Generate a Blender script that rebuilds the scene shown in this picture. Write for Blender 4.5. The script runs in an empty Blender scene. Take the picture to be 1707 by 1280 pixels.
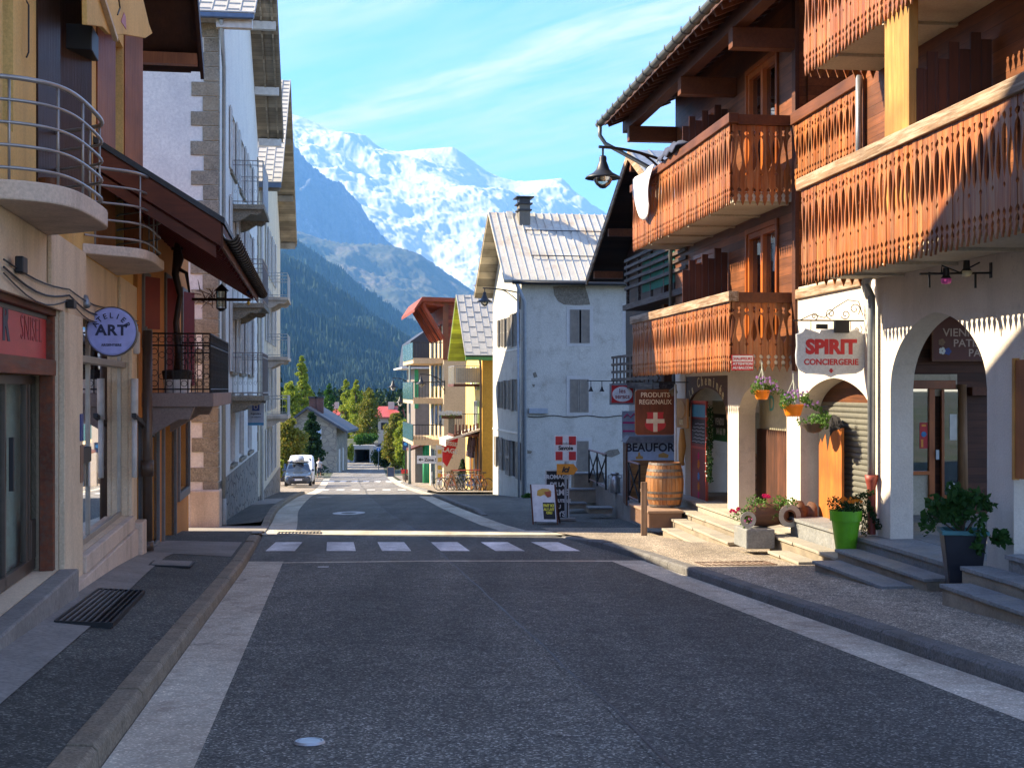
import bpy, bmesh, math, random
from mathutils import Vector, Matrix, noise, Euler
R = math.radians
SC = bpy.context.scene
COL = SC.collection
# ---------------------------------------------------------------- camera
F, CX, HY = 2200.0, 853.5, 648.0            # focal length in photo pixels, centre, horizon row
cam_data = bpy.data.cameras.new('camera')
cam = bpy.data.objects.new('camera', cam_data); COL.objects.link(cam)
cam.location = (0, 0, 0); cam.rotation_euler = (R(90), 0, 0)
cam_data.sensor_width = 36; cam_data.lens = 36 * F / 1707
cam_data.shift_y = (HY - 640) / 1707
cam_data.clip_start = 0.1; cam_data.clip_end = 60000
SC.camera = cam
# ---------------------------------------------------------------- sun and sky
SUN_EL = 35.5; SUN_FWD = 11.0               # sun to the left of the view, a little in front
az = R(SUN_FWD)
SUNV = Vector((-math.cos(az) * math.cos(R(SUN_EL)), math.sin(az) * math.cos(R(SUN_EL)), math.sin(R(SUN_EL))))
sl = bpy.data.lights.new('sun', 'SUN'); sl.energy = 4.8; sl.angle = R(0.5); sl.color = (1.0, 0.85, 0.62)
so = bpy.data.objects.new('sun', sl); COL.objects.link(so)
so.rotation_euler = (-SUNV).to_track_quat('-Z', 'Y').to_euler(); so.location = (-60, 12, 60)
SC.view_settings.view_transform = 'Standard'; SC.view_settings.look = 'None'
SC.view_settings.gamma = 1.0; SC.view_settings.exposure = 2.1

class NT:
    """tiny node-tree helper"""
    def __init__(s, t): s.t = t; s.n = t.nodes; s.l = t.links
    def node(s, typ, **kw):
        n = s.n.new(typ)
        for k, v in kw.items():
            if k in n.inputs.keys(): n.inputs[k].default_value = v
            else: setattr(n, k, v)
        return n
    def link(s, a, b): s.l.new(a, b)
    def math(s, op, a, b=None, c=None, clamp=False):
        n = s.n.new('ShaderNodeMath'); n.operation = op; n.use_clamp = clamp
        for i, v in enumerate((a, b, c)):
            if v is None: continue
            if isinstance(v, (int, float)): n.inputs[i].default_value = v
            else: s.l.new(v, n.inputs[i])
        return n.outputs[0]
    def ramp(s, fac, stops, interp='LINEAR'):
        n = s.n.new('ShaderNodeValToRGB'); n.color_ramp.interpolation = interp
        e = n.color_ramp.elements
        while len(e) < len(stops): e.new(0.5)
        for i, (p, c) in enumerate(stops):
            e[i].position = p
            if isinstance(c, (int, float)): c = (c, c, c)
            e[i].color = (c[0], c[1], c[2], 1)
        s.l.new(fac, n.inputs[0]); return n.outputs[0]
    def mix(s, fac, a, b, mode='MIX'):
        n = s.n.new('ShaderNodeMix'); n.data_type = 'RGBA'; n.blend_type = mode
        for i, v in ((0, fac), (6, a), (7, b)):
            if isinstance(v, (int, float)): n.inputs[i].default_value = v
            elif isinstance(v, (tuple, list)): n.inputs[i].default_value = (v[0], v[1], v[2], 1)
            else: s.l.new(v, n.inputs[i])
        return n.outputs[2]

W = bpy.data.worlds.new('World'); SC.world = W; W.use_nodes = True
wt = NT(W.node_tree); W.node_tree.nodes.clear()
sky = wt.node('ShaderNodeTexSky', sky_type='NISHITA', sun_disc=False)
sky.sun_elevation = R(SUN_EL); sky.sun_rotation = math.atan2(SUNV.x, SUNV.y)
sky.altitude = 1250; sky.air_density = 1.0; sky.dust_density = 0.25; sky.ozone_density = 2.4
hs = wt.node('ShaderNodeHueSaturation', Saturation=1.32, Value=1.0, Hue=0.502); wt.link(sky.outputs[0], hs.inputs['Color'])
tc = wt.node('ShaderNodeTexCoord'); sp = wt.node('ShaderNodeSeparateXYZ'); wt.link(tc.outputs['Generated'], sp.inputs[0])
zz = wt.math('MAXIMUM', wt.math('ADD', sp.outputs[2], 0.015), 0.02)
cu = wt.math('DIVIDE', sp.outputs[0], zz); cv = wt.math('DIVIDE', sp.outputs[1], zz)
ca, sa = 0.75, 0.661                            # cirrus drawn out along one wind direction
pp = wt.math('ADD', wt.math('MULTIPLY', cu, ca), wt.math('MULTIPLY', cv, sa))
ss = wt.math('SUBTRACT', wt.math('MULTIPLY', cu, sa), wt.math('MULTIPLY', cv, ca))
def wvec(a, b):
    c = wt.node('ShaderNodeCombineXYZ'); wt.link(a, c.inputs[0]); wt.link(b, c.inputs[1]); return c.outputs[0]
n0 = wt.node('ShaderNodeTexNoise', Scale=1.1, Detail=4.0); wt.link(wvec(wt.math('MULTIPLY', ss, 0.6), pp), n0.inputs['Vector'])
warp = wt.math('MULTIPLY', wt.math('SUBTRACT', n0.outputs[0], 0.5), 0.45)
pw = wt.math('ADD', pp, warp)
n1 = wt.node('ShaderNodeTexNoise', Scale=1.0, Detail=9.0, Roughness=0.62); wt.link(wvec(wt.math('MULTIPLY', ss, 1.3), wt.math('MULTIPLY', pw, 6.0)), n1.inputs['Vector'])
n2 = wt.node('ShaderNodeTexNoise', Scale=2.6, Detail=8.0, Roughness=0.6); wt.link(wvec(wt.math('MULTIPLY', ss, 1.5), wt.math('MULTIPLY', pw, 4.0)), n2.inputs['Vector'])
prof = wt.ramp(wt.math('DIVIDE', pw, 6.0), [(0.0, .35), (.27, .65), (.315, .45), (.355, .15), (.392, .32), (.405, .85), (.425, .95), (.45, .50), (.50, .52), (.56, .48), (.595, .40), (.604, .75), (.614, .14), (.70, .05)])
st = wt.ramp(n1.outputs[0], [(.36, 0.0), (.64, 1.0)])
st2 = wt.ramp(n2.outputs[0], [(.25, 0.15), (.75, 1.0)])
cl = wt.math('MULTIPLY', prof, wt.math('ADD', wt.math('MULTIPLY', st, 0.85), wt.math('MULTIPLY', st2, 0.6)), clamp=True)
zf = wt.ramp(sp.outputs[2], [(0.0, 0.0), (.02, 1.0)])
cl = wt.math('MULTIPLY', cl, zf, clamp=True)
tint = wt.mix(1.0, hs.outputs[0], (.77, .74, .90), 'MULTIPLY')
cloudc = wt.mix(cl, tint, (2.4, 2.4, 2.4))
bg = wt.node('ShaderNodeBackground', Strength=0.13); wt.link(cloudc, bg.inputs[0])
wo = wt.node('ShaderNodeOutputWorld'); wt.link(bg.outputs[0], wo.inputs[0])

# ---------------------------------------------------------------- helpers
def srgb(h):
    h = h.lstrip('#'); v = [int(h[i:i+2], 16) / 255 for i in (0, 2, 4)]
    return tuple(x / 12.92 if x <= .04045 else ((x + .055) / 1.055) ** 2.4 for x in v)
def at(px, py, Y): return Vector(((px - CX) / F * Y, Y, (HY - py) / F * Y))

class Frame:
    """local axes of a building: x across the street (to the right), y along it, z up"""
    def __init__(s, ox, oy, m):
        s.o = Vector((ox, oy, 0)); s.phi = math.atan(-m); s.c = math.cos(s.phi); s.s = math.sin(s.phi)
    def x(s, px, py, c):                      # pixel ray meets the plane local x = c -> (y, z)
        k = (px - CX) / F                     # world (kY, Y); local x = (X-ox)c + (Y-oy)s
        Y = (c + s.o.x * s.c + s.o.y * s.s) / (k * s.c + s.s)
        X = k * Y
        return (-(X - s.o.x) * s.s + (Y - s.o.y) * s.c, (HY - py) / F * Y)
    def y(s, px, py, c):                      # pixel ray meets the plane local y = c -> (x, z)
        k = (px - CX) / F
        Y = (c - s.o.x * s.s + s.o.y * s.c) / (s.c - k * s.s)
        X = k * Y
        return ((X - s.o.x) * s.c + (Y - s.o.y) * s.s, (HY - py) / F * Y)
    def w(s, x, y, z=0): return Vector((s.o.x + x * s.c - y * s.s, s.o.y + x * s.s + y * s.c, z))
    def Y(s, Yw, c=0): return (Yw - s.o.y - c * s.s) / s.c

class MB:
    def __init__(s): s.v = []; s.f = []; s.mi = []; s.cur = 0
    def add(s, vs, fs):
        b = len(s.v); s.v += [tuple(p) for p in vs]; s.f += [tuple(b + i for i in f) for f in fs]; s.mi += [s.cur] * len(fs); return s
    def box(s, x0, x1, y0, y1, z0, z1):
        vs = [(x, y, z) for z in (z0, z1) for y in (y0, y1) for x in (x0, x1)]
        return s.add(vs, [(0, 2, 3, 1), (4, 5, 7, 6), (0, 1, 5, 4), (2, 6, 7, 3), (0, 4, 6, 2), (1, 3, 7, 5)])
    def quad(s, a, b, c, d): return s.add([a, b, c, d], [(0, 1, 2, 3)])
    def prism(s, poly, mp, w0, w1):           # poly of (u,v), mp(u,v,w)
        n = len(poly); vs = [mp(u, v, w0) for u, v in poly] + [mp(u, v, w1) for u, v in poly]
        fs = [tuple(range(n - 1, -1, -1)), tuple(range(n, 2 * n))] + [(i, (i + 1) % n, n + (i + 1) % n, n + i) for i in range(n)]
        return s.add(vs, fs)
    def tube(s, pts, r, n=8, closed=False, caps=True):
        pts = [Vector(p) for p in pts]; m = len(pts); rs = r if isinstance(r, (list, tuple)) else [r] * m
        b = len(s.v); prev = None
        for i, p in enumerate(pts):
            if closed: d = pts[(i + 1) % m] - pts[i - 1]
            else: d = pts[min(i + 1, m - 1)] - pts[max(i - 1, 0)]
            if d.length < 1e-9: d = Vector((0, 0, 1))
            d.normalize()
            if prev is None:
                up = Vector((0, 0, 1)) if abs(d.z) < .9 else Vector((1, 0, 0))
                a = d.cross(up).normalized()
            else:
                a = (prev - d * prev.dot(d))
                a = a.normalized() if a.length > 1e-6 else d.orthogonal().normalized()
            prev = a; c = d.cross(a)
            for k in range(n):
                t = 2 * math.pi * k / n; q = p + (a * math.cos(t) + c * math.sin(t)) * rs[i]; s.v.append(tuple(q))
        rng = m if closed else m - 1
        for i in range(rng):
            for k in range(n):
                s.f.append((b + i * n + k, b + i * n + (k + 1) % n, b + ((i + 1) % m) * n + (k + 1) % n, b + ((i + 1) % m) * n + k)); s.mi.append(s.cur)
        if caps and not closed:
            s.f.append(tuple(b + k for k in range(n - 1, -1, -1))); s.f.append(tuple(b + (m - 1) * n + k for k in range(n))); s.mi += [s.cur] * 2
        return s
    def beam(s, p0, p1, w, h):                # rectangular bar between two points, h vertical-ish
        p0 = Vector(p0); p1 = Vector(p1); d = (p1 - p0).normalized()
        up = Vector((0, 0, 1)) if abs(d.z) < .95 else Vector((1, 0, 0))
        a = d.cross(up).normalized() * w / 2; c = a.normalized().cross(d) * h / 2
        vs = [p + sx * a + sz * c for p in (p0, p1) for sx, sz in ((-1, -1), (1, -1), (1, 1), (-1, 1))]
        return s.add(vs, [(0, 1, 2, 3), (7, 6, 5, 4), (0, 4, 5, 1), (1, 5, 6, 2), (2, 6, 7, 3), (3, 7, 4, 0)])
    def lathe(s, prof, c=(0, 0, 0), n=20, ax='z', a0=0, a1=2 * math.pi):
        full = abs(a1 - a0 - 2 * math.pi) < 1e-6; m = n if full else n + 1; b = len(s.v)
        for r, h in prof:
            for k in range(m):
                t = a0 + (a1 - a0) * k / n; x, y = r * math.cos(t), r * math.sin(t)
                q = {'z': (x, y, h), 'y': (x, h, y), 'x': (h, x, y)}[ax]
                s.v.append((q[0] + c[0], q[1] + c[1], q[2] + c[2]))
        for i in range(len(prof) - 1):
            for k in range(n if full else n):
                k2 = (k + 1) % m
                s.f.append((b + i * m + k, b + i * m + k2, b + (i + 1) * m + k2, b + (i + 1) * m + k)); s.mi.append(s.cur)
        return s
    def build(s, name, mat, parent=None, smooth=False, bevel=0, solid=0, normals=True, loc=None, rot=None):
        me = bpy.data.meshes.new(name); me.from_pydata(s.v, [], s.f)
        mats = mat if isinstance(mat, (list, tuple)) else [mat]
        for m in mats: me.materials.append(m)
        if len(mats) > 1:
            for p, i in zip(me.polygons, s.mi): p.material_index = i
        if normals:
            bm = bmesh.new(); bm.from_mesh(me); bmesh.ops.recalc_face_normals(bm, faces=bm.faces); bm.to_mesh(me); bm.free()
        if smooth:
            for p in me.polygons: p.use_smooth = True
        o = bpy.data.objects.new(name, me); COL.objects.link(o)
        if parent: o.parent = parent
        if loc is not None: o.location = loc
        if rot is not None: o.rotation_euler = rot
        if solid:
            md = o.modifiers.new('t', 'SOLIDIFY'); md.thickness = solid; md.offset = 0
        if bevel:
            md = o.modifiers.new('b', 'BEVEL'); md.width = bevel; md.segments = 2; md.limit_method = 'ANGLE'; md.angle_limit = R(40)
        return o

def tag(o, label, cat, group=None, kind=None):
    if label: o['label'] = label
    if cat: o['category'] = cat
    if group: o['group'] = group
    if kind: o['kind'] = kind
    return o
def thing(name, label, cat, loc=(0, 0, 0), rz=0, group=None):
    o = bpy.data.objects.new(name, None); COL.objects.link(o); o.empty_display_size = .1
    o.location = loc; o.rotation_euler = (0, 0, rz); return tag(o, label, cat, group)
def fthing(name, label, cat, fr, group=None):   # a building: empty at the frame origin
    return thing(name, label, cat, fr.o, fr.phi, group)
def copy_tree(o, parent=None):
    c = o.copy(); COL.objects.link(c); c.parent = parent
    for ch in list(o.children): copy_tree(ch, c)
    return c
def mx(c, s=1): return lambda u, v, w: (c + s * w, u, v)      # wall in plane x=c
def my(c, s=1): return lambda u, v, w: (u, c + s * w, v)      # wall in plane y=c

def wall(mb, mp, u0, u1, v0, v1, th, holes=(), arches=()):
    """wall panel with rectangular holes (u0,u1,v0,v1); arches = (u0,u1,spring,apex,kind)"""
    rects = [tuple(h) for h in holes]
    us = sorted(set([u0, u1] + [min(max(h[i], u0), u1) for h in rects for i in (0, 1)]))
    vs = sorted(set([v0, v1] + [min(max(h[i], v0), v1) for h in rects for i in (2, 3)]))
    def solid(i, j):
        if i < 0 or j < 0 or i >= len(us) - 1 or j >= len(vs) - 1: return False
        cu_, cv_ = (us[i] + us[i+1]) / 2, (vs[j] + vs[j+1]) / 2
        return not any(h[0] < cu_ < h[1] and h[2] < cv_ < h[3] for h in rects)
    for i in range(len(us) - 1):
        for j in range(len(vs) - 1):
            if not solid(i, j): continue
            a, b, c, d = us[i], us[i+1], vs[j], vs[j+1]
            for w in (0, th): mb.quad(mp(a, c, w), mp(b, c, w), mp(b, d, w), mp(a, d, w))
            if not solid(i-1, j): mb.quad(mp(a, c, 0), mp(a, d, 0), mp(a, d, th), mp(a, c, th))
            if not solid(i+1, j): mb.quad(mp(b, c, 0), mp(b, d, 0), mp(b, d, th), mp(b, c, th))
            if not solid(i, j-1): mb.quad(mp(a, c, 0), mp(b, c, 0), mp(b, c, th), mp(a, c, th))
            if not solid(i, j+1): mb.quad(mp(a, d, 0), mp(b, d, 0), mp(b, d, th), mp(a, d, th))
    for (a, b, sp_, ap, kind) in arches:
        n = 14; mid = (a + b) / 2; hw = (b - a) / 2; cur = []
        for k in range(n + 1):
            t = (k / n) ** 1.4                     # 0 at side, 1 at apex
            if kind == 'point': x = 1 - t; h = math.sqrt(max(0, 1 - x ** 2.1)) * .88 + t * .12
            else: x = math.cos(t * math.pi / 2); h = math.sin(t * math.pi / 2)
            cur.append((x, h))
        for sgn in (-1, 1):
            pts = [(mid + sgn * hw * x, sp_ + (ap - sp_) * h) for x, h in cur]
            corner = (mid + sgn * hw, ap)
            for k in range(n):
                (ua, va), (ub, vb) = pts[k], pts[k+1]
                for w in (0.0, th): mb.quad(mp(ua, va, w), mp(ub, vb, w), mp(ub, ap, w), mp(ua, ap, w))
                mb.quad(mp(ua, va, 0), mp(ub, vb, 0), mp(ub, vb, th), mp(ua, va, th))
    return mb

# ---------------------------------------------------------------- text
def text_into(mb, s, size, mp, u, v, w=0.0, ext=0.004, align='CENTER', bold=0.0, xs=1.0, shear=0.0, rot=0.0, space=1.0):
    cu_ = bpy.data.curves.new('t', 'FONT'); cu_.body = s; cu_.size = size; cu_.align_x = align; cu_.extrude = ext / 2
    cu_.offset = bold; cu_.shear = shear; cu_.space_character = space; cu_.resolution_u = 3
    o = bpy.data.objects.new('t', cu_); COL.objects.link(o)
    dg = bpy.context.evaluated_depsgraph_get(); me = bpy.data.meshes.new_from_object(o.evaluated_get(dg))
    ct, st_ = math.cos(rot), math.sin(rot)
    vs = []
    for p in me.vertices:
        x, y = p.co.x * xs, p.co.y
        vs.append(mp(u + x * ct - y * st_, v + x * st_ + y * ct, w + p.co.z))
    mb.add(vs, [tuple(p.vertices) for p in me.polygons])
    bpy.data.objects.remove(o); bpy.data.curves.remove(cu_); bpy.data.meshes.remove(me)
    return mb

# ---------------------------------------------------------------- materials
MATS = {}
def base_mat(name):
    m = bpy.data.materials.new(name); m.use_nodes = True; t = NT(m.node_tree)
    b = t.n['Principled BSDF']; MATS[name] = m
    return m, t, b
def mat(name, c1, c2=None, scale=3.0, rough=0.8, metal=0.0, bump=0.15, bscale=None, stain=None, stain_amt=0.4, stretch=(1, 1, 1), stain_scale=0.7, fine=0.12, spec=0.4, drip=False):
    """general weathered surface: two tones, fine grain, stains with a shape of their own"""
    m, t, b = base_mat(name)
    c2 = c2 or tuple(x * .72 for x in c1)
    tc_ = t.node('ShaderNodeTexCoord'); mp_ = t.node('ShaderNodeMapping'); mp_.inputs['Scale'].default_value = stretch
    t.link(tc_.outputs['Object'], mp_.inputs[0])
    n_ = t.node('ShaderNodeTexNoise', Scale=scale, Detail=7.0, Roughness=.6); t.link(mp_.outputs[0], n_.inputs['Vector'])
    col = t.mix(t.ramp(n_.outputs[0], [(.32, 0.0), (.68, 1.0)]), c1, c2)
    nf = t.node('ShaderNodeTexNoise', Scale=(bscale or scale * 14), Detail=4.0, Roughness=.65); t.link(mp_.outputs[0], nf.inputs['Vector'])
    fv = t.ramp(nf.outputs[0], [(.25, 1 - fine * 2), (.75, 1 + fine)])
    col = t.mix(1.0, col, fv, 'MULTIPLY')
    if stain:
        ms = t.node('ShaderNodeMapping'); ms.inputs['Scale'].default_value = (2.2, 2.2, .35) if drip else (1, 1, 1)
        t.link(tc_.outputs['Object'], ms.inputs[0])
        ns = t.node('ShaderNodeTexNoise', Scale=stain_scale, Detail=8.0, Roughness=.68); t.link(ms.outputs[0], ns.inputs['Vector'])
        f_ = t.math('MULTIPLY', t.ramp(ns.outputs[0], [(.50, 0.0), (.68, 1.0)]), stain_amt)
        col = t.mix(f_, col, stain)
    if drip:
        nq = t.node('ShaderNodeTexNoise', Scale=2.4, Detail=9.0, Roughness=.75); t.link(tc_.outputs['Object'], nq.inputs['Vector'])
        col = t.mix(t.math('MULTIPLY', t.ramp(nq.outputs[0], [(.56, 0.0), (.66, 1.0)]), .38), col, tuple(x * .62 for x in c2))
    t.link(col, b.inputs['Base Color'])
    b.inputs['Roughness'].default_value = rough; b.inputs['Metallic'].default_value = metal
    b.inputs['Specular IOR Level'].default_value = spec
    if bump:
        bp = t.node('ShaderNodeBump', Strength=bump, Distance=.02); t.link(nf.outputs[0], bp.inputs['Height']); t.link(bp.outputs[0], b.inputs['Normal'])
    return m
def wood(name, c1, c2, axis='z', plank=0.0, rough=0.62, gray=None, gray_amt=.5, paxis='y'):
    """wood with grain along axis; plank>0 draws joints every plank metres across paxis; gray = weathered patches"""
    m, t, b = base_mat(name)
    tc_ = t.node('ShaderNodeTexCoord'); mp_ = t.node('ShaderNodeMapping')
    sc = {'x': (.6, 9, 9), 'y': (9, .6, 9), 'z': (9, 9, .6)}[axis]; mp_.inputs['Scale'].default_value = sc
    t.link(tc_.outputs['Object'], mp_.inputs[0])
    sx = t.node('ShaderNodeSeparateXYZ'); t.link(tc_.outputs['Object'], sx.inputs[0])
    n_ = t.node('ShaderNodeTexNoise', Scale=2.2, Detail=8.0, Roughness=.65, Distortion=.6)
    t.link(mp_.outputs[0], n_.inputs['Vector'])
    col = t.mix(t.ramp(n_.outputs[0], [(.3, 0.0), (.7, 1.0)]), c1, c2)
    big = t.node('ShaderNodeTexNoise', Scale=1.3, Detail=5.0); t.link(tc_.outputs['Object'], big.inputs['Vector'])
    col = t.mix(1.0, col, t.ramp(big.outputs[0], [(.3, .6), (.7, 1.25)]), 'MULTIPLY')
    h = n_.outputs[0]
    if plank:
        q = t.math('DIVIDE', sx.outputs['xyz'.index(paxis)], plank)
        fr = t.math('FRACT', q); fl = t.math('FLOOR', q)
        wn = t.node('ShaderNodeTexWhiteNoise', noise_dimensions='1D'); t.link(fl, wn.inputs['W'])
        col = t.mix(1.0, col, t.ramp(wn.outputs[0], [(0, .62), (1, 1.25)]), 'MULTIPLY')
        j = t.ramp(fr, [(0, 0.0), (.035, 1.0), (.965, 1.0), (1, 0.0)])
        col = t.mix(1.0, col, t.ramp(j, [(0, .18), (1, 1.0)]), 'MULTIPLY')
        h = t.math('ADD', t.math('MULTIPLY', n_.outputs[0], .25), j)
    else:
        rnd = t.node('ShaderNodeNewGeometry')
        col = t.mix(1.0, col, t.ramp(rnd.outputs['Random Per Island'], [(0, .55), (1, 1.25)]), 'MULTIPLY')
    if gray:
        g = t.node('ShaderNodeTexNoise', Scale=1.9, Detail=7.0, Roughness=.7); t.link(mp_.outputs[0], g.inputs['Vector'])
        col = t.mix(t.math('MULTIPLY', t.ramp(g.outputs[0], [(.46, 0.0), (.62, 1.0)]), gray_amt), col, gray)
    t.link(col, b.inputs['Base Color']); b.inputs['Roughness'].default_value = rough; b.inputs['Specular IOR Level'].default_value = .35
    bp = t.node('ShaderNodeBump', Strength=.35, Distance=.015); t.link(h, bp.inputs['Height']); t.link(bp.outputs[0], b.inputs['Normal'])
    return m
def flat(name, c, rough=.55, metal=0.0, spec=.5, emit=0.0):
    m, t, b = base_mat(name)
    tc_ = t.node('ShaderNodeTexCoord'); n_ = t.node('ShaderNodeTexNoise', Scale=9.0, Detail=5.0); t.link(tc_.outputs['Object'], n_.inputs['Vector'])
    t.link(t.mix(1.0, c, t.ramp(n_.outputs[0], [(.3, .86), (.7, 1.08)]), 'MULTIPLY'), b.inputs['Base Color'])
    b.inputs['Roughness'].default_value = rough; b.inputs['Metallic'].default_value = metal; b.inputs['Specular IOR Level'].default_value = spec
    if emit:
        b.inputs['Emission Color'].default_value = (c[0], c[1], c[2], 1); b.inputs['Emission Strength'].default_value = emit
    return m
def glass(name, tint=(.55, .6, .6), refl=.35, trans=.6, fk=.9):
    m = bpy.data.materials.new(name); m.use_nodes = True; t = NT(m.node_tree); t.n.clear(); MATS[name] = m
    o = t.node('ShaderNodeOutputMaterial'); g = t.node('ShaderNodeBsdfGlossy', Roughness=.015); g.inputs[0].default_value = (.95, .97, 1, 1)
    tr = t.node('ShaderNodeBsdfTransparent'); tr.inputs[0].default_value = (tint[0] * trans, tint[1] * trans, tint[2] * trans, 1)
    fr = t.node('ShaderNodeLayerWeight', Blend=.35)
    f_ = t.math('ADD', t.math('MULTIPLY', fr.outputs['Fresnel'], fk), refl, clamp=True)
    mx_ = t.node('ShaderNodeMixShader'); t.link(f_, mx_.inputs[0]); t.link(tr.outputs[0], mx_.inputs[1]); t.link(g.outputs[0], mx_.inputs[2])
    t.link(mx_.outputs[0], o.inputs[0]); return m
def masonry(name, c1, c2, mortar, scale=3.2, asp=(1, 1, 1.7), bump=.6, plaster=None):
    m, t, b = base_mat(name)
    tc_ = t.node('ShaderNodeTexCoord'); mp_ = t.node('ShaderNodeMapping'); mp_.inputs['Scale'].default_value = asp; t.link(tc_.outputs['Object'], mp_.inputs[0])
    nz = t.node('ShaderNodeTexNoise', Scale=1.5, Detail=3.0); t.link(mp_.outputs[0], nz.inputs['Vector'])
    ad = t.node('ShaderNodeVectorMath'); ad.operation = 'MULTIPLY_ADD'; ad.inputs[1].default_value = (.35,) * 3
    t.link(nz.outputs['Color'], ad.inputs[0]); t.link(mp_.outputs[0], ad.inputs[2])
    v = t.node('ShaderNodeTexVoronoi', Scale=scale); v.feature = 'F1'; t.link(ad.outputs[0], v.inputs['Vector'])
    v2 = t.node('ShaderNodeTexVoronoi', Scale=scale); v2.feature = 'DISTANCE_TO_EDGE'; t.link(ad.outputs[0], v2.inputs['Vector'])
    sc = t.node('ShaderNodeSeparateColor'); t.link(v.outputs['Color'], sc.inputs[0])
    col = t.mix(sc.outputs[0], c1, c2)
    nf = t.node('ShaderNodeTexNoise', Scale=22.0, Detail=5.0); t.link(tc_.outputs['Object'], nf.inputs['Vector'])
    col = t.mix(1.0, col, t.ramp(nf.outputs[0], [(.3, .7), (.7, 1.2)]), 'MULTIPLY')
    e = t.ramp(v2.outputs['Distance'], [(.02, 0.0), (.07, 1.0)])
    col = t.mix(e, mortar, col)
    t.link(col, b.inputs['Base Color']); b.inputs['Roughness'].default_value = .9
    bp = t.node('ShaderNodeBump', Strength=bump, Distance=.04); t.link(e, bp.inputs['Height']); t.link(bp.outputs[0], b.inputs['Normal'])
    return m
def asphalt(name, c1, c2, speck=.25, patch=.35, crack=True, sand=None):
    m, t, b = base_mat(name)
    tc_ = t.node('ShaderNodeTexCoord'); P = tc_.outputs['Object']
    big = t.node('ShaderNodeTexNoise', Scale=.45, Detail=6.0, Roughness=.6); t.link(P, big.inputs['Vector'])
    col = t.mix(t.ramp(big.outputs[0], [(.35, 0.0), (.65, 1.0)]), c1, c2)
    mid = t.node('ShaderNodeTexNoise', Scale=5.0, Detail=6.0, Roughness=.7); t.link(P, mid.inputs['Vector'])
    col = t.mix(1.0, col, t.ramp(mid.outputs[0], [(.3, 1 - patch), (.7, 1 + patch * .6)]), 'MULTIPLY')
    mpt = t.node('ShaderNodeMapping'); mpt.inputs['Scale'].default_value = (1.5, .10, 1); mpt.inputs['Rotation'].default_value = (0, 0, .137); t.link(P, mpt.inputs[0])
    trk = t.node('ShaderNodeTexNoise', Scale=1.0, Detail=4.0); t.link(mpt.outputs[0], trk.inputs['Vector'])
    col = t.mix(1.0, col, t.ramp(trk.outputs[0], [(.35, .80), (.65, 1.18)]), 'MULTIPLY')
    blot = t.node('ShaderNodeTexNoise', Scale=1.1, Detail=9.0, Roughness=.75); t.link(P, blot.inputs['Vector'])
    col = t.mix(t.math('MULTIPLY', t.ramp(blot.outputs[0], [(.58, 0.0), (.70, 1.0)]), .45), col, tuple(x * .35 for x in c1))
    vo = t.node('ShaderNodeTexVoronoi', Scale=74.0); t.link(P, vo.inputs['Vector'])
    sc = t.node('ShaderNodeSeparateColor'); t.link(vo.outputs['Color'], sc.inputs[0])
    agg = t.ramp(sc.outputs[0], [(0, .42), (.6, .85), (.84, 1.4), (1, 3.6)])
    col = t.mix(speck * 3.0 if speck < .33 else 1.0, col, t.mix(1.0, col, agg, 'MULTIPLY'))
    if crack:
        nz = t.node('ShaderNodeTexNoise', Scale=2.0, Detail=5.0); t.link(P, nz.inputs['Vector'])
        ad = t.node('ShaderNodeVectorMath'); ad.operation = 'MULTIPLY_ADD'; ad.inputs[1].default_value = (.9,) * 3
        t.link(nz.outputs['Color'], ad.inputs[0]); t.link(P, ad.inputs[2])
        v2 = t.node('ShaderNodeTexVoronoi', Scale=.42); v2.feature = 'DISTANCE_TO_EDGE'; t.link(ad.outputs[0], v2.inputs['Vector'])
        msk = t.ramp(big.outputs[0], [(.48, 0.0), (.56, 1.0)])
        ck = t.math('MULTIPLY', t.ramp(v2.outputs['Distance'], [(.0, 1.0), (.008, 0.0)]), msk)
        col = t.mix(t.math('MULTIPLY', ck, .75), col, tuple(x * .25 for x in c1))
    if sand:
        nn = t.node('ShaderNodeTexNoise', Scale=1.6, Detail=8.0, Roughness=.75); t.link(P, nn.inputs['Vector'])
        col = t.mix(t.math('MULTIPLY', t.ramp(nn.outputs[0], [(.5, 0.0), (.7, 1.0)]), .6), col, sand)
    t.link(col, b.inputs['Base Color']); b.inputs['Roughness'].default_value = .85; b.inputs['Specular IOR Level'].default_value = .3
    bp = t.node('ShaderNodeBump', Strength=.35, Distance=.006); t.link(sc.outputs[0], bp.inputs['Height']); t.link(bp.outputs[0], b.inputs['Normal'])
    return m
def leafmat(name, c1, c2, c3=None):
    m, t, b = base_mat(name)
    g = t.node('ShaderNodeNewGeometry'); tc_ = t.node('ShaderNodeTexCoord')
    n_ = t.node('ShaderNodeTexNoise', Scale=.9, Detail=3.0); t.link(tc_.outputs['Object'], n_.inputs['Vector'])
    stops = [(0, c1), (.6, c2), (1, c3 or c2)]
    f_ = t.math('ADD', t.math('MULTIPLY', g.outputs['Random Per Island'], .55), t.math('MULTIPLY', n_.outputs[0], .45))
    col = t.ramp(f_, stops); t.link(col, b.inputs['Base Color']); b.inputs['Roughness'].default_value = .55
    b.inputs['Specular IOR Level'].default_value = .12
    tr = t.node('ShaderNodeBsdfTranslucent'); t.link(col, tr.inputs[0])
    ms = t.node('ShaderNodeMixShader'); ms.inputs[0].default_value = .35
    t.link(b.outputs[0], ms.inputs[1]); t.link(tr.outputs[0], ms.inputs[2]); t.link(ms.outputs[0], t.n['Material Output'].inputs[0])
    return m

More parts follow.
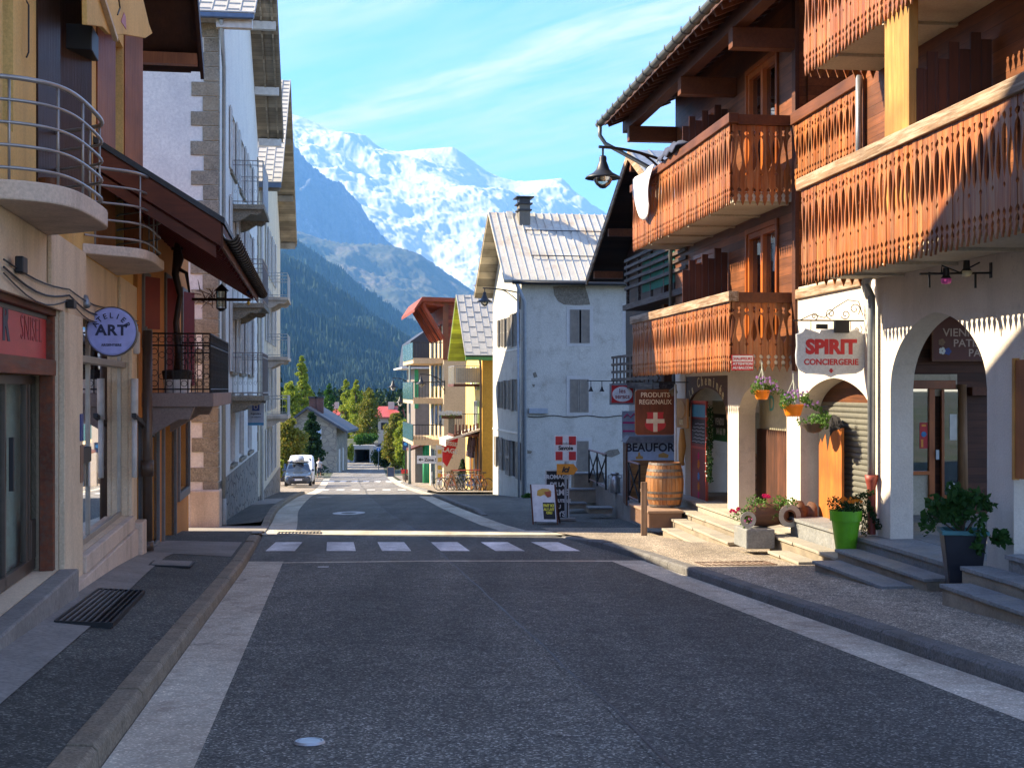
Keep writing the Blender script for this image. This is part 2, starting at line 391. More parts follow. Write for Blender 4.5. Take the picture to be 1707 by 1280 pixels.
M_asph = asphalt('asphalt', (.098, .095, .080), (.135, .130, .110), speck=.33)
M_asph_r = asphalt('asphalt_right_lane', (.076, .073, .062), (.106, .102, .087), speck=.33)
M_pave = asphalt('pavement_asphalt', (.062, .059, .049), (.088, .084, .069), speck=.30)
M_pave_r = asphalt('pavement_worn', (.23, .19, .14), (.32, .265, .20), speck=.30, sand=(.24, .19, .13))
M_road_far = asphalt('road_worn_pale', (.17, .16, .145), (.22, .205, .185), speck=.2)
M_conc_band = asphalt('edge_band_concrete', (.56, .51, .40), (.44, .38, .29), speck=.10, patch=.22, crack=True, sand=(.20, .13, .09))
M_paint = asphalt('road_paint', (.74, .73, .70), (.55, .54, .52), speck=.06, patch=.3, crack=True)
M_kerb = mat('kerb_granite', (.29, .235, .16), (.18, .145, .10), scale=2.2, rough=.85, bump=.5, bscale=45, stain=(.24, .17, .10), stain_amt=.5, fine=.35)
M_kerb_g = mat('kerb_grey', (.20, .19, .175), (.13, .12, .11), scale=2.2, rough=.85, bump=.5, bscale=45, stain=(.10, .085, .06), stain_amt=.5, fine=.35)
M_conc = mat('concrete', (.30, .275, .24), (.22, .20, .175), scale=1.6, rough=.9, bump=.3, stain=(.12, .105, .085), stain_amt=.5, fine=.2)
M_ground = asphalt('ground_earth', (.09, .09, .07), (.05, .07, .03), speck=.2, crack=False)
M_metal_dk = flat('dark_metal', (.025, .025, .027), rough=.45, metal=.3)
M_iron = flat('black_iron', (.012, .011, .011), rough=.5, metal=.2)
M_zinc = mat('zinc', (.34, .36, .38), (.24, .26, .28), scale=4, rough=.45, metal=.6, bump=.05, fine=.06)
M_white = flat('white_paint', (.75, .75, .73))
M_offwhite = flat('off_white', (.60, .58, .53))
M_black = flat('black_paint', (.015, .015, .016))
M_dark = flat('dark_interior', (.02, .018, .016), rough=.9)
M_red = flat('red_paint', (.52, .018, .022)); M_orange = flat('orange_paint', (.80, .30, .02))
M_pane = glass('window_glass', refl=.22, trans=.45)
M_shopglass = glass('shop_glass', tint=(.85, .9, .88), refl=.04, trans=1.0, fk=.3)
M_curtain = flat('curtain_cloth', (.55, .56, .54), rough=.9)
# ================================================================ ground, road, pavements
ZP = [(-40, -.2), (0, -1.75), (20, -2.714), (30, -3.196), (40, -3.70), (50, -4.27), (60, -4.89), (80, -6.15), (100, -7.30), (125, -8.35), (150, -8.95), (180, -9.3), (220, -9.5), (400, -11)]
XP = [(-40, 7.4), (0, 1.92), (30, -2.20), (40, -3.85), (60, -6.55), (80, -8.85), (100, -11.45), (125, -14.6), (150, -17.3), (180, -20.6), (220, -24.5), (400, -42)]
def interp(T, y):
    if y <= T[0][0]: return T[0][1]
    for (a, b), (c, d) in zip(T, T[1:]):
        if y <= c: return b + (d - b) * (y - a) / (c - a)
    return T[-1][1]
def sm(T, y, r=3.0): return sum(interp(T, y + k * r / 3) for k in (-3, -2, -1, 0, 1, 2, 3)) / 7
def zr(y): return sm(ZP, y)
def xc(y): return sm(XP, y)
def bump_z(x, y, a): return a * noise.noise(Vector((x * .35, y * .35, 3)))
def strip(name, mat_, y0, y1, offl, offr, dz, step=1.0, nx=1, kind='structure', th=0, y_at=None):
    """sheet following the road between two offsets from its centre; off may be a function of y"""
    mb = MB(); n = max(1, int(round((y1 - y0) / step))); f = lambda o, y: o(y) if callable(o) else o
    for i in range(n + 1):
        y = y0 + (y1 - y0) * i / n; a, b = f(offl, y), f(offr, y)
        for k in range(nx + 1):
            o = a + (b - a) * k / nx; x = xc(y) + o
            mb.v.append((x, y, zr(y) + (dz(o, y) if callable(dz) else dz)))
    for i in range(n):
        for k in range(nx):
            q = i * (nx + 1) + k; mb.f.append((q, q + 1, q + nx + 2, q + nx + 1)); mb.mi.append(0)
    o = mb.build(name, mat_, normals=False)
    if kind: o['kind'] = kind
    return o
# one big ground sheet
mb = MB(); ysv = [-60, -30, -10] + list(range(0, 100, 5)) + list(range(100, 260, 10)) + [300, 400, 600, 1000, 2000, 4000, 8000, 14000]
xsv = [-9000, -4000, -1500, -500, -200, -90, -50, -30, -20, -12, -8, -4, 0, 4, 8, 12, 20, 30, 50, 90, 200, 500, 1500, 4000, 9000]
for y in ysv:
    for o in xsv:
        z = zr(min(y, 400)) - .03
        if y > 400: z = -11 - (y - 400) * .0006
        mb.v.append(((xc(min(y, 400)) + o) if abs(o) < 100 else o, y, z))
nxv = len(xsv)
for i in range(len(ysv) - 1):
    for k in range(nxv - 1):
        q = i * nxv + k; mb.f.append((q, q + 1, q + nxv + 1, q + nxv)); mb.mi.append(0)
mb.build('ground', M_ground, normals=False)['kind'] = 'structure'
INL = lambda y: interp([(0, -2.68), (22, -2.68), (29, -2.7), (45, -2.65), (60, -2.6), (90, -2.6), (200, -2.6)], y)
INR = lambda y: interp([(0, 2.6), (22, 2.6), (32, 2.1), (45, 2.3), (62, 2.7), (200, 2.7)], y)
KL = lambda y: interp([(0, -3.18), (20, -3.22), (28, -3.35), (34, -3.3), (60, -3.15), (200, -3.15)], y)
KR = lambda y: interp([(0, 3.13), (22, 3.13), (29, 2.75), (36, 2.75), (60, 3.3), (200, 3.3)], y)
strip('road', M_asph, -8, 66, INL, 0.0, 0.0, 1.0, 2)
strip('road_right_lane', M_asph_r, -8, 66, 0.0, INR, 0.0, 1.0, 2)
strip('road', M_road_far, 66, 200, INL, INR, 0.0, 2, 2)
strip('road_edge_band', M_conc_band, -8, 21.2, KL, INL, 0.002, 1.0)
strip('road_edge_band', M_conc_band, -8, 21.2, INR, KR, 0.002, 1.0)
strip('road_edge_band', M_conc_band, 28.8, 120, KL, lambda y: INL(y) + .02, 0.002, 1.0)
strip('road_edge_band', M_conc_band, 28.8, 60, lambda y: INR(y) - .35, lambda y: INR(y) + .25, 0.006, 1.0)
strip('road_edge_band', M_conc_band, 66, 125, INR, KR, 0.003, 1.0)
strip('road_margin', M_asph, 21.2, 28.8, KL, INL, 0.001, 1.0)
strip('road_margin', M_asph_r, 21.2, 28.8, INR, KR, 0.001, 1.0)
strip('road_margin', M_asph_r, 28.8, 70, lambda y: INR(y) + .25, lambda y: 10, -0.004, 1.5, 4)
# dark joint down the middle of the road, wandering
mb = MB(); mb2 = MB(); y = 0.0; pts = []
while y < 120:
    pts.append((xc(y) + .006 * math.sin(y * 2.3) + .025 * noise.noise(Vector((0, y * .6, 0))), y)); y += .25
for (x, y), (x2, y2) in zip(pts, pts[1:]):
    w = .010 + .010 * noise.noise(Vector((1, y * 3, 0))); w2 = .010 + .010 * noise.noise(Vector((1, y2 * 3, 0)))
    mb.quad((x - w, y, zr(y) + .004), (x + w, y, zr(y) + .004), (x2 + w2, y2, zr(y2) + .004), (x2 - w2, y2, zr(y2) + .004))
    if noise.noise(Vector((5, y * .9, 0))) > -.1:
        mb2.quad((x - .055, y, zr(y) + .003), (x - .015, y, zr(y) + .003), (x2 - .015, y2, zr(y2) + .003), (x2 - .055, y2, zr(y2) + .003))
mb.build('road_joint', M_black, normals=False)['kind'] = 'structure'
mb2.build('road_joint_edge', M_asph, normals=False)['kind'] = 'structure'
# painted markings
def slab_on_road(mb, corners, dz):
    vs = [(x, y, zr(y) + dz) for x, y in corners]; mb.quad(*vs)
mb = MB()
for i, px in enumerate((475, 568, 656, 749, 836, 924)):
    x0 = (px - CX) / F * 24.6; mm = -.137 if px > 520 else -.10
    for k in range(4):
        ya, yb = 23.4 + .58 * k, 23.4 + .58 * (k + 1)
        slab_on_road(mb, [(x0 - .26 + mm * (ya - 24.6), ya), (x0 + .26 + mm * (ya - 24.6), ya), (x0 + .26 + mm * (yb - 24.6), yb), (x0 - .26 + mm * (yb - 24.6), yb)], .006)
mb.build('crosswalk', M_paint, normals=False)['kind'] = 'structure'
mb = MB()
n = 16
for i in range(n):
    t0, t1 = i / n, (i + 1) / n; xa, xb = xc(21) + INL(21) - .02, xc(21) + KR(21)
    a, b = xa + (xb - xa) * t0, xa + (xb - xa) * t1; o0, o1 = -.35 * (1 - min(1, t0 * 2.5)), -.35 * (1 - min(1, t1 * 2.5))
    slab_on_road(mb, [(a, 21.15 + o0), (b, 21.15 + o1), (b, 21.33 + o1), (a, 21.33 + o0)], .007)
mb.build('stop_line', M_conc_band, normals=False)['kind'] = 'structure'
mb = MB()
def dash(px0, px1, py, Y, dy):
    a, b = (px0 - CX) / F * Y, (px1 - CX) / F * Y; slab_on_road(mb, [(a, Y), (b, Y), (b, Y + dy), (a, Y + dy)], .006)
dash(527, 551, 831, 57.5, .5); dash(529, 547, 944, 20.1, .12)
for i in range(18):                                # white disc painted around a cover, cars have worn it
    pass
for i in range(7):                                  # far zebra
    a = -12.6 - 2.3 + i * .95; slab_on_road(mb, [(a - .25, 108.5), (a + .25, 108.5), (a + .0, 111.5), (a - .5, 111.5)], .008)
for i in range(6):
    a = -9.15 - 2.3 + i * .95; slab_on_road(mb, [(a - .25, 80.4), (a + .25, 80.4), (a + .05, 82.6), (a - .45, 82.6)], .008)
cxw = (581 - CX) / F * 38.5
for k in range(24):
    t0, t1 = k * math.pi / 12, (k + 1) * math.pi / 12
    slab_on_road(mb, [(cxw + .22 * math.cos(t0), 38.6 + .5 * math.sin(t0)), (cxw + .46 * math.cos(t0), 38.6 + 1.15 * math.sin(t0)), (cxw + .46 * math.cos(t1), 38.6 + 1.15 * math.sin(t1)), (cxw + .22 * math.cos(t1), 38.6 + .5 * math.sin(t1))], .006)
mb.build('road_marking', M_paint, normals=False)['kind'] = 'structure'
# kerbs: real steps made of stones
def kerb(name, mat_, y0, y1, off, w, side, h=.13, low0=None, low1=None, seg=1.0):
    mb = MB(); y = y0; rnd = random.Random(5)
    while y < y1 - .05:
        e = min(y + seg * rnd.uniform(.85, 1.15), y1); g = .007; j = rnd.uniform(-.006, .006)
        hh = []
        for q in (y, e):
            k = h
            if low0 and q < y0 + low0: k = .02 + (h - .02) * (q - y0) / low0
            if low1 and q > y1 - low1: k = .02 + (h - .02) * (y1 - q) / low1
            hh.append(k + j)
        vs = []
        for q, k in ((y + g, hh[0]), (e - g, hh[1])):
            x = xc(q) + off(q)
            for xx, z in ((x, -.1), (x + side * .015, k - .03), (x + side * .045, k), (x + side * (w - .01), k + .004), (x + side * w, k - .02), (x + side * w, -.1)):
                vs.append((xx, q, zr(q) + z))
        mb.add(vs, [tuple(range(6)), tuple(range(11, 5, -1))] + [(i, (i + 1) % 6, 6 + (i + 1) % 6, 6 + i) for i in range(6)])
        y = e
    o = mb.build(name, mat_, bevel=.006); o['kind'] = 'structure'; return o
kerb('kerb', M_kerb, -6, 27.5, KL, .20, -1, h=.13, low1=1.5)
kerb('kerb', M_kerb, 30.8, 67, KL, .20, -1, h=.13, low0=2.0)
kerb('kerb', M_kerb_g, -6, 27.4, KR, .22, 1, h=.12, low1=3.2)
kerb('kerb', M_kerb_g, 37, 62, lambda y: INR(y) + .30, .2, 1, h=.11, low0=2, low1=2)
kerb('kerb', M_kerb_g, 72, 104, KR, .18, 1, h=.12)
# pavements
AX = lambda y: -2.35 - .171 * y                   # left shop wall line
BX = lambda y: -2.72 - .15 * y
WX = lambda y: -2.72 - .135 * y
def lwall(y):
    if y < 20.3: return AX(y)
    if y < 28.6: return BX(y)
    if y < 31: return BX(28.6) + (WX(31) - BX(28.6)) * (y - 28.6) / 2.4
    return WX(y)
def pl(o, y):                                     # left pavement rises a little towards the walls
    l0 = KL(y) - .22; l1 = lwall(y) - xc(y); t = min(1, max(0, (o - l0) / (l1 - l0 - 1e-6)))
    return .128 + interp([(0, .15), (17, .15), (22, .05), (28, -.0), (31, -.10), (40, -.05), (70, 0)], y) * t
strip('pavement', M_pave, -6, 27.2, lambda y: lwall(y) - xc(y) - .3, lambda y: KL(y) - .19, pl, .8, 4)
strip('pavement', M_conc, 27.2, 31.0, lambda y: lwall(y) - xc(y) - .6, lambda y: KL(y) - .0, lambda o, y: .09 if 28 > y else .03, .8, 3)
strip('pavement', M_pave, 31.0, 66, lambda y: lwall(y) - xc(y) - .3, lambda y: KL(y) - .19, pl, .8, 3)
strip('sun_strip_concrete', M_conc_band, 27.9, 29.5, lambda y: KL(y) - .1, lambda y: KR(y) + .9, .010, .4, 6)  # pale concrete band added to brighten the sun strip by its colour
# concrete strip along the shop fronts
CS = interp
strip('pavement_strip', M_conc, -6, 20.5, lambda y: lwall(y) - xc(y) - .2, lambda y: lwall(y) - xc(y) + interp([(-6, .5), (12, .62), (20.5, .55)], y), lambda o, y: pl(o, y) + .012, .8, 2)
strip('pavement_strip', M_conc, 20.5, 23.8, lambda y: lwall(y) - xc(y) - .2, lambda y: KL(y) - .24, lambda o, y: pl(o, y) + .006, .8, 2)
strip('pavement_strip', M_conc, 43, 50, lambda y: lwall(y) - xc(y) + .02, lambda y: KL(y) - .2, lambda o, y: pl(o, y) + .008, .8, 2)
CWX = lambda y: 7.42 - .1186 * y
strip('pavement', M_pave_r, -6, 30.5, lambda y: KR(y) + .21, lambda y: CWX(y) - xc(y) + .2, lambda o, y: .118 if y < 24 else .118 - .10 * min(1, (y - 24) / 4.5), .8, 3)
strip('pavement', M_pave_r, 66, 125, lambda y: KR(y) + .17, lambda y: 6.8, .115, 1.5, 2)
strip('side_street', M_asph_r, 28.6, 72, lambda y: INR(y) + .24, lambda y: 12.5, -.002, 1.5, 3)
strip('forecourt', M_pave_r, 66.2, 125, lambda y: -9.5, lambda y: KL(y) - .02, .015, 2, 2)
# manhole and covers
def cover(name, label, px, py, Y, r, mat_):
    x = (px - CX) / F * Y; z = zr(Y)
    mb = MB().lathe([(0, .012), (r * .8, .012), (r * .82, .004), (r * .86, .004), (r * .88, .014), (r, .014), (r + .01, 0)], n=28)
    o = mb.build(name, mat_, loc=(x, Y, z + .004)); o.rotation_euler = (-math.atan(.0482), 0, 0)
    return tag(o, label, 'manhole cover')
cover('valve_cover', 'small round pale metal cover set in the near asphalt lane', 516, 1236, 7.95, .085, flat('cover_metal', (.42, .45, .47), rough=.35, metal=.5))
# gratings
def grating(name, label, fr, y0, y1, x0, x1, zf, mat_=M_iron, bars=9):
    mb = MB(); L = y1 - y0; w = x1 - x0
    t = thing(name, label, 'drain grate', fr.w((x0 + x1) / 2, (y0 + y1) / 2, zf), fr.phi); t.rotation_euler[0] = -.0482
    mb.box(-w/2, w/2, -L/2, L/2, -.05, -.03).build('pit', M_black, t)
    m2 = MB()
    for s in (-1, 1): m2.box(s * w/2 - .012, s * w/2 + .012, -L/2, L/2, -.03, .014); m2.box(-w/2, w/2, s * L/2 - .012, s * L/2 + .012, -.03, .0135)
    for i in range(1, bars): x = -w/2 + w * i / bars; m2.box(x - .008, x + .008, -L/2, L/2, -.03, .012)
    m2.build('bars', mat_, t); return t

# wood on the valley floor behind the last houses
mb = MB(); rnd = random.Random(77)
for i in range(420):
    Y = rnd.uniform(250, 420); x = (rnd.uniform(420, 900) - CX) / F * Y; h = rnd.uniform(6.5, 10) + (Y - 250) * .012; z0 = zr(Y) - .3; r = h * rnd.uniform(.13, .2); con = rnd.random() < .7
    for k in range(130):
        f_ = rnd.random() ** .8; q = rnd.uniform(0, 6.283); rr = r * ((1 - f_) if con else math.sin(math.pi * (.1 + .85 * f_)) ** .7) * rnd.uniform(.5, 1.05) ; p = Vector((x + rr * math.cos(q), Y + rr * math.sin(q), z0 + 1 + (h - 1) * f_)); s_ = .65
        d = Vector((rnd.gauss(0, 1), rnd.gauss(0, 1), rnd.gauss(0, 1))).normalized(); e = d.orthogonal().normalized() * s_ * .5; g = d.cross(e)
        mb.add([p - e, p + g, p + e, p - g], [(0, 1, 2, 3)])
m, t, b = base_mat('wood_leaves'); g_ = t.node('ShaderNodeNewGeometry'); t.link(t.ramp(g_.outputs['Random Per Island'], [(0, (.020, .042, .022)), (.7, (.035, .065, .028)), (1, (.09, .10, .03))]), b.inputs['Base Color']); b.inputs['Roughness'].default_value = 1.0; b.inputs['Specular IOR Level'].default_value = 0.0
mb.build('distant_wood', m, normals=False)['kind'] = 'stuff'

# ================================================================ mountains
def snow_mat():
    m, t, b = base_mat('snow_rock'); g = t.node('ShaderNodeNewGeometry'); tc_ = t.node('ShaderNodeTexCoord')
    sx = t.node('ShaderNodeSeparateXYZ'); t.link(g.outputs['Normal'], sx.inputs[0])
    n_ = t.node('ShaderNodeTexNoise', Scale=.0022, Detail=9.0, Roughness=.65); t.link(tc_.outputs['Object'], n_.inputs['Vector'])
    ps = t.node('ShaderNodeSeparateXYZ'); t.link(tc_.outputs['Object'], ps.inputs[0])
    hgt = t.math('DIVIDE', t.math('SUBTRACT', ps.outputs[2], 1100), 2600)
    v = t.math('ADD', t.math('ADD', sx.outputs[2], t.math('MULTIPLY', t.math('SUBTRACT', n_.outputs[0], .5), .95)), t.math('MULTIPLY', hgt, .34))
    f_ = t.ramp(v, [(.40, 0.0), (.50, 1.0)])
    rock = t.mix(t.ramp(n_.outputs[0], [(.4, 0.0), (.6, 1.0)]), (.13, .125, .13), (.23, .20, .18))
    t.link(t.mix(f_, rock, (.55, .56, .58)), b.inputs['Base Color']); b.inputs['Roughness'].default_value = .8
    return m
def slope_mat(name, stops, scale=.004, streak=(1, 1, .35)):
    m, t, b = base_mat(name); tc_ = t.node('ShaderNodeTexCoord'); mp_ = t.node('ShaderNodeMapping'); mp_.inputs['Scale'].default_value = streak
    t.link(tc_.outputs['Object'], mp_.inputs[0])
    n_ = t.node('ShaderNodeTexNoise', Scale=scale, Detail=12.0, Roughness=.72); t.link(mp_.outputs[0], n_.inputs['Vector'])
    n2_ = t.node('ShaderNodeTexNoise', Scale=scale * 22, Detail=6.0, Roughness=.8); t.link(mp_.outputs[0], n2_.inputs['Vector'])
    f_ = t.math('ADD', t.math('MULTIPLY', n_.outputs[0], .6), t.math('MULTIPLY', n2_.outputs[0], .4))
    t.link(t.ramp(f_, stops), b.inputs['Base Color']); b.inputs['Roughness'].default_value = .95; b.inputs['Specular IOR Level'].default_value = .1
    return m
def crest(T, px):
    if px <= T[0][0]: return T[0][1]
    for (a, b), (c, d) in zip(T, T[1:]):
        if px <= c:
            t = (px - a) / (c - a); return b + (d - b) * t
    return T[-1][1]
def ridge(name, mat_, T, D1, D0, zbase, px0, px1, nx, ny, amp, nscale, jag, jagf, seed, kind='structure', tree=0.0, power=1.0, drift=0.0, smooth=0, warp=0):
    """terrain from a crest line at distance D1 falling towards the viewer to D0"""
    mb = MB(); off = Vector((seed * 13.7, seed * 5.1, seed * 9.3))
    for j in range(ny + 1):
        t = j / ny; D = D1 + (D0 - D1) * t
        for i in range(nx + 1):
            px = px0 + (px1 - px0) * i / nx; k = (px + drift * t - CX) / F
            X = k * D if False else ((px - CX) / F) * D1 * (1 - t) + ((px + drift - CX) / F) * D0 * t
            wd = smooth * t; wp = warp * t * noise.fractal(Vector((px * .006, t * 2.2, seed * 3.3)), .8, 2.0, 4)
            cz = (HY - (sum(crest(T, px + wp + wd * (q - 3) / 3) for q in range(7)) / 7 if wd else crest(T, px))) / F * D1
            p = Vector((X, D, 0)) * nscale + off
            rg = noise.ridged_multi_fractal(p, .9, 2.1, 8, 1.0, 2.0) - 1.0
            fr_ = noise.fractal(Vector((X, D, 0)) * nscale * 5 + off, .8, 2.1, 6)
            env = min(1, t * 7) * (1 - t * .5)
            prof = (1 - t) ** power
            z = zbase + (cz - zbase) * prof + env * amp * (rg * .8 + fr_ * (.08 if name == 'mountain_massif' else .28))
            z += jag * noise.fractal(Vector((px * jagf, t * 40, seed)), .7, 2.0, 5) * (1 if t < .02 else .5)
            if tree: z += tree * (random.random() ** 2)
            mb.v.append((X, D, z))
    for i in range(nx + 1):                       # back side, so the ridge is solid ground
        px = px0 + (px1 - px0) * i / nx
        mb.v.append(((px - CX) / F * D1, D1 + (D1 - D0) * .5, zbase))
    w = nx + 1
    for j in range(ny):
        for i in range(nx):
            q = j * w + i; mb.f.append((q, q + w, q + w + 1, q + 1)); mb.mi.append(0)
    b = (ny + 1) * w
    for i in range(nx): mb.f.append((i, i + 1, b + i + 1, b + i)); mb.mi.append(0)
    o = mb.build(name, mat_, normals=False, smooth=True); o['kind'] = kind
    return o
random.seed(3)
M_snow = snow_mat()
T1 = [(300, 240), (400, 205), (440, 190), (478, 188), (500, 194), (540, 212), (580, 225), (590, 222), (605, 227), (640, 250), (665, 253), (700, 249), (755, 245), (775, 258), (810, 285), (835, 296), (860, 302), (880, 302), (905, 300), (937, 297), (945, 305), (960, 322), (1000, 358), (1050, 405), (1150, 480)]
ridge('mountain_massif', M_snow, T1, 16800, 9500, -150, 330, 1180, 520, 330, 470, .00028, 8, .11, 1.0, power=.92, smooth=260, warp=150)
M_shoulder = slope_mat('shoulder_rock', [(.38, (.08, .10, .13)), (.55, (.15, .17, .20)), (.68, (.40, .42, .46))], .0016, (1, 1, .5))
T2 = [(300, 120), (440, 195), (470, 222), (485, 232), (505, 262), (524, 281), (548, 299), (566, 306), (582, 325), (598, 338), (612, 362), (621, 370), (640, 398), (656, 410), (680, 445), (720, 500), (800, 600)]
ridge('mountain_shoulder', M_shoulder, T2, 10800, 7200, -120, 300, 830, 260, 150, 330, .0008, 30, .22, 2.0, power=1.1, smooth=120, warp=80)
M_hill = slope_mat('alpine_hill', [(.36, (.030, .045, .030)), (.50, (.080, .080, .050)), (.62, (.19, .15, .11)), (.72, (.33, .29, .24))], .0024, (1, 1, .6))
T3 = [(300, 350), (440, 378), (490, 383), (530, 397), (560, 404), (600, 407), (640, 407), (680, 417), (700, 424), (740, 452), (790, 486), (840, 520), (900, 560), (1000, 620)]
ridge('alpine_hill', M_hill, T3, 8600, 5800, -100, 300, 1020, 260, 130, 130, .0010, 12, .2, 3.0, tree=0, power=.9, smooth=90, warp=60)
M_forest = slope_mat('conifer_forest', [(.34, (.008, .018, .012)), (.52, (.018, .035, .020)), (.66, (.045, .065, .032))], .012, (1, 1, .4))
T4 = [(250, 300), (440, 388), (470, 396), (489, 399), (524, 424), (573, 456), (605, 486), (640, 508), (692, 543), (715, 561), (800, 612), (900, 655)]
ridge('forested_hill', M_forest, T4, 5600, 3600, -60, 250, 920, 620, 120, 90, .0027, 12, .9, 4.0, tree=22, power=.95)
T5 = [(250, 310), (440, 410), (460, 421), (508, 446), (557, 482), (605, 515), (653, 553), (700, 588), (760, 622), (850, 650), (980, 668)]
ridge('forested_hill', M_forest, T5, 3900, 1900, -30, 250, 1000, 620, 150, 60, .0037, 9, .9, 5.0, tree=16, power=.95)
# air
HZ = MB().box(-9500, 9500, -80, 22500, -800, 3650)
m, t, b = base_mat('haze_air'); t.n.clear(); o_ = t.node('ShaderNodeOutputMaterial'); pv = t.node('ShaderNodeVolumePrincipled', Density=5.4e-5, Anisotropy=0.0)
pv.inputs['Color'].default_value = (.19, .50, 1.0, 1); t.link(pv.outputs[0], o_.inputs['Volume'])
HAZE = HZ.build('haze', m); HAZE['kind'] = 'stuff'
# ================================================================ chalet on the right
C = Frame(5.20, 18.7, -.1186)
M_stucco_w = mat('stucco_white', (.70, .62, .52), (.60, .52, .43), scale=1.4, rough=.9, bump=.35, bscale=38, stain=(.42, .37, .30), stain_amt=.35, stain_scale=.9, fine=.07, drip=True)
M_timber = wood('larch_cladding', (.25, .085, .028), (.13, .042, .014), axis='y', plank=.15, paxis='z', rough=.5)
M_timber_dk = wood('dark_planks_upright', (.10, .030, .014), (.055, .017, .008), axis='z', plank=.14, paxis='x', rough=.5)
M_beam = wood('beam_brown', (.14, .045, .018), (.08, .025, .010), axis='y', rough=.6)
M_fret = wood('fretwork_larch', (.43, .125, .022), (.16, .042, .011), axis='z', rough=.45, gray=(.38, .20, .09), gray_amt=.6)
M_rail = wood('weathered_rail', (.40, .26, .15), (.22, .115, .050), axis='y', rough=.75, gray=(.48, .38, .27), gray_amt=.75)
M_rail_r = wood('brown_rail', (.22, .07, .022), (.13, .04, .014), axis='y', rough=.55)
M_soffit = mat('balcony_soffit', (.56, .50, .38), (.46, .40, .30), scale=2, bump=.1, stain=(.30, .24, .16), stain_amt=.4)
M_yel = wood('peeling_yellow_post', (.62, .34, .09), (.50, .25, .05), axis='z', rough=.7, gray=(.30, .14, .03), gray_amt=.8)
M_slate = mat('slate_slabs', (.27, .27, .255), (.19, .195, .19), scale=2.4, rough=.75, bump=.35, bscale=30, stain=(.36, .30, .20), stain_amt=.6, fine=.2)
M_flag = mat('flagstone_cream', (.42, .36, .27), (.30, .27, .21), scale=2.0, rough=.85, bump=.35, bscale=30, stain=(.20, .19, .17), stain_amt=.6, fine=.15)
M_riser = mat('step_riser', (.33, .27, .19), (.22, .18, .13), scale=3, rough=.9, bump=.5, stain=(.10, .085, .06), stain_amt=.6)
M_oframe = wood('orange_varnished_frame', (.45, .12, .018), (.33, .08, .012), axis='z', rough=.35)
M_cloth_w = flat('white_cloth', (.78, .76, .72), rough=.95)
CY = lambda Y, c=0: C.Y(Y, c)

def board_outline(h, w, flip):
    """outline of one cut balcony board, u from -w/2..w/2, v from 0 (top) to -h"""
    def A(z):
        r = 0.0
        d = abs(z - .17)
        if d < .040: r = math.sqrt(.040 ** 2 - d * d)
        if .235 < z < h * .57:
            t = (z - .235) / (h * .57 - .235); r = .056 * math.sin(math.pi * t ** .62) ** .8
        d = abs(z - h * .62)
        if d < .024: r = math.sqrt(.024 ** 2 - d * d)
        return r
    def B(z):
        r = 0.0
        if .12 < z < .215: r = .008 + .020 * abs((z - .1675) / .0475)
        if .26 < z < h * .585:
            t = (z - .26) / (h * .585 - .26); r = .052 * math.sin(math.pi * t ** 1.75) ** .85
        return r
    def T(z):
        r = 0.0
        d = abs(z - (h - .25))
        if d < .034: r = math.sqrt(.034 ** 2 - d * d)
        zt = z - (h - .19)
        if zt > 0:
            k = zt / .19
            r = (.014 + .022 * math.sin(min(1, k / .4) * math.pi)) if k < .4 else .014 + (w / 2 - .018) * ((k - .4) / .6) ** .9
        return r
    zs = sorted(set([i * h / 46 for i in range(47)] + [0.1301, .17, .2099, .12001, .215, h - .296, h - .25, h - .204, h * .62 - .028, h * .62, h * .62 + .028]))
    L = []; Rr = []
    for z in zs:
        a = max(A(z), T(z)); b_ = max(B(z), T(z))
        if flip: a, b_ = b_, a
        g = .0025
        L.append((-w / 2 + g + min(a, w / 2 - .006), -z)); Rr.append((w / 2 - g - min(b_, w / 2 - .006), -z))
    return L, Rr
def fretwork(mb, mp, u0, u1, ztop, h, th=.026, w=.126, tilt=0):
    n = max(2, int(round(abs(u1 - u0) / w))); w = abs(u1 - u0) / n; lo = min(u0, u1)
    forms = [board_outline(h, w, f) for f in (False, True)]
    for i in range(n):
        L, Rr = forms[i % 2]; u = lo + (i + .5) * w; m = len(L)
        dz = random.uniform(-.012, .012); dw = random.uniform(-.006, .006)
        vs = []
        for ww in (dw, th + dw):
            vs += [mp(u + a, ztop + z + dz, ww) for a, z in L] + [mp(u + a, ztop + z + dz, ww) for a, z in Rr]
        fs = []
        for j in range(m - 1):
            fs += [(j, j+1, m+j+1, m+j), (2*m+j, 3*m+j, 3*m+j+1, 2*m+j+1), (j, 2*m+j, 2*m+j+1, j+1), (m+j, m+j+1, 3*m+j+1, 3*m+j)]
        fs += [(0, m, 3*m, 2*m), (m-1, 2*m-1+0, 4*m-1, 3*m-1)]
        mb.add(vs, fs)
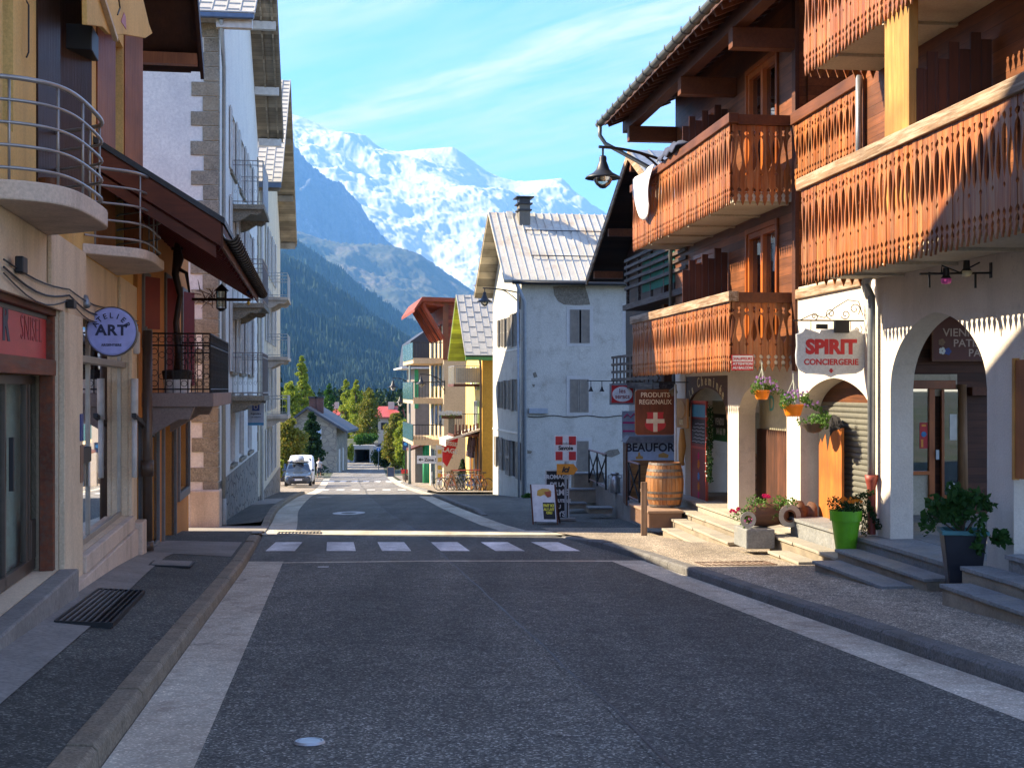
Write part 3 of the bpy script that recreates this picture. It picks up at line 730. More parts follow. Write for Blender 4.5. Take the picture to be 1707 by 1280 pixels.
def balcony(parent, c, ya, yb, zf, zt, h, rail_m=M_rail, near_side=True, far_side=False, slab=True, rail_ext=.12, railh=.17):
    """zf floor top, zt top of handrail, h height of the cut boards"""
    s = MB()
    if slab:
        s.box(c + .12, -.003, ya + .02, yb - .02, zf - .16, zf)
        for k in range(int((yb - ya) / 1.6) + 1):
            yy = ya + .15 + k * 1.6
            if yy < yb: s.box(c + .15, -.004, yy, yy + .09, zf - .20, zf - .162)
    else: s.box(c + .02, c + .05, ya, yb, zf, zf + .05)
    p = s.build('balcony', M_soffit, parent)
    f = MB(); fretwork(f, lambda u, v, w: (c + w, u, v), ya, yb, zt - railh + .02, h)
    if near_side: fretwork(f, lambda u, v, w: (u, ya + w, v), c + .04, -.02, zt - railh + .02, h)
    if far_side: fretwork(f, lambda u, v, w: (u, yb - w, v), c + .04, -.02, zt - railh + .02, h)
    f.build('fretwork', M_fret, p, normals=False)
    r = MB(); r.box(c - .05, c + .13, ya - rail_ext, yb + .08, zt - railh, zt)
    q = r.build('handrail', rail_m, p, bevel=.012)
    r = MB()
    if near_side: r.box(c + .13, -.01, ya - .07, ya + .08, zt - railh - .015, zt - .012)
    r.box(c + .05, c + .12, ya + .02, yb - .02, zf + .12, zf + .2)
    n = max(1, int((yb - ya) / 1.5))
    for k in range(n + 1):
        yy = ya + .06 + (yb - ya - .12) * k / n; r.box(c + .045, c + .115, yy - .04, yy + .04, zf - .1, zt - railh)
    r.build('rail_post', M_rail_r, p, bevel=.006)
    return p

def make_chalet():
    t = fthing('chalet', 'large chalet with white arcade and carved orange brown balconies, nearest on the right', 'chalet', C)
    a = lambda Y, c=0: CY(Y, c)
    # ---- stucco walls with arches
    mb = MB()
    wall(mb, mx(0), a(8.8), a(22.3), -3.2, 1.62, .33,
         holes=[(a(11.3), a(14.87), -3.2, .98), (a(15.5), a(18.3), -3.2, .98), (a(18.95), a(22.0), -3.2, .17)],
         arches=[(a(11.3), a(14.87), -.05, .98, 'point'), (a(15.5), a(18.3), -.0, .98, 'point'), (a(18.95), a(22.0), -.42, .17, 'point')])
    wall(mb, mx(0), a(22.3), a(30.6), -3.2, .44, .33,
         holes=[(a(22.7), a(25.55), -3.2, .12), (a(26.3), a(29.7), -3.2, .27)],
         arches=[(a(22.7), a(25.55), -.50, .12, 'point')])
    mb.box(.33, 8.6, a(30.6) - .3, a(30.6), -3.2, .44)
    mb.box(.33, 4.0, a(9.2), a(22.6), 1.22, 1.62)                   # ceiling of the arcade
    mb.box(.33, 4.0, a(22.6), a(30.28), .28, .44)
    mb.build('arcade_wall', M_stucco_w, t)
    # ---- frontal wall inside the near arcade, shop door and windows
    y0 = a(21.6)
    px = lambda x, y: C.y(x, y, y0)
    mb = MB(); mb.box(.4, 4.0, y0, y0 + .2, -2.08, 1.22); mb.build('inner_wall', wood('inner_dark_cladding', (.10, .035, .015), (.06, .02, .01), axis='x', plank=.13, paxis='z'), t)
    mb = MB(); x0, z0 = px(1510, 648); x1, z1 = px(1589, 624)
    mb.box(x0 - .4, x1 + .02, y0 - .03, y0 - .003, px(1500, 660)[1] - .0, z1); mb.box(px(1582, 0)[0], px(1594, 0)[0], y0 - .035, y0 - .001, -2.08, z1 + .002)
    mb.box(x0 - .4, px(1550, 0)[0], y0 - .06, y0 - .002, -2.08, px(0, 803)[1]); mb.build('door_surround', M_soffit, t)
    mb = MB(); fx0, fx1 = px(1512, 0)[0], px(1552, 0)[0]; top = px(0, 633)[1]
    mb.box(fx0 - .3, px(1592, 0)[0] - .03, y0 - .10, y0 - .036, top - .14, top)
    mb.box(fx1 - .08, fx1 + .02, y0 - .11, y0 - .034, -2.08, top - .14); mb.box(fx0 - .3, fx1 - .08, y0 - .12, y0 - .03, px(0, 803)[1], px(0, 796)[1])
    d = mb.build('shop_window', M_oframe, t, bevel=.006)
    MB().box(fx0 - .3, fx1 - .08, y0 - .07, y0 - .062, px(0, 796)[1], top - .14).build('pane', M_pane, d)
    mb = MB(); dx0, dx1 = px(1564, 0)[0], px(1592, 0)[0]
    mb.box(dx0, dx0 + .05, y0 - .13, y0 - .08, -2.05, top - .15); mb.box(dx0 + .05, dx1, y0 - .125, y0 - .085, -2.05, -1.75)
    d = mb.build('shop_door', M_oframe, t, bevel=.005)
    MB().box(dx0 + .05, dx1, y0 - .11, y0 - .10, -1.75, top - .15).build('pane', M_pane, d)
    MB().box(px(1552, 0)[0] + .02, px(1556, 0)[0] + .03, y0 - .15, y0 - .13, px(0, 775)[1], px(0, 758)[1]).build('handle', M_zinc, d)
    wood_post = MB().tube([(px(1600, 0)[0], y0 - .12, -2.08), (px(1599, 0)[0], y0 - .1, px(0, 640)[1])], [.085, .075], 10)
    wood_post.build('log_post', wood('log_post', (.30, .16, .07), (.16, .08, .035), axis='z', gray=(.10, .05, .02)), t, smooth=True)
    mb = MB(); mb.box(px(1612, 0)[0], px(1650, 0)[0], y0 - .2, y0 - .02, px(0, 660)[1], px(0, 645)[1]); mb.build('lintel_beam', M_beam, t)
    # door glass stickers
    mb = MB()
    cx_, cz_ = px(1582, 810); mb.lathe([(0, y0 - .119), (.072, y0 - .119), (.072, y0 - .116)], (cx_, 0, cz_), 20, 'y'); mb.build('round_sticker', flat('sticker_white', (.7, .7, .72)), t)
    mb = MB(); a_, b_ = px(1578, 733), px(1590, 690); mb.box(a_[0], b_[0], y0 - .119, y0 - .116, a_[1], b_[1]); mb.build('paper_notice', flat('paper', (.62, .60, .55)), t)
    mb = MB(); a_, b_ = px(1530, 747), px(1543, 704); mb.box(a_[0], b_[0], y0 - .078, y0 - .072, a_[1], b_[1]); pz = mb.build('poster', M_red, t)
    mb = MB(); m_ = (a_[0] + b_[0]) / 2; q = (b_[1] - a_[1])
    mb.box(a_[0] + .02, m_ - .01, y0 - .081, y0 - .079, a_[1] + .05 * q, a_[1] + .35 * q); mb.box(a_[0] + .03, b_[0] - .03, y0 - .081, y0 - .079, a_[1] + .85 * q, a_[1] + .93 * q)
    mb.build('poster_patch', M_orange, pz)
    mb = MB().lathe([(0, y0 - .082), (.045, y0 - .082), (.045, y0 - .079)], (m_, 0, a_[1] + .55 * q), 16, 'y'); mb.build('poster_patch', flat('poster_blue', (.03, .20, .45)), pz)
    # ---- roller shutter behind the second arch
    mb = MB(); ya, yb = a(18.95) - .05, a(22.0) + .05; z = -2.4
    while z < -.22:
        mb.prism([(.36, z), (.34, z + .02), (.335, z + .045), (.34, z + .07), (.36, z + .085)], lambda u, v, w: (u, w, v), ya, yb); z += .088
    mb.build('roller_shutter', mat('shutter_metal', (.21, .20, .16), (.17, .165, .135), scale=2, rough=.5, metal=.3, bump=.05, stain=(.10, .09, .07), stain_amt=.5), t)
    MB().box(.345, .36, ya, yb, -.22, .3).build('shutter_top_panel', M_timber, t)
    # ---- third opening: cream window front and dark boards
    mb = MB(); mb.box(.55, .6, a(22.6), a(26), -.78, .3); bk = mb.build('cream_panel', flat('cream_panel', (.56, .50, .32)), t)
    mb = MB(); text_into(mb, 'D', .42, lambda u, v, w: (.545 - w, -u, v), -a(25.2), -.42, bold=.004); text_into(mb, 'E R', .28, lambda u, v, w: (.545 - w, -u, v), -a(24.0), -.52)
    mb.build('lettering', flat('teal', (.10, .42, .40)), bk)
    MB().box(.5, .6, a(22.6), a(26), -2.4, -.785).build('board_panel', wood('dark_board_panel', (.13, .045, .02), (.05, .018, .01), axis='z', plank=.16, paxis='y'), t)
    # ---- fourth opening: wooden arch board, little shop front
    ya, yb = a(26.3), a(29.7); mid = (ya + yb) / 2
    mb = MB(); wall(mb, mx(.02), ya, yb, -.62, .27, .05, holes=[(ya + .16, yb - .16, -.62, .02)], arches=[(ya + .16, yb - .16, -.55, .02, 'round')])
    ab = mb.build('arch_board', wood('arch_board', (.12, .05, .02), (.07, .03, .012), axis='y'), t)
    mb = MB(); txt = 'La Cheminée'; n = len(txt)
    for i, ch in enumerate(txt):
        if ch == ' ': continue
        th = math.pi * (.83 - .66 * i / (n - 1)); rr = (yb - ya) / 2 - .24
        text_into(mb, ch, .30, lambda u, v, w: (.015 - w, -u, v), -(mid) + rr * math.cos(th), -.48 + .56 * math.sin(th), rot=(th - math.pi / 2) * .55, bold=.004)
    mb.build('lettering', flat('cream_lettering', (.60, .48, .24)), ab)
    mb = MB(); mb.box(1.1, 1.2, ya - .3, yb + .3, -2.4, .3); mb.build('stone_front', masonry('shop_stone', (.34, .22, .12), (.24, .14, .08), (.10, .07, .05), scale=2.0), t)
    MB().box(.95, 1.09, ya - .2, yb + .2, -.5, .28).build('cream_panel', M_soffit, t)
    MB().box(.9, .94, ya + .2, mid + .5, -1.35, -.5).build('display_case', flat('shop_display', (.20, .19, .13)), t)
    # ---- timber upper walls
    mb = MB(); wall(mb, mx(0.0), a(22.3), a(30.6), .44, 6.75, .2, holes=[(a(23.2), a(24.9), .62, 2.9), (a(23.2), a(24.9), 3.35, 5.9), (a(27.2), a(28.7), .62, 2.8), (a(27.2), a(28.7), 3.35, 5.7)])
    wall(mb, mx(0.0), a(8.8), a(19.3), 1.62, 8.6, .2, holes=[(a(16.0), a(17.4), 1.9, 4.0), (a(11.0), a(12.8), 1.9, 4.0)])
    wall(mb, mx(1.3), a(19.3), a(22.3), 1.62, 8.6, .2)
    wall(mb, my(a(22.3)), 0.202, 1.3, 1.62, 8.6, -.1); wall(mb, my(a(19.3)), 0.202, 1.3, 1.62, 8.6, -.1)
    mb.box(0.2, 8.6, a(30.6) - .2, a(30.6) - .001, .45, 7.2)
    mb.build('timber_wall', M_timber, t)
    MB().box(-.045, .03, a(22.3) - .16, a(22.3) + .01, .3, 6.6).box(-.03, .05, a(19.3) - .12, a(19.3) + .02, 1.64, 6.5).build('corner_post', M_beam, t, bevel=.008)
    MB().box(-.05, .06, a(19.0), a(22.3) - .17, 1.50, 1.66).build('sill_beam', M_rail, t, bevel=.01)
    MB().box(.01, 1.29, a(19.3), a(22.3) - .01, 1.625, 1.7).build('landing_floor', M_soffit, t)
    # ---- windows of the timber wall
    for (Ya, Yb, z0, z1) in ((23.2, 24.9, .62, 2.9), (23.2, 24.9, 3.35, 5.9), (27.2, 28.7, .62, 2.8), (27.2, 28.7, 3.35, 5.7), (16.0, 17.4, 1.9, 4.0), (11.0, 12.8, 1.9, 4.0)):
        ya, yb = a(Ya), a(Yb); f = MB(); m_ = (ya + yb) / 2
        for s0, s1 in ((ya, ya + .09), (yb - .09, yb), (m_ - .06, m_ + .06)): f.box(-.02, .12, s0, s1, z0, z1)
        f.box(-.02, .12, ya + .09, yb - .09, z1 - .1, z1).box(-.02, .12, ya + .09, yb - .09, z0, z0 + .08).box(-.05, -.003, ya - .09, ya, z0, z1 + .09).box(-.05, -.003, yb, yb + .09, z0, z1 + .09).box(-.05, -.004, ya, yb, z1, z1 + .09)
        w = f.build('window', M_oframe, t, bevel=.005)
        MB().box(.06, .07, ya + .09, yb - .09, z0 + .08, z1 - .1).build('pane', M_pane, w)
        cu_ = MB(); k = 26
        for (s0, s1) in ((ya + .1, ya + .42), (m_ + .1, m_ + .45)):
            for i in range(k):
                u0, u1 = s0 + (s1 - s0) * i / k, s0 + (s1 - s0) * (i + 1) / k
                x0, x1 = .14 + .02 * math.sin(i * 1.6), .14 + .02 * math.sin((i + 1) * 1.6)
                cu_.quad((x0, u0, z0 + .05), (x1, u1, z0 + .05), (x1, u1, z1 - .05), (x0, u0, z1 - .05))
        cu_.build('curtain', M_curtain, w, smooth=True, normals=False)
    MB().box(.6, .65, a(22.4), a(30.2), .5, 6.5).box(.5, .55, a(9), a(19.2), 1.7, 6.5).build('room_dark', M_dark, t)
    # ---- balconies
    balcony(t, -1.09, a(22.3, -1.09), a(30.1, -1.09), .58, 1.64, 1.20, M_rail)
    balcony(t, -1.09, a(22.3, -1.09), a(30.1, -1.09), 3.34, 4.64, 1.38, M_rail_r)
    balcony(t, -1.09, a(9.6, -1.09), a(18.72, -1.09), 1.72, 2.98, 1.36, M_rail, near_side=False, far_side=True)
    balcony(t, -1.09, a(9.6, -1.09), a(18.6, -1.09), 4.66, 5.9, 1.36, M_rail, near_side=False, far_side=True)
    balcony(t, -.06, a(19.25), a(22.12), 3.42, 4.62, 1.1, M_rail_r, near_side=False, slab=False, rail_ext=0, railh=.2)
    # chauffeur notice on the end of the lower balcony
    # ---- plank screens between flats, facing down the street
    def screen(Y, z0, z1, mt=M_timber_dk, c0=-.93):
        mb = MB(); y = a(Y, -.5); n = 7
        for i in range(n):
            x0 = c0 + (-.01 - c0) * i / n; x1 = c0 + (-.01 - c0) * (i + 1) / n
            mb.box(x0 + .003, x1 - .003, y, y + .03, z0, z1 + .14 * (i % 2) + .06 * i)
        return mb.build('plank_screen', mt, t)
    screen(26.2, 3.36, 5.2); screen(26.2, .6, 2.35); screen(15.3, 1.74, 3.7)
    ysc = a(15.9, -1.0)
    MB().box(-1.02, -.9, a(15.25, -1), a(15.95, -1), 1.74, 4.5).build('yellow_post', M_yel, t, bevel=.01)
    # ---- roof of the far half
    ya, yb = a(20.6), a(31.5); zz_ = lambda c: 6.42 + .40 * (c + 1.0)
    mb = MB(); prof = [(-1.5, zz_(-1.5) + .02), (-1.5, zz_(-1.5) + .16), (5, zz_(5) + .16), (5, zz_(5) + .02)]
    mb.prism(prof, lambda u, v, w: (u, w, v), ya, yb); mb.prism([(5, zz_(5) + .02), (5, zz_(5) + .16), (11.5, zz_(5) - 2.44), (11.5, zz_(5) - 2.58)], lambda u, v, w: (u, w, v), ya, yb)
    rf = mb.build('roof', wood('roof_boards', (.09, .035, .018), (.05, .02, .012), axis='x', plank=.2, paxis='y'), t)
    mb = MB(); mb.prism([(-1.54, zz_(-1.54) + .165), (-1.54, zz_(-1.54) + .20), (5, zz_(5) + .20), (5, zz_(5) + .165)], lambda u, v, w: (u, w, v), ya - .05, yb + .05); mb.build('roof_covering', M_zinc, rf)
    mb = MB(); y = ya + .1
    while y < yb: mb.beam((-1.48, y, zz_(-1.48) - .04), (.0, y, zz_(0) - .04), .08, .11); y += .42
    mb.build('rafters', M_beam, rf)
    mb = MB(); mb.box(-1.08, -.84, a(20.6), a(31.3, -1), 6.05, 6.33); mb.build('purlin', M_beam, t, bevel=.01)
    for Y in (22.1, 25.6, 30.4): MB().box(-1.12, .0, a(Y, -.5), a(Y, -.5) + .24, 5.70, 6.045).build('bracket_beam', M_rail_r, t, bevel=.01)
    mb = MB(); zg = zz_(-1.6) + .10
    pr = [(-1.63 + .085 * math.cos(q), zg + .085 * math.sin(q)) for q in [math.pi + math.pi * k / 8 for k in range(9)]] + [(-1.63 + .078 * math.cos(q), zg + .078 * math.sin(q)) for q in [2 * math.pi - math.pi * k / 8 for k in range(9)]]
    mb.prism(pr, lambda u, v, w: (u, w, v), ya, yb + .05)
    y = ya + .2
    while y < yb:
        mb.tube([(-1.63 + .096 * math.cos(q), y, zg + .096 * math.sin(q)) for q in [math.pi * .85 + math.pi * 1.2 * k / 8 for k in range(9)]] + [(-1.5, y, zg + .1)], .014, 5); y += .62
    g = mb.build('gutter', mat('gutter_green_grey', (.20, .21, .19), (.15, .155, .14), metal=.5, rough=.45, scale=3), t)
    mb = MB().tube([(-1.63, yb - .12, zg - .08), (-1.63, yb - .12, zg - .3), (-1.5, yb - .15, zg - .5), (-.15, yb - .7, zg - 1.35), (-.08, yb - .75, zg - 1.6), (-.08, yb - .8, .5)], .05, 10); mb.build('downpipe', MATS['gutter_green_grey'], g, smooth=True)
    # ---- roof of the near half
    mb = MB(); z2 = lambda c: 8.35 + .40 * (c + 1.8)
    mb.prism([(-1.9, z2(-1.9)), (-1.9, z2(-1.9) + .18), (5, z2(5) + .18), (5, z2(5))], lambda u, v, w: (u, w, v), a(8.2), a(22.9)); mb.build('roof', MATS['roof_boards'], t)
    # ---- downpipes
    xp, _ = 0, 0; yp = C.x(1455, 0, -.08)[0]
    mb = MB().tube([(-.14, yp - .02, 1.62), (-.15, yp + .12, 1.50), (-.10, yp, 1.30), (-.10, yp, 1.15), (-.10, yp, -1.25)], .055, 12); dp = mb.build('downpipe', M_zinc, t, smooth=True)
    MB().tube([(-.14, yp - .02, 1.60), (-.15, yp + .13, 1.50), (-.11, yp + .02, 1.30)], .068, 12).build('swan_neck', M_offwhite, dp, smooth=True)
    MB().lathe([(.06, -2.06), (.06, -1.4), (.085, -1.3), (.095, -1.22), (.075, -1.22), (.06, -1.26)], (-.10, yp, 0), 14).build('pipe_shoe', flat('rust_red_shoe', (.22, .035, .02)), dp, smooth=True)
    yq = C.x(1437, 0, -.05)[0]; MB().tube([(-.1, yq, 2.9), (-.1, yq, 4.55)], .045, 10).build('downpipe', M_zinc, t, smooth=True)
    return t
chalet = make_chalet()

# ---- terrace and steps
def slab_step(name, label, parts, group='stone steps along the arcade'):
    """parts: list of (x0,x1,y0,y1,ztop,zbot) in the chalet frame; slabs on risers"""
    x = sum(p[0] for p in parts) / len(parts); y = sum(p[2] for p in parts) / len(parts)
    t = thing(name, label, 'steps', C.w(x, y, parts[0][5]), C.phi, group); o = Vector((x, y, parts[0][5]))
    r = MB(); s = MB()
    for (x0, x1, y0, y1, zt, zb, *_m) in parts:
        r.box(x0 + .03 - o.x, x1 - o.x, y0 + .02 - o.y, y1 - .02 - o.y, zb - o.z, zt - .045 - o.z)
        yy = y0
        while yy < y1 - .05:
            e = min(y1, yy + random.uniform(.7, 1.3))
            if y1 - e < .3: e = y1
            j = random.uniform(-.012, .012)
            s.box(x0 + j - o.x, x1 - o.x, yy + .004 - o.y, e - .004 - o.y, zt - .043 - o.z, zt + j * .3 - o.z); yy = e
    r.build('riser', M_riser, t); s.build('slab', parts[0][6] if len(parts[0]) > 6 else M_slate, t, bevel=.006); return t
sw = lambda Y: zr(Y) + .118
def floor_sheet(name, x0, x1, Ya, Yb, zt, m_):
    mb = MB(); a_, b_ = CY(Ya), CY(Yb); n = int((b_ - a_) / 1.1) + 1; k = int((x1 - x0) / .8) + 1
    for i in range(n):
        for j in range(k):
            mb.box(x0 + (x1 - x0) * j / k + .003, x0 + (x1 - x0) * (j + 1) / k - .003, a_ + (b_ - a_) * i / n + .003, a_ + (b_ - a_) * (i + 1) / n - .003, zt - .05, zt + random.uniform(-.003, .003))
    mb.box(x0 + .04, x1, a_ + .02, b_ - .02, -3.2, zt - .052)
    o = mb.build(name, m_, loc=C.o, rot=(0, 0, C.phi)); o['kind'] = 'structure'; return o
floor_sheet('terrace', -.36, 3.9, 14.3, 21.58, -2.08, M_slate)
floor_sheet('terrace', -.42, 3.9, 8.8, 14.28, -1.78, M_slate)
floor_sheet('terrace', -.33, 3.9, 21.84, 30.6, -2.38, M_flag)
def stp(name, label, rows, m_):
    ps = []
    for (x0, x1, Ya, Yb, zt) in rows: ps.append((x0, x1, CY(Ya), CY(Yb), zt, min(sw(Ya), sw(Yb)) - .1, m_))
    slab_step(name, label, ps)
stp('stone_steps', 'sunlit cream flagstone steps climbing from the pavement to the barrel end of the arcade', [(-.64, -.33, 22.6, 28.2, -2.53), (-.96, -.64, 23.0, 27.2, -2.66), (-1.28, -.96, 23.4, 26.6, -2.79)], M_flag)
stp('stone_steps', 'short flagstone steps between the concrete block and the green pot', [(-.66, -.36, 18.6, 21.7, -2.37), (-.98, -.66, 19.3, 20.7, -2.52)], M_flag)
stp('stone_steps', 'dark slate steps in front of the pointed arch with the shop door', [(-.72, -.37, 15.6, 18.5, -2.23), (-1.12, -.72, 15.9, 18.3, -2.36)], M_slate)
stp('stone_steps', 'slate steps at the right picture edge beside the tall black planter', [(-.78, -.43, 11.2, 14.6, -1.95), (-1.15, -.79, 10.8, 14.3, -2.09)], M_slate)
# ================================================================ left row
A = Frame(-2.35 - .171 * 14, 14, -.171); B = Frame(-2.72 - .15 * 24, 24, -.15); Wf = Frame(-2.70 - .135 * 40, 40, -.135)
M_cream = mat('render_cream', (.76, .61, .41), (.68, .53, .35), scale=1.3, rough=.9, bump=.25, bscale=40, stain=(.26, .19, .13), stain_amt=.35, drip=True)
M_ochre = mat('render_ochre', (.78, .50, .17), (.70, .43, .13), scale=1.1, rough=.9, bump=.3, bscale=40, stain=(.33, .18, .07), stain_amt=.35, drip=True)
M_orangew = mat('render_orange', (.64, .28, .07), (.56, .235, .06), scale=1.1, rough=.9, bump=.35, bscale=40, stain=(.26, .14, .06), stain_amt=.35)
M_white_w = mat('render_white', (.82, .80, .72), (.76, .74, .67), scale=1.0, rough=.9, bump=.2, stain=(.46, .46, .46), stain_amt=.35)
M_cream2 = mat('render_pale_cream', (.70, .64, .48), (.60, .55, .41), scale=1.0, rough=.9, bump=.2, stain=(.36, .32, .25), stain_amt=.4, drip=True)
M_quoin = mat('quoin_granite', (.38, .34, .25), (.25, .225, .17), scale=3.5, rough=.9, bump=.6, bscale=30, stain=(.32, .24, .13), stain_amt=.45, fine=.3)
M_granite = masonry('granite_blocks', (.22, .215, .195), (.30, .27, .22), (.10, .095, .085), scale=1.6, asp=(1, 1, 1.6))
M_shut_dk = wood('shutter_dark_brown', (.050, .024, .016), (.030, .014, .010), axis='z', rough=.45)
M_shut_br = wood('shutter_red_brown', (.36, .13, .04), (.24, .08, .025), axis='z', rough=.45)
M_shut_red = flat('shutter_oxblood', (.16, .012, .012), rough=.45)
M_brownfr = flat('brown_metal_frame', (.085, .060, .045), rough=.4, metal=.2)
M_rust = wood('rusty_timber_fascia', (.21, .060, .022), (.11, .032, .016), axis='y', rough=.7, gray=(.12, .075, .05), gray_amt=.7)
M_railm = flat('grey_railing', (.33, .31, .29), rough=.35, metal=.5)
M_balcon = mat('balcony_concrete', (.68, .55, .42), (.58, .46, .35), scale=2.2, rough=.9, bump=.25, stain=(.27, .22, .17), stain_amt=.5, drip=True)
M_grayfr = mat('grey_surround', (.21, .21, .20), (.16, .16, .155), scale=2, rough=.8, bump=.2)
M_eaves = wood('dark_eaves', (.060, .026, .016), (.035, .016, .010), axis='y', rough=.6)
M_redwood = wood('red_roof_boards', (.24, .060, .022), (.14, .035, .014), axis='x', plank=.14, paxis='y', rough=.6)
M_roof_dk = mat('roof_dark_metal', (.055, .06, .065), (.04, .043, .047), scale=2, rough=.5, metal=.3, bump=.1)
M_tile = mat('roof_pale_tiles', (.50, .47, .41), (.40, .38, .33), scale=3, rough=.7, metal=.0, bump=.15)
M_soff_beige = wood('beige_soffit', (.40, .33, .235), (.33, .27, .19), axis='x', plank=.16, paxis='y', rough=.8)

def closed_shutter_leaf(mb, mp, u0, u1, v0, v1, th=.04, louvre=False):
    w = .055
    mb.prism([(u0, v0), (u1, v0), (u1, v1), (u0, v1)], mp, 0, th * .5)
    for (a, b, c, d) in ((u0, u0 + w, v0, v1), (u1 - w, u1, v0, v1), (u0 + w, u1 - w, v0, v0 + w), (u0 + w, u1 - w, v1 - w, v1), (u0 + w, u1 - w, (v0 + v1) / 2 - w / 2, (v0 + v1) / 2 + w / 2)):
        mb.prism([(a, c), (b, c), (b, d), (a, d)], mp, th * .5 + .001, th)
    if louvre:
        v = v0 + w + .02
        while v < v1 - w - .03:
            mb.prism([(u0 + w, v), (u1 - w, v), (u1 - w, v + .022), (u0 + w, v + .022)], mp, th * .5 + .002, th * .9); v += .045
def win(parent, mp, u0, u1, v0, v1, fm, gm=None, shutters=None, sill=None, louvre=True, th=.2, leaf_out=None, name='window', mull=True, smw=None):
    """mp(u,v,w): w grows outwards from the wall face; the opening is th deep"""
    f = MB(); e = .06; d = -th + .04
    for (a, b, c, g) in ((u0, u0 + e, v0, v1), (u1 - e, u1, v0, v1), (u0 + e, u1 - e, v0, v0 + e), (u0 + e, u1 - e, v1 - e, v1)): f.prism([(a, c), (b, c), (b, g), (a, g)], mp, d, d + .07)
    if mull: m_ = (u0 + u1) / 2; f.prism([(m_ - .035, v0 + e), (m_ + .035, v0 + e), (m_ + .035, v1 - e), (m_ - .035, v1 - e)], mp, d, d + .065)
    w = f.build(name, fm, parent)
    MB().prism([(u0 + e, v0 + e), (u1 - e, v0 + e), (u1 - e, v1 - e), (u0 + e, v1 - e)], mp, d + .03, d + .036).build('pane', gm or M_pane, w)
    MB().prism([(u0, v0), (u1, v0), (u1, v1), (u0, v1)], mp, d - .25, d - .24).build('room_dark', M_dark, w)
    if sill:
        MB().prism([(u0 - .08, v0 - .09), (u1 + .08, v0 - .09), (u1 + .08, v0), (u0 - .08, v0)], mp, -.05, .07).build('sill', sill, w)
    if shutters:
        sw_ = smw or (u1 - u0) / 2
        for s in (-1, 1):
            m2 = MB()
            if s < 0: closed_shutter_leaf(m2, lambda u, v, q: mp(u, v, q + .02), u0 - sw_, u0 - .01, v0, v1, louvre=louvre)
            else: closed_shutter_leaf(m2, lambda u, v, q: mp(u, v, q + .02), u1 + .01, u1 + sw_, v0, v1, louvre=louvre)
            m2.build('shutter', shutters, w)
    return w
def roof_slope(parent, mat_cover, mat_under, x0, x1, ya, za, yb, zb, th=.14, seam=.45, horiz=0, name='roof', seam_h=.035):
    """roof plane spanning x0..x1, from (ya,za) eave to (yb,zb) ridge, with raised seams up the slope"""
    mb = MB(); mb.prism([(ya, za), (yb, zb), (yb, zb + th), (ya, za + th)], lambda u, v, w: (w, u, v), x0, x1)
    r = mb.build(name, mat_under, parent)
    mb = MB(); mb.prism([(ya - .03 * (1 if yb > ya else -1), za + th + .002), (yb, zb + th + .002), (yb, zb + th + .03), (ya - .03 * (1 if yb > ya else -1), za + th + .03)], lambda u, v, w: (w, u, v), x0 - .03, x1 + .03)
    n = int(abs(x1 - x0) / seam)
    for i in range(n + 1):
        x = x0 + (x1 - x0) * i / n
        mb.prism([(ya, za + th + .03), (yb, zb + th + .03), (yb, zb + th + .03 + seam_h), (ya, za + th + .03 + seam_h)], lambda u, v, w: (w, u, v), x - .015, x + .015)
    if horiz:
        L = math.hypot(yb - ya, zb - za); k = int(L / horiz)
        for j in range(k):
            t0 = (j + .5) / k
            for i in range(n):
                t_ = t0 + (.25 / k if i % 2 else -.25 / k); y = ya + (yb - ya) * t_; z = za + (zb - za) * t_ + th + .03
                xa = x0 + (x1 - x0) * i / n; xb = x0 + (x1 - x0) * (i + 1) / n; sg = 1 if yb > ya else -1; mb.box(xa + .015, xb - .015, min(y, y - sg * .05), max(y, y - sg * .05), z - .02, z + .022)
    mb.build('roof_covering', mat_cover, r); return r

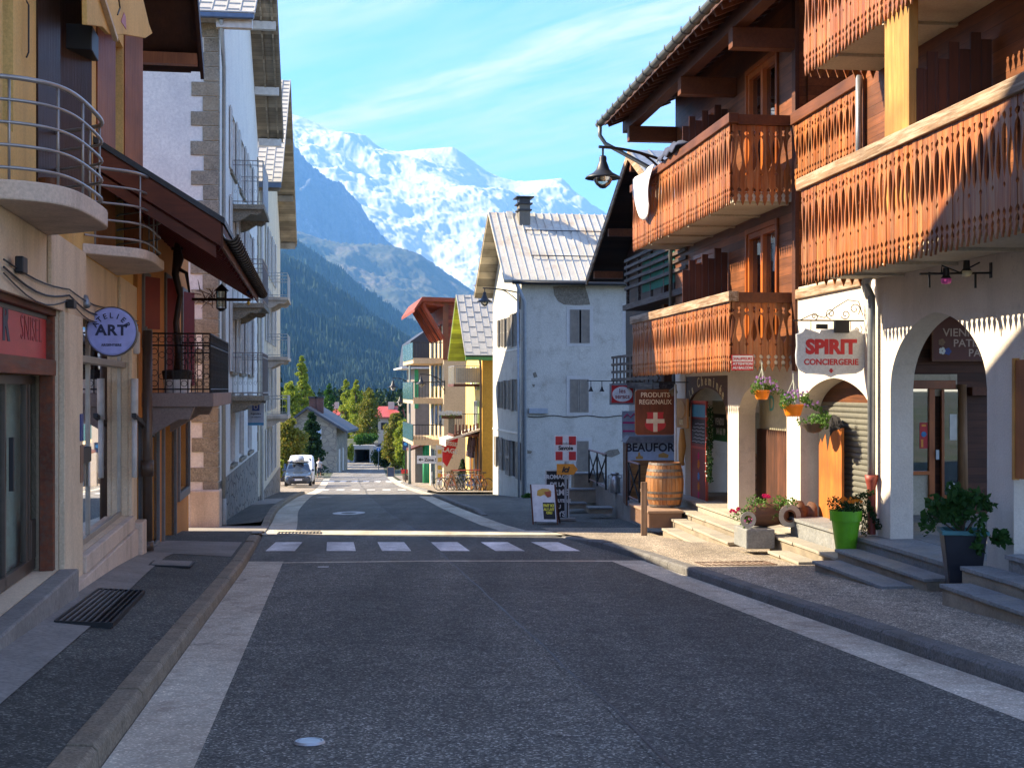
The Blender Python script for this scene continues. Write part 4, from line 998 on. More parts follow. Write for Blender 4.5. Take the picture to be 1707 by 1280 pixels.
# ---------------------------------------------------------------- shop building (nearest left)
def make_shop():
    t = fthing('shop_building', 'cream and ochre building with two rounded balconies, nearest on the left', 'building', A)
    a = lambda Y, c=0: A.Y(Y, c)
    mp = mx(0, 1)                                     # w outwards = +x
    def ax(px, c=0): return A.x(px, 648, c)[0]
    def az(px, py, c=0): return A.x(px, py, c)[1]
    y_p0, y_p1, y_end = ax(97), ax(129), a(20.25)
    zsh = az(97, 502)                                 # top of the shop openings
    zf = -1.86
    ya, yb = a(4.0), y_end
    y_w1 = ax(213)
    z2t = az(170, 505) ; z2b = az(150, 910)
    # upper openings
    d1 = (a(11.2), ax(133)); 
    mb = MB()
    wl0, wl1 = ax(140), ax(210)
    s1a, s1b = ax(60), ax(140)
    wall(mb, lambda u, v, w: (w, u, v), ya, yb, -3.2, 1.55, -.3, holes=[(a(6), y_p0 + .0, zf, zsh), (y_p1, y_w1, z2b, az(150, 512))])
    mb.build('street_wall', M_cream, t)
    zb = az(120, 385)
    hd1 = (ax(66), ax(150), 1.9, 4.6); hd2 = (ax(172), ax(233), 1.6, 4.4)
    zfl = az(100, 330) ; 
    mb = MB()
    wall(mb, lambda u, v, w: (w, u, v), ya, ax(66) - .0, 1.55, 5.35, -.3, holes=[(ax(4), ax(22), 2.2, 5.2)])
    wall(mb, lambda u, v, w: (w, u, v), ax(66), yb, 1.55, 5.35, -.3, holes=[(ax(74), ax(96), 1.68, 5.1), (ax(176), ax(205), 1.68, 4.9)])
    pk = a(13.3); 
    mb.prism([(ya, 5.35), (yb, 5.35), (pk, 9.15)], lambda u, v, w: (w, u, v), -.3, 0)
    mb.box(-9, -.3, yb - .3, yb, -3.2, 5.3)
    mb.build('upper_wall', M_ochre, t)
    # pilasters and frieze (cream) stand proud of the ochre render
    mb = MB(); mb.box(.003, .05, ya, yb, .80, 1.02)
    for (p0, p1) in ((78, 137), (196, 226)): mb.box(.004, .045, ax(p0), ax(p1), 1.02, 1.56)
    mb.box(.003, .06, y_p0 + .02, y_p1, zf - .3, .80); mb.box(.003, .06, y_w1, yb - .02, -2.5, .80)
    mb.build('pilasters', M_cream, t, bevel=.008)
    mb = MB(); mb.box(.0, .14, y_p0 - .1, yb + .0, -3.0, -2.08).box(.0, .10, y_p1, y_w1, -2.08, z2b).box(.0, .20, y_w1 + .1, yb + .02, -3.0, -2.0)
    mb.build('plinth', M_balcon, t, bevel=.015)
    MB().box(.0, .20, a(5), y_p0 + .05, -3.0, zf).build('doorstep', M_conc, t, bevel=.02)
    MB().box(-5, -.3, ya, yb - .3, zf - .1, zf).build('shop_floor', M_conc, t)
    MB().box(-5, -.3, ya, yb - .3, 1.1, 1.2).build('shop_ceiling', M_offwhite, t)
    MB().box(-3.6, -3.5, ya, yb - .3, zf, 1.1).build('shop_back_wall', flat('shop_back', (.30, .29, .25)), t)
    # shop front 1: rusty fascia with red sign, metal doors with glass
    zt0, zt1 = az(95, 610, -.2), az(95, 510, -.12)
    mb = MB(); yA = a(6)
    mb.box(-.16, -.02, yA, y_p0, zsh - .16, zsh).box(-.16, -.02, yA, y_p0, zt0 - .12, zt0 + .04).box(-.17, -.03, y_p0 - .11, y_p0, zf, zsh - .16)
    fs = mb.build('fascia_frame', M_rust, t, bevel=.008)
    m_sign = mat('worn_red_sign', (.56, .055, .055), (.45, .04, .04), scale=3, rough=.45, bump=.03, stain=(.10, .06, .05), stain_amt=.0, stretch=(1, .5, 3))
    MB().box(-.13, -.10, yA, y_p0 - .11, zt0 + .04, zsh - .20).build('sign_board', m_sign, t)
    MB().box(-.14, -.09, yA, y_p0 - .112, zsh - .20, zsh - .162).build('sign_top_shadow_gap', flat('gap_shade_grey', (.09, .10, .10)), t)  # flat dark bar painted as the shade above the sign board
    mm = lambda u, v, w: (-.096 + w, u, v)
    mb = MB(); zl = (zt0 + zsh) / 2 - .14
    text_into(mb, 'R', .46, mm, ax(9, -.1), zl, bold=.02); mb.build('lettering', flat('navy_lettering', (.03, .035, .06)), fs)
    mb = MB(); text_into(mb, 'SNISEL', .34, mm, ax(52, -.1), zl + .02, bold=-.006, space=1.1); mb.build('lettering', flat('faded_lettering', (.30, .045, .045)), fs)
    # metal door and side light, recessed
    c = -.26; z0, z1 = zf + .01, zt0 - .12
    mb = MB(); yd = [a(6), ax(-30, c), ax(4, c), ax(40, c), ax(45, c), ax(88, c)]
    for y in yd[1:5]: mb.box(c - .03, c + .03, y - .03, y + .03, z0, z1)
    mb.box(c - .03, c + .03, yd[0], yd[5], z1 - .09, z1).box(c - .03, c + .03, yd[0], yd[5], z0, z0 + .12).box(c - .03, c + .04, ax(45, c) + .03, ax(84, c), z0 + .12, z0 + .52).box(c - .03, c + .05, ax(84, c), y_p0, z0, z1)
    dr = mb.build('shop_door', M_brownfr, t, bevel=.005)
    MB().box(c - .003, c + .003, a(6), ax(84, c), z0 + .1, z1 - .09).build('pane', M_shopglass, dr)
    MB().box(c + .04, c + .08, ax(8, c) - .03, ax(8, c) + .03, -.95, -.45).build('handle', M_black, dr)
    MB().box(c + .045, c + .06, ax(68, c), ax(79, c), az(70, 915, c), az(70, 880, c)).build('letter_plate', M_soffit, dr)
    mb = MB(); n = 24
    for i in range(n):
        u0, u1 = ax(8, c) + (ax(80, c) - ax(8, c)) * i / n, ax(8, c) + (ax(80, c) - ax(8, c)) * (i + 1) / n
        mb.quad((-.36 + .02 * math.sin(i * 2.1), u0, z0), (-.36 + .02 * math.sin((i + 1) * 2.1), u1, z0), (-.36 + .02 * math.sin((i + 1) * 2.1), u1, z1), (-.36 + .02 * math.sin(i * 2.1), u0, z1))
    mb.build('blind', flat('pale_blind', (.66, .72, .66), rough=.9), t, smooth=True, normals=False)
    # shop window 2
    c = -.12; zT = az(150, 512); zM = az(170, 603, c)
    mb = MB(); y0_, y1_ = y_p1, y_w1; ym = ax(146, c)
    for y in (y0_ + .03, ym, y1_ - .04): mb.box(c - .03, c + .03, y - .03, y + .03, z2b, zT)
    mb.box(c - .03, c + .03, y0_, y1_, z2b, z2b + .07).box(c - .03, c + .03, y0_, y1_, zT - .08, zT).box(c - .03, c + .10, y0_ + .06, y1_ + .1, zM - .05, zM + .03)
    w2 = mb.build('shop_window', flat('aluminium_beige', (.36, .31, .25), rough=.4, metal=.4), t, bevel=.004)
    MB().box(c - .003, c + .003, y0_, y1_, z2b + .07, zT - .08).build('pane', glass('mirror_shop_glass', refl=.70, trans=.3), w2)
    MB().box(c - .01, c + .05, y0_ + .05, ym - .03, az(135, 772, c), az(135, 747, c)).build('letter_box', M_black, w2)
    MB().box(c + .032, c + .04, ym - .14, ym - .05, -1.2, -.85).build('paper_notice', flat('paper', (.62, .60, .55)), w2)
    # plates on the pilaster
    MB().box(.061, .075, y_p1 - .24, y_p1 - .06, az(124, 735), az(124, 690)).build('blue_plate', flat('blue_plate', (.03, .05, .20)), t)
    # striped poster
    MB().box(.061, .072, y_p1 - .22, y_p1 - .03, az(124, 805), az(124, 742)).build('poster', flat('poster_brown', (.22, .12, .07)), t)
    # cables and camera
    for (dz, sag, r) in ((0, .10, .010), (.06, .05, .008), (-.05, .14, .007)):
        mb = MB(); p = [];
        for k in range(22):
            y = ax(-10) + (yb - ax(-10)) * k / 21; p.append((.075, y, .98 + dz - sag * math.sin((k % 7) / 7 * math.pi)))
        mb.tube(p, r, 5).build('cable', M_black, t)
    MB().box(.06, .13, ax(12), ax(20), .98, 1.12).build('junction_box', M_iron, t, bevel=.01)
    MB().box(.06, .14, ax(100), ax(105), .84, .93).build('junction_box', M_iron, t, bevel=.01)
    mb = MB(); yy = ax(134); mb.tube([(.03, yy, 1.06), (.07, yy - .02, 1.02)], .018, 8).tube([(.05, yy - .01, 1.04), (.09, yy - .12, .94)], .04, 12)
    mb.build('camera_lamp', M_zinc, t, smooth=True)
    yb_ = ax(216); MB().box(.05, .15, yb_ - .06, yb_ + .06, .52, .86).build('meter_box', M_offwhite, t, bevel=.03)
    # tall dark doors and shutters upstairs
    def leaf(y, w, z0, z1, ang, m_, side):
        mb = MB(); closed_shutter_leaf(mb, lambda u, v, q: (u, q, v), 0, w, z0, z1, th=.05)
        o = mb.build('shutter', m_, t, loc=(.02, y, 0)); o.rotation_euler = (0, 0, ang); return o
    leaf(ax(60), .5, 1.68, 6.0, R(76), M_shut_dk, 0); leaf(ax(97), .62, 1.70, 6.0, R(68), M_shut_dk, 0)
    leaf(ax(160), .5, 1.70, 5.15, R(72), M_shut_br, 0); leaf(ax(206), .5, 1.70, 5.3, R(66), M_shut_br, 0)
    win(t, mp, ax(74), ax(96), 1.68, 5.1, M_shut_dk, name='door', th=.25); win(t, mp, ax(176), ax(205), 1.68, 4.9, M_shut_dk, name='door', th=.25)
    w_ = win(t, mp, ax(4), ax(22), 2.2, 5.2, flat('grey_window_frame', (.30, .28, .33)), name='window', th=.25)
    mb = MB().tube([(.03, ax(38), 2.95), (.05, ax(38), 3.0), (.05, ax(38), 3.42), (.03, ax(38), 3.46)], .008, 6); mb.build('shutter_hook', M_iron, t)
    # balconies with rounded ends
    def rbalc(plan, z0, z1, ztop, rails):
        pts = [(d, a(Y, d)) for d, Y in plan]; sm_ = []
        for i in range(len(pts) - 1):
            p0, p1, p2, p3 = pts[max(i-1, 0)], pts[i], pts[i+1], pts[min(i+2, len(pts)-1)]
            for k in range(4):
                u = k / 4; sm_.append(tuple(.5 * (2*p1[q] + (p2[q]-p0[q])*u + (2*p0[q]-5*p1[q]+4*p2[q]-p3[q])*u*u + (3*p1[q]-p0[q]-3*p2[q]+p3[q])*u**3) for q in (0, 1)))
        sm_.append(pts[-1]); sm_ = [(max(0.0, x), y) for x, y in sm_]
        p = MB().prism(sm_, lambda u, v, w: (u, v, w), z0, z1).build('balcony', M_balcon, t, bevel=.015)
        cxm = sum(x for x, y in sm_) / len(sm_); cym = sum(y for x, y in sm_) / len(sm_)
        ra = [(x - .05 * (x > .1), y + (cym - y) * .03) for x, y in sm_]
        mb = MB()
        for i in range(rails): mb.tube([(max(x, .02), y, z1 + .10 + (ztop - z1 - .10) * i / (rails - 1)) for x, y in ra], .021 if i == rails - 1 else .014, 8)
        n_ = len(ra)
        for k in (3, n_ // 3, n_ // 2, n_ * 3 // 4 + 1, n_ - 5): mb.tube([(max(ra[k][0], .02), ra[k][1], z1 - .02), (max(ra[k][0], .02), ra[k][1], ztop)], .012, 6)
        mb.build('railing', M_railm, p, smooth=True); return p
    rbalc([(0, 10.4), (.26, 10.52), (.48, 10.75), (.60, 11.1), (.66, 11.7), (.67, 12.35), (.52, 12.6), (0, 12.95)], 1.5, 1.66, 2.48, 5)
    rbalc([(0, 15.2), (.24, 15.45), (.58, 15.8), (.70, 16.3), (.72, 17.0), (.72, 17.45), (.55, 17.75), (0, 18.25)], 1.56, 1.68, 2.585, 5)
    MB().lathe([(.07, 0), (.10, .22), (.105, .22)], (.2, ax(44), 1.68), 14).build('basket', M_timber, t)
    # painted shutter-shaped decor board under the gable and roof
    P_ = lambda x, y: A.x(x, y, .45)
    mb = MB(); mb.prism([P_(140, -90), P_(142, 42), P_(168, 45), P_(180, 58), P_(206, 58), P_(240, 64), P_(252, 56), P_(246, 40), P_(215, -90)], lambda u, v, w: (w, u, v), .42, .47)
    db = mb.build('gable_board', M_ochre, t, bevel=.008)
    mb = MB(); mb.beam((.50,) + P_(160, -10), (.50,) + P_(185, 66), .05, .05); mb.build('moulding', M_cream, db)
    mb = MB(); mb.prism([P_(198, 36), P_(203, 21), P_(206, 28), P_(207, 50)], lambda u, v, w: (w, u, v), .471, .476); mb.build('painted_flower', flat('flower_red', (.45, .09, .04)), db)
    mb = MB(); mb.tube([(.475,) + P_(194, 0), (.475,) + P_(196, 14), (.475,) + P_(192, 25)], .010, 5); mb.build('painted_stem', M_black, db)
    MB().box(.05, .32, ax(150, .3), ax(150, .3) + .5, az(155, 92, .3), az(155, 50, .3)).build('projector_box', M_black, t, bevel=.01)
    # roof with dark eaves; slope falls away to the far eave
    zR, zE = 9.35, 5.10; yR = pk; yE = a(21.25, .9)
    for s in (1, -1):
        y_e = yE if s > 0 else a(5.6)
        mb = MB(); mb.prism([(yR, zR), (y_e, zE), (y_e, zE + .16), (yR, zR + .16)], lambda u, v, w: (w, u, v), -8.5, .95)
        r = mb.build('roof', M_eaves, t)
        MB().prism([(yR, zR + .165), (y_e + s * .06, zE + .165 - .04), (y_e + s * .06, zE + .24 - .04), (yR, zR + .24)], lambda u, v, w: (w, u, v), -8.6, 1.0).build('roof_covering', M_roof_dk, r)
        mb = MB(); mb.prism([(yR, zR - .12), (y_e, zE - .12), (y_e, zE + .14), (yR, zR + .14)], lambda u, v, w: (w, u, v), .955, 1.01); mb.build('barge_board', M_eaves, r)
        for k in range(6):
            f_ = (k + .7) / 6; y = yR + (y_e - yR) * f_; z = zR + (zE - zR) * f_ - .16; MB().box(.0, .93, y - .07, y + .07, z - .05, z + .13).build('purlin_end', M_shut_br, r)
    mb = MB().tube([(.8 - .0, yE + .06, zE + .05), (-7, yE + .06, zE + .05)], .06, 8); mb.build('gutter', M_eaves, t, smooth=True)
    # downpipe at the end of the building, with a boot
    yd_ = ax(222) + .12
    mb = MB().tube([(.20, yd_, .9), (.20, yd_, -2.45)], .075, 12).tube([(.20, yd_, -1.35), (.20, yd_, -1.1)], .095, 12).tube([(.20, yd_, -2.5), (.20, yd_, -2.35)], .095, 12)
    mb.build('downpipe', M_brownfr, t, smooth=True)
    MB().tube([(.12, ax(210), -.45), (.12, ax(210), -1.3)], .04, 8).tube([(.12, ax(210), .15), (.12, ax(210), -.45)], .055, 8).build('cable_duct', M_offwhite, t, smooth=True)
    MB().prism([(ax(205), -.35), (ax(205), -.41), (ax(240), -.80), (ax(240), -.74)], lambda u, v, w: (w, u, v), .12, .18).build('awning_arm', M_black, t)
    return t
make_shop()

# ---------------------------------------------------------------- orange house
def make_orange():
    t = fthing('orange_house', 'orange house with oxblood shutters and a deep wooden eave, between shop and white building', 'house', B)
    b = lambda Y, c=0: B.Y(Y, c)
    bx = lambda px, c=0: B.x(px, 648, c)[0]
    bz = lambda px, py, c=0: B.x(px, py, c)[1]
    mp = mx(0, 1); y0, y1 = b(20.35), b(28.6)
    holes = [(bx(233), bx(261), -2.6, bz(240, 712)), (bx(271), bx(290), -3.4, bz(275, 690)), (bx(297), bx(313), bz(300, 820), bz(300, 705)),
             (bx(238), bx(246), bz(240, 545), bz(240, 465)), (bx(275), bx(287), bz(280, 655), bz(280, 470)), (bx(303), bx(310), bz(305, 640), bz(305, 490))]
    mb = MB(); wall(mb, lambda u, v, w: (w, u, v), y0, y1, -3.9, 3.1, -.3, holes=holes); mb.box(-3.6, -.3, y1 - .3, y1, -3.9, 3.0); mb.build('street_wall', M_orangew, t)
    # grey surrounds of the ground floor
    for (u0, u1, v0, v1) in holes[:3]:
        mb = MB(); e = .16
        for (a_, c_, d_, g_) in ((u0 - e, u0, v0 - e, v1 + e), (u1, u1 + e * .6, v0 - e, v1 + e), (u0, u1, v1, v1 + e), (u0, u1, v0 - e, v0)): mb.box(-.05, .05, a_, c_, d_, g_)
        mb.box(-.28, -.20, u0, u1, v0, v1); mb.build('surround', M_grayfr, t, bevel=.006)
    for (u0, u1, v0, v1) in holes[3:]:
        w = win(t, mp, u0, u1, v0, v1, M_offwhite, shutters=None, sill=M_grayfr)
        for s, yy in ((-1, u0 - .02), (1, u1 + .02)):
            mb = MB(); lw = .42; closed_shutter_leaf(mb, lambda u, v, q: (u, q, v), 0, lw, v0 - .03, v1 + .03, th=.04, louvre=True)
            o = mb.build('shutter', M_shut_red, w, loc=(.03, yy, 0)); o.rotation_euler = (0, 0, R(100 if s > 0 else 62))
        mb = MB(); mb.box(.003, .04, u0 - .14, u0, v0 - .1, v1 + .12).box(.003, .04, u1, u1 + .14, v0 - .1, v1 + .12).box(.003, .042, u0, u1, v1, v1 + .12).box(.003, .06, u0 - .14, u1 + .14, v0 - .34, v0 - .1); mb.build('surround', M_grayfr, w)
    # balcony with wrought iron
    zb = bz(320, 655, .8); ztop = bz(340, 556, 1.25)
    yN = bx(262, .1); yN = B.y(350, 600, 0)[0] if False else yN
    # front corner of the railing sits at x 350 px, the street side ends near 380 px
    cR = 1.05; yN = B.x(350, 600, cR)[0]; yF = B.x(380, 600, cR)[0]
    sl_ = MB(); sl_.box(0, cR + .06, yN - .05, yF + .05, -.22, 0); zf = B.y(300, 655, yN)[1]; zt = B.y(300, 556, yN)[1]
    bal = sl_.build('balcony', mat('mauve_concrete', (.30, .23, .20), (.25, .19, .165), scale=2, bump=.2), t, bevel=.01, loc=(0, 0, zf))
    hh = zt - zf
    mb = MB(); r = .009
    def panel(mb, P, L):
        for v in (.06, hh * .80, hh): mb.tube([P(0, v), P(L, v)], .014 if v > .1 else .012, 5)
        n = max(2, int(round(L / .115)))
        for i in range(n + 1):
            u = L * i / n; mb.tube([P(u, .0), P(u, hh)], .008 if i % 3 else .011, 5)
            if i < n:
                uc = L * (i + .5) / n; rr = L / n * .42
                for v in ((.16, .34, .52, .70, .90) if i % 2 else (.28, .64, .90)):
                    mb.tube([P(uc + rr * math.cos(q), hh * v + rr * math.sin(q)) for q in [2 * math.pi * k / 8 for k in range(8)]], .005, 4, closed=True)
    panel(mb, lambda u, v: (u + .02, yN, v), cR - .02); panel(mb, lambda u, v: (cR, yN + u, v), yF - yN); panel(mb, lambda u, v: (u + .02, yF, v), cR - .02)
    mb.build('railing', M_iron, bal)
    mb = MB(); mb.prism([(0, -.22), (.0, -.75), (.55, -.42), (.72, -.42), (.80, -.22)], lambda u, v, w: (u, w, v), yN + .05, yN + .3).build('bracket', MATS['mauve_concrete'], bal)
    mb = MB(); mb.prism([(0, -.22), (.0, -.75), (.55, -.42), (.72, -.42), (.80, -.22)], lambda u, v, w: (u, w, v), yF - .35, yF - .1); mb.build('bracket', MATS['mauve_concrete'], bal)
    # roof: near gable edge, slope down to the street, big overhang
    cg = 1.55; ya = B.x(368, 385, cg)[0]; zg = B.x(368, 385, cg)[1]; yb = B.x(428, 490, cg)[0]
    pitch = .62; xr = -3.9
    zu = lambda x: zg - .05 + (cg - x) * pitch
    mb = MB(); mb.prism([(cg, zu(cg)), (xr, zu(xr)), (xr, zu(xr) + .16), (cg, zu(cg) + .16)], lambda u, v, w: (u, w, v), ya, yb)
    mb.prism([(xr, zu(xr)), (xr * 2 - cg, zu(cg)), (xr * 2 - cg, zu(cg) + .16), (xr, zu(xr) + .16)], lambda u, v, w: (u, w, v), ya, yb)
    rf = mb.build('roof', M_redwood, t)
    mb = MB(); mb.prism([(cg + .05, zu(cg) + .13), (xr, zu(xr) + .165), (xr, zu(xr) + .24), (cg + .05, zu(cg) + .205)], lambda u, v, w: (u, w, v), ya - .04, yb + .04); mb.build('roof_covering', M_roof_dk, rf)
    mb = MB(); mb.prism([(cg, zu(cg) - .14), (xr, zu(xr) - .14), (xr, zu(xr) + .13), (cg, zu(cg) + .13)], lambda u, v, w: (u, w, v), ya - .035, ya - .002)
    mb.prism([(cg - .06, zu(cg) - .28), (xr, zu(xr) - .30), (xr, zu(xr) - .143), (cg - .06, zu(cg) - .143)], lambda u, v, w: (u, w, v), ya + .01, ya + .05); mb.build('barge_board', M_redwood, rf)
    mb = MB(); mb.box(cg, cg + .03, ya, yb, zu(cg) - .16, zu(cg) + .12); mb.build('eaves_board', M_beam, rf)
    mb = MB(); y = ya + .25
    while y < yb: mb.beam((cg - .05, y, zu(cg) - .07), (-.1, y, zu(0) - .07), .08, .12); y += .55
    mb.build('rafters', M_shut_red, rf)
    mb = MB(); zq = zu(cg) + .02; xq = cg + .11
    pr = [(xq + .09 * math.cos(q), zq + .09 * math.sin(q)) for q in [math.pi + math.pi * k / 8 for k in range(9)]] + [(xq + .08 * math.cos(q), zq + .08 * math.sin(q)) for q in [2 * math.pi - math.pi * k / 8 for k in range(9)]]
    mb.prism(pr, lambda u, v, w: (u, w, v), ya, yb); y = ya + .1
    while y < yb: mb.tube([(xq + .098 * math.cos(q), y, zq + .098 * math.sin(q)) for q in [math.pi + math.pi * k / 8 for k in range(9)]], .012, 5); y += .33
    mb.build('gutter', mat('brown_gutter', (.075, .07, .06), (.05, .045, .04), rough=.4, metal=.5), t)
    # pole sticking out below the eave with its lantern bracket
    zq2 = B.x(330, 500, .3)[1]
    return t, zf, yN, yF, cR, hh
orange, ob_zf, ob_yN, ob_yF, ob_c, ob_h = make_orange()

# ---------------------------------------------------------------- tall white building and its neighbour
def ironbalcony(t, fr, cN, yN, yF, c, z0, h, m_slab, m_iron, dense=.12, bracket=True):
    s = MB(); s.box(0, c + .04, yN, yF, -.13, 0)
    b_ = s.build('balcony', m_slab, t, bevel=.01, loc=(0, 0, z0))
    m = MB()
    for v in (.08, h - .12, h): m.tube([(.02, yN + .04, v), (c, yN + .04, v), (c, yF - .04, v), (.02, yF - .04, v)], .014, 5)
    def bars(P, L):
        n = max(2, int(L / dense))
        for i in range(n + 1):
            u = L * i / n; m.tube([P(u, 0), P(u, h)], .008, 4)
            if i < n:
                for v in (h * .3, h * .62): m.tube([P(u + L / n / 2 + .035 * math.cos(q), v + .05 * math.sin(q)) for q in [2 * math.pi * k / 6 for k in range(6)]], .005, 3, closed=True)
    bars(lambda u, v: (.02 + u, yN + .04, v), c - .02); bars(lambda u, v: (c, yN + .04 + u, v), yF - yN - .08)
    m.build('railing', m_iron, b_)
    if bracket:
        m = MB(); pr = [(0, -.13), (c - .05, -.13), (c - .05, -.2), (c - .18, -.27), (c - .32, -.24), (c - .5, -.36), (c - .62, -.42), (0, -.46)]
        for yy in (yN + .12, yF - .3): MB().prism(pr, lambda u, v, w: (u, w, v), yy, yy + .18).build('bracket', m_slab, b_)
    return b_
def make_white():
    t = fthing('white_building', 'tall white building with granite corner stones and stacked iron balconies', 'apartment building', Wf)
    b = lambda Y, c=0: Wf.Y(Y, c)
    bx = lambda px, c=0: Wf.x(px, 648, c)[0]
    mp = mx(0, 1); y0, y1 = b(30.8), bx(430)
    ridge_y = (y0 + y1) / 2 + .3; ze = 8.75
    holes = []
    cols = [(bx(384), bx(392)), (bx(399), bx(407)), (bx(413), bx(420))]
    lev = [(5.7, 7.3), (3.05, 5.0), (.45, 2.3), (-2.0, -.1)]
    for (u0, u1) in cols:
        for (v0, v1) in lev: holes.append((u0, u1, v0, v1))
    mb = MB(); wall(mb, lambda u, v, w: (w, u, v), y0, y1, -2.2, ze, -.35, holes=holes)
    mb.prism([(y0, ze), (y1, ze), (ridge_y, ze + (ridge_y - y0) * .62)], lambda u, v, w: (w, u, v), -.35, 0)
    mb.box(-1.95, -.352, y0, y0 + .3, -4.2, ze)
    mb.build('rendered_wall', M_white_w, t)
    mb = MB(); wall(mb, lambda u, v, w: (w, u, v), y0 + .3, y1, -6, -2.2, -.35); mb.build('stone_base', M_granite, t)
    # quoins on the near corner, alternating long and short
    mb = MB(); z = -3.2; k = 0
    while z < 8.4:
        L = .62 if k % 2 else .34; j = random.uniform(-.02, .02)
        mb.box(-L + j, .012, y0 - .035, y0 + .002 + .3, z + .006, z + .335); z += .345; k += 1
    mb.build('quoins', M_quoin, t, bevel=.012)
    MB().box(-.62, .06, y0 - .32, y0 + .4, -4.2, -2.35).build('plinth_block', M_balcon, t, bevel=.03)
    mb = MB(); z = -2.2; k = 0
    while z < 8.0:
        L = .55 if k % 2 else .35; mb.box(-.2, .03, y1 - L, y1 + .03, z + .006, z + .335); z += .345; k += 1
    mb.build('quoins', M_quoin, t)
    for (u0, u1, v0, v1) in holes:
        w = win(t, mp, u0, u1, v0, v1, M_offwhite, shutters=None if v0 < 0 else M_offwhite, sill=M_quoin, smw=.5)
    # roof: ridge across the street, gable overhanging the pavement
    ov = .86; slope = .62; yE0 = y0 - .6; yE1 = y1 + .55
    zE0 = ze - .6 * slope + .1; zR = zE0 + (ridge_y - yE0) * slope
    roof_slope(t, M_tile, M_soff_beige, -3, ov, yE0, zE0, ridge_y, zR, seam=.30, horiz=.45)
    roof_slope(t, M_tile, M_soff_beige, -3, ov, yE1, zR - (yE1 - ridge_y) * slope, ridge_y, zR, seam=.30)
    zq = zE0 - .02
    mb = MB().box(-3, ov, yE0 - .12, yE0 - .02, zq, zq + .13); mb.build('gutter', flat('blue_grey_gutter', (.10, .14, .20), rough=.4, metal=.4), t, bevel=.03)
    for f_ in (.12, .42, .72, .98):
        for s, ye in ((1, yE1), (-1, yE0)):
            y = ridge_y + (ye - ridge_y) * f_; z = zR - abs(y - ridge_y) * slope - .13
            MB().box(0, ov - .05, y - .1, y + .1, z - .16, z + .1).build('purlin_end', M_offwhite, t)
    for s, ye in ((1, yE1),):
        for xx in (.35, .7):
            MB().beam((xx, ridge_y, zR - .05), (xx, ye, zR - (ye - ridge_y) * slope - .05), .06, .1).build('rafter', M_soff_beige, t)
    # downpipe
    yp = y0 + .45
    MB().tube([(.12, y0 - .6, zq), (.10, yp, 7.6), (.09, yp, 3), (.09, yp, -3.9)], .05, 10).tube([(.09, yp, -2.6), (.09, yp, -3.95)], .065, 10).build('downpipe', mat('pale_pipe', (.42, .44, .40), (.33, .35, .33), metal=.3, rough=.5), t, smooth=True)
    # balconies
    for i, (py0, py1) in enumerate(((341, 268), (505, 432), (660, 588))):
        c = .80; yN = Wf.Y(35.0); yF = Wf.Y(37.8)
        z0 = Wf.y(430, py0, yN)[1]; h = Wf.y(430, py1, yN)[1] - z0
        ironbalcony(t, Wf, None, yN, yF, c, z0, h, M_quoin, M_railm)
    return t
make_white()
def make_cream():
    fr = Wf
    t = thing('cream_building', 'cream building with lace iron balconies beyond the white building on the left', 'apartment building', fr.o, fr.phi)
    bx = lambda px, c=0: fr.x(px, 648, c)[0]
    mp = mx(0, 1); y0 = bx(432); y1 = fr.Y(66.5); ze = 7.4
    holes = []
    for (p0, p1) in ((443, 446), (450, 452.5), (456, 458)):
        for (v0, v1) in ((4.6, 6.6), (1.9, 4.1), (-.9, 1.2), (-3.6, -1.6)): holes.append((bx(p0), bx(p1), v0, v1))
    mb = MB(); wall(mb, lambda u, v, w: (w, u, v), y0, y1, -3.9, ze, -.3, holes=holes)
    ry = (y0 + y1) / 2; mb.prism([(y0, ze), (y1, ze), (ry, ze + (y1 - y0) / 2 * .6)], lambda u, v, w: (w, u, v), -.3, 0)
    mb.box(-9, -.3, y0, y0 + .3, -6, ze).box(-9, -.3, y1 - .3, y1, -7, ze); mb.build('rendered_wall', M_cream2, t)
    mb = MB(); wall(mb, lambda u, v, w: (w, u, v), y0, y1, -8, -3.9, -.3); mb.build('stone_base', M_granite, t)
    for h_ in holes: win(t, mp, *h_, M_offwhite, shutters=M_offwhite, smw=.55)
    ov = .80; ye0, ye1 = y0 - .4, y1 + .5; s = .6; zr_ = ze + (ry - y0) * s + .1
    roof_slope(t, M_tile, M_soff_beige, -9, ov, ye0, zr_ - (ry - ye0) * s, ry, zr_, seam=.32, horiz=.5)
    roof_slope(t, M_tile, M_soff_beige, -9, ov, ye1, zr_ - (ye1 - ry) * s, ry, zr_, seam=.32)
    for f_ in (.3, .65, .97):
        for ye in (ye1, ye0):
            y = ry + (ye - ry) * f_; z = zr_ - abs(y - ry) * s; MB().box(0, ov - .06, y - .1, y + .1, z - .3, z - .02).build('purlin_end', M_soff_beige, t)
    MB().box(-5, ov, ye0 - .12, ye0, zr_ - (ry - ye0) * s - .05, zr_ - (ry - ye0) * s + .12).build('gutter', MATS['blue_grey_gutter'], t)
    MB().tube([(.08, y0 + .4, ze), (.08, y0 + .4, -6)], .06, 8).build('downpipe', M_offwhite, t, smooth=True)
    for (py0, py1) in ((495, 455), (595, 557), (693, 660)):
        c = .82; yN = fr.Y(53.0); yF = fr.Y(56.2)
        z0 = fr.y(470, py0, yN)[1]; h = fr.y(470, py1, yN)[1] - z0
        ironbalcony(t, fr, None, yN, yF, c, z0, h, M_balcon, flat('pale_iron', (.45, .43, .38)), dense=.16)
    return t
make_cream()
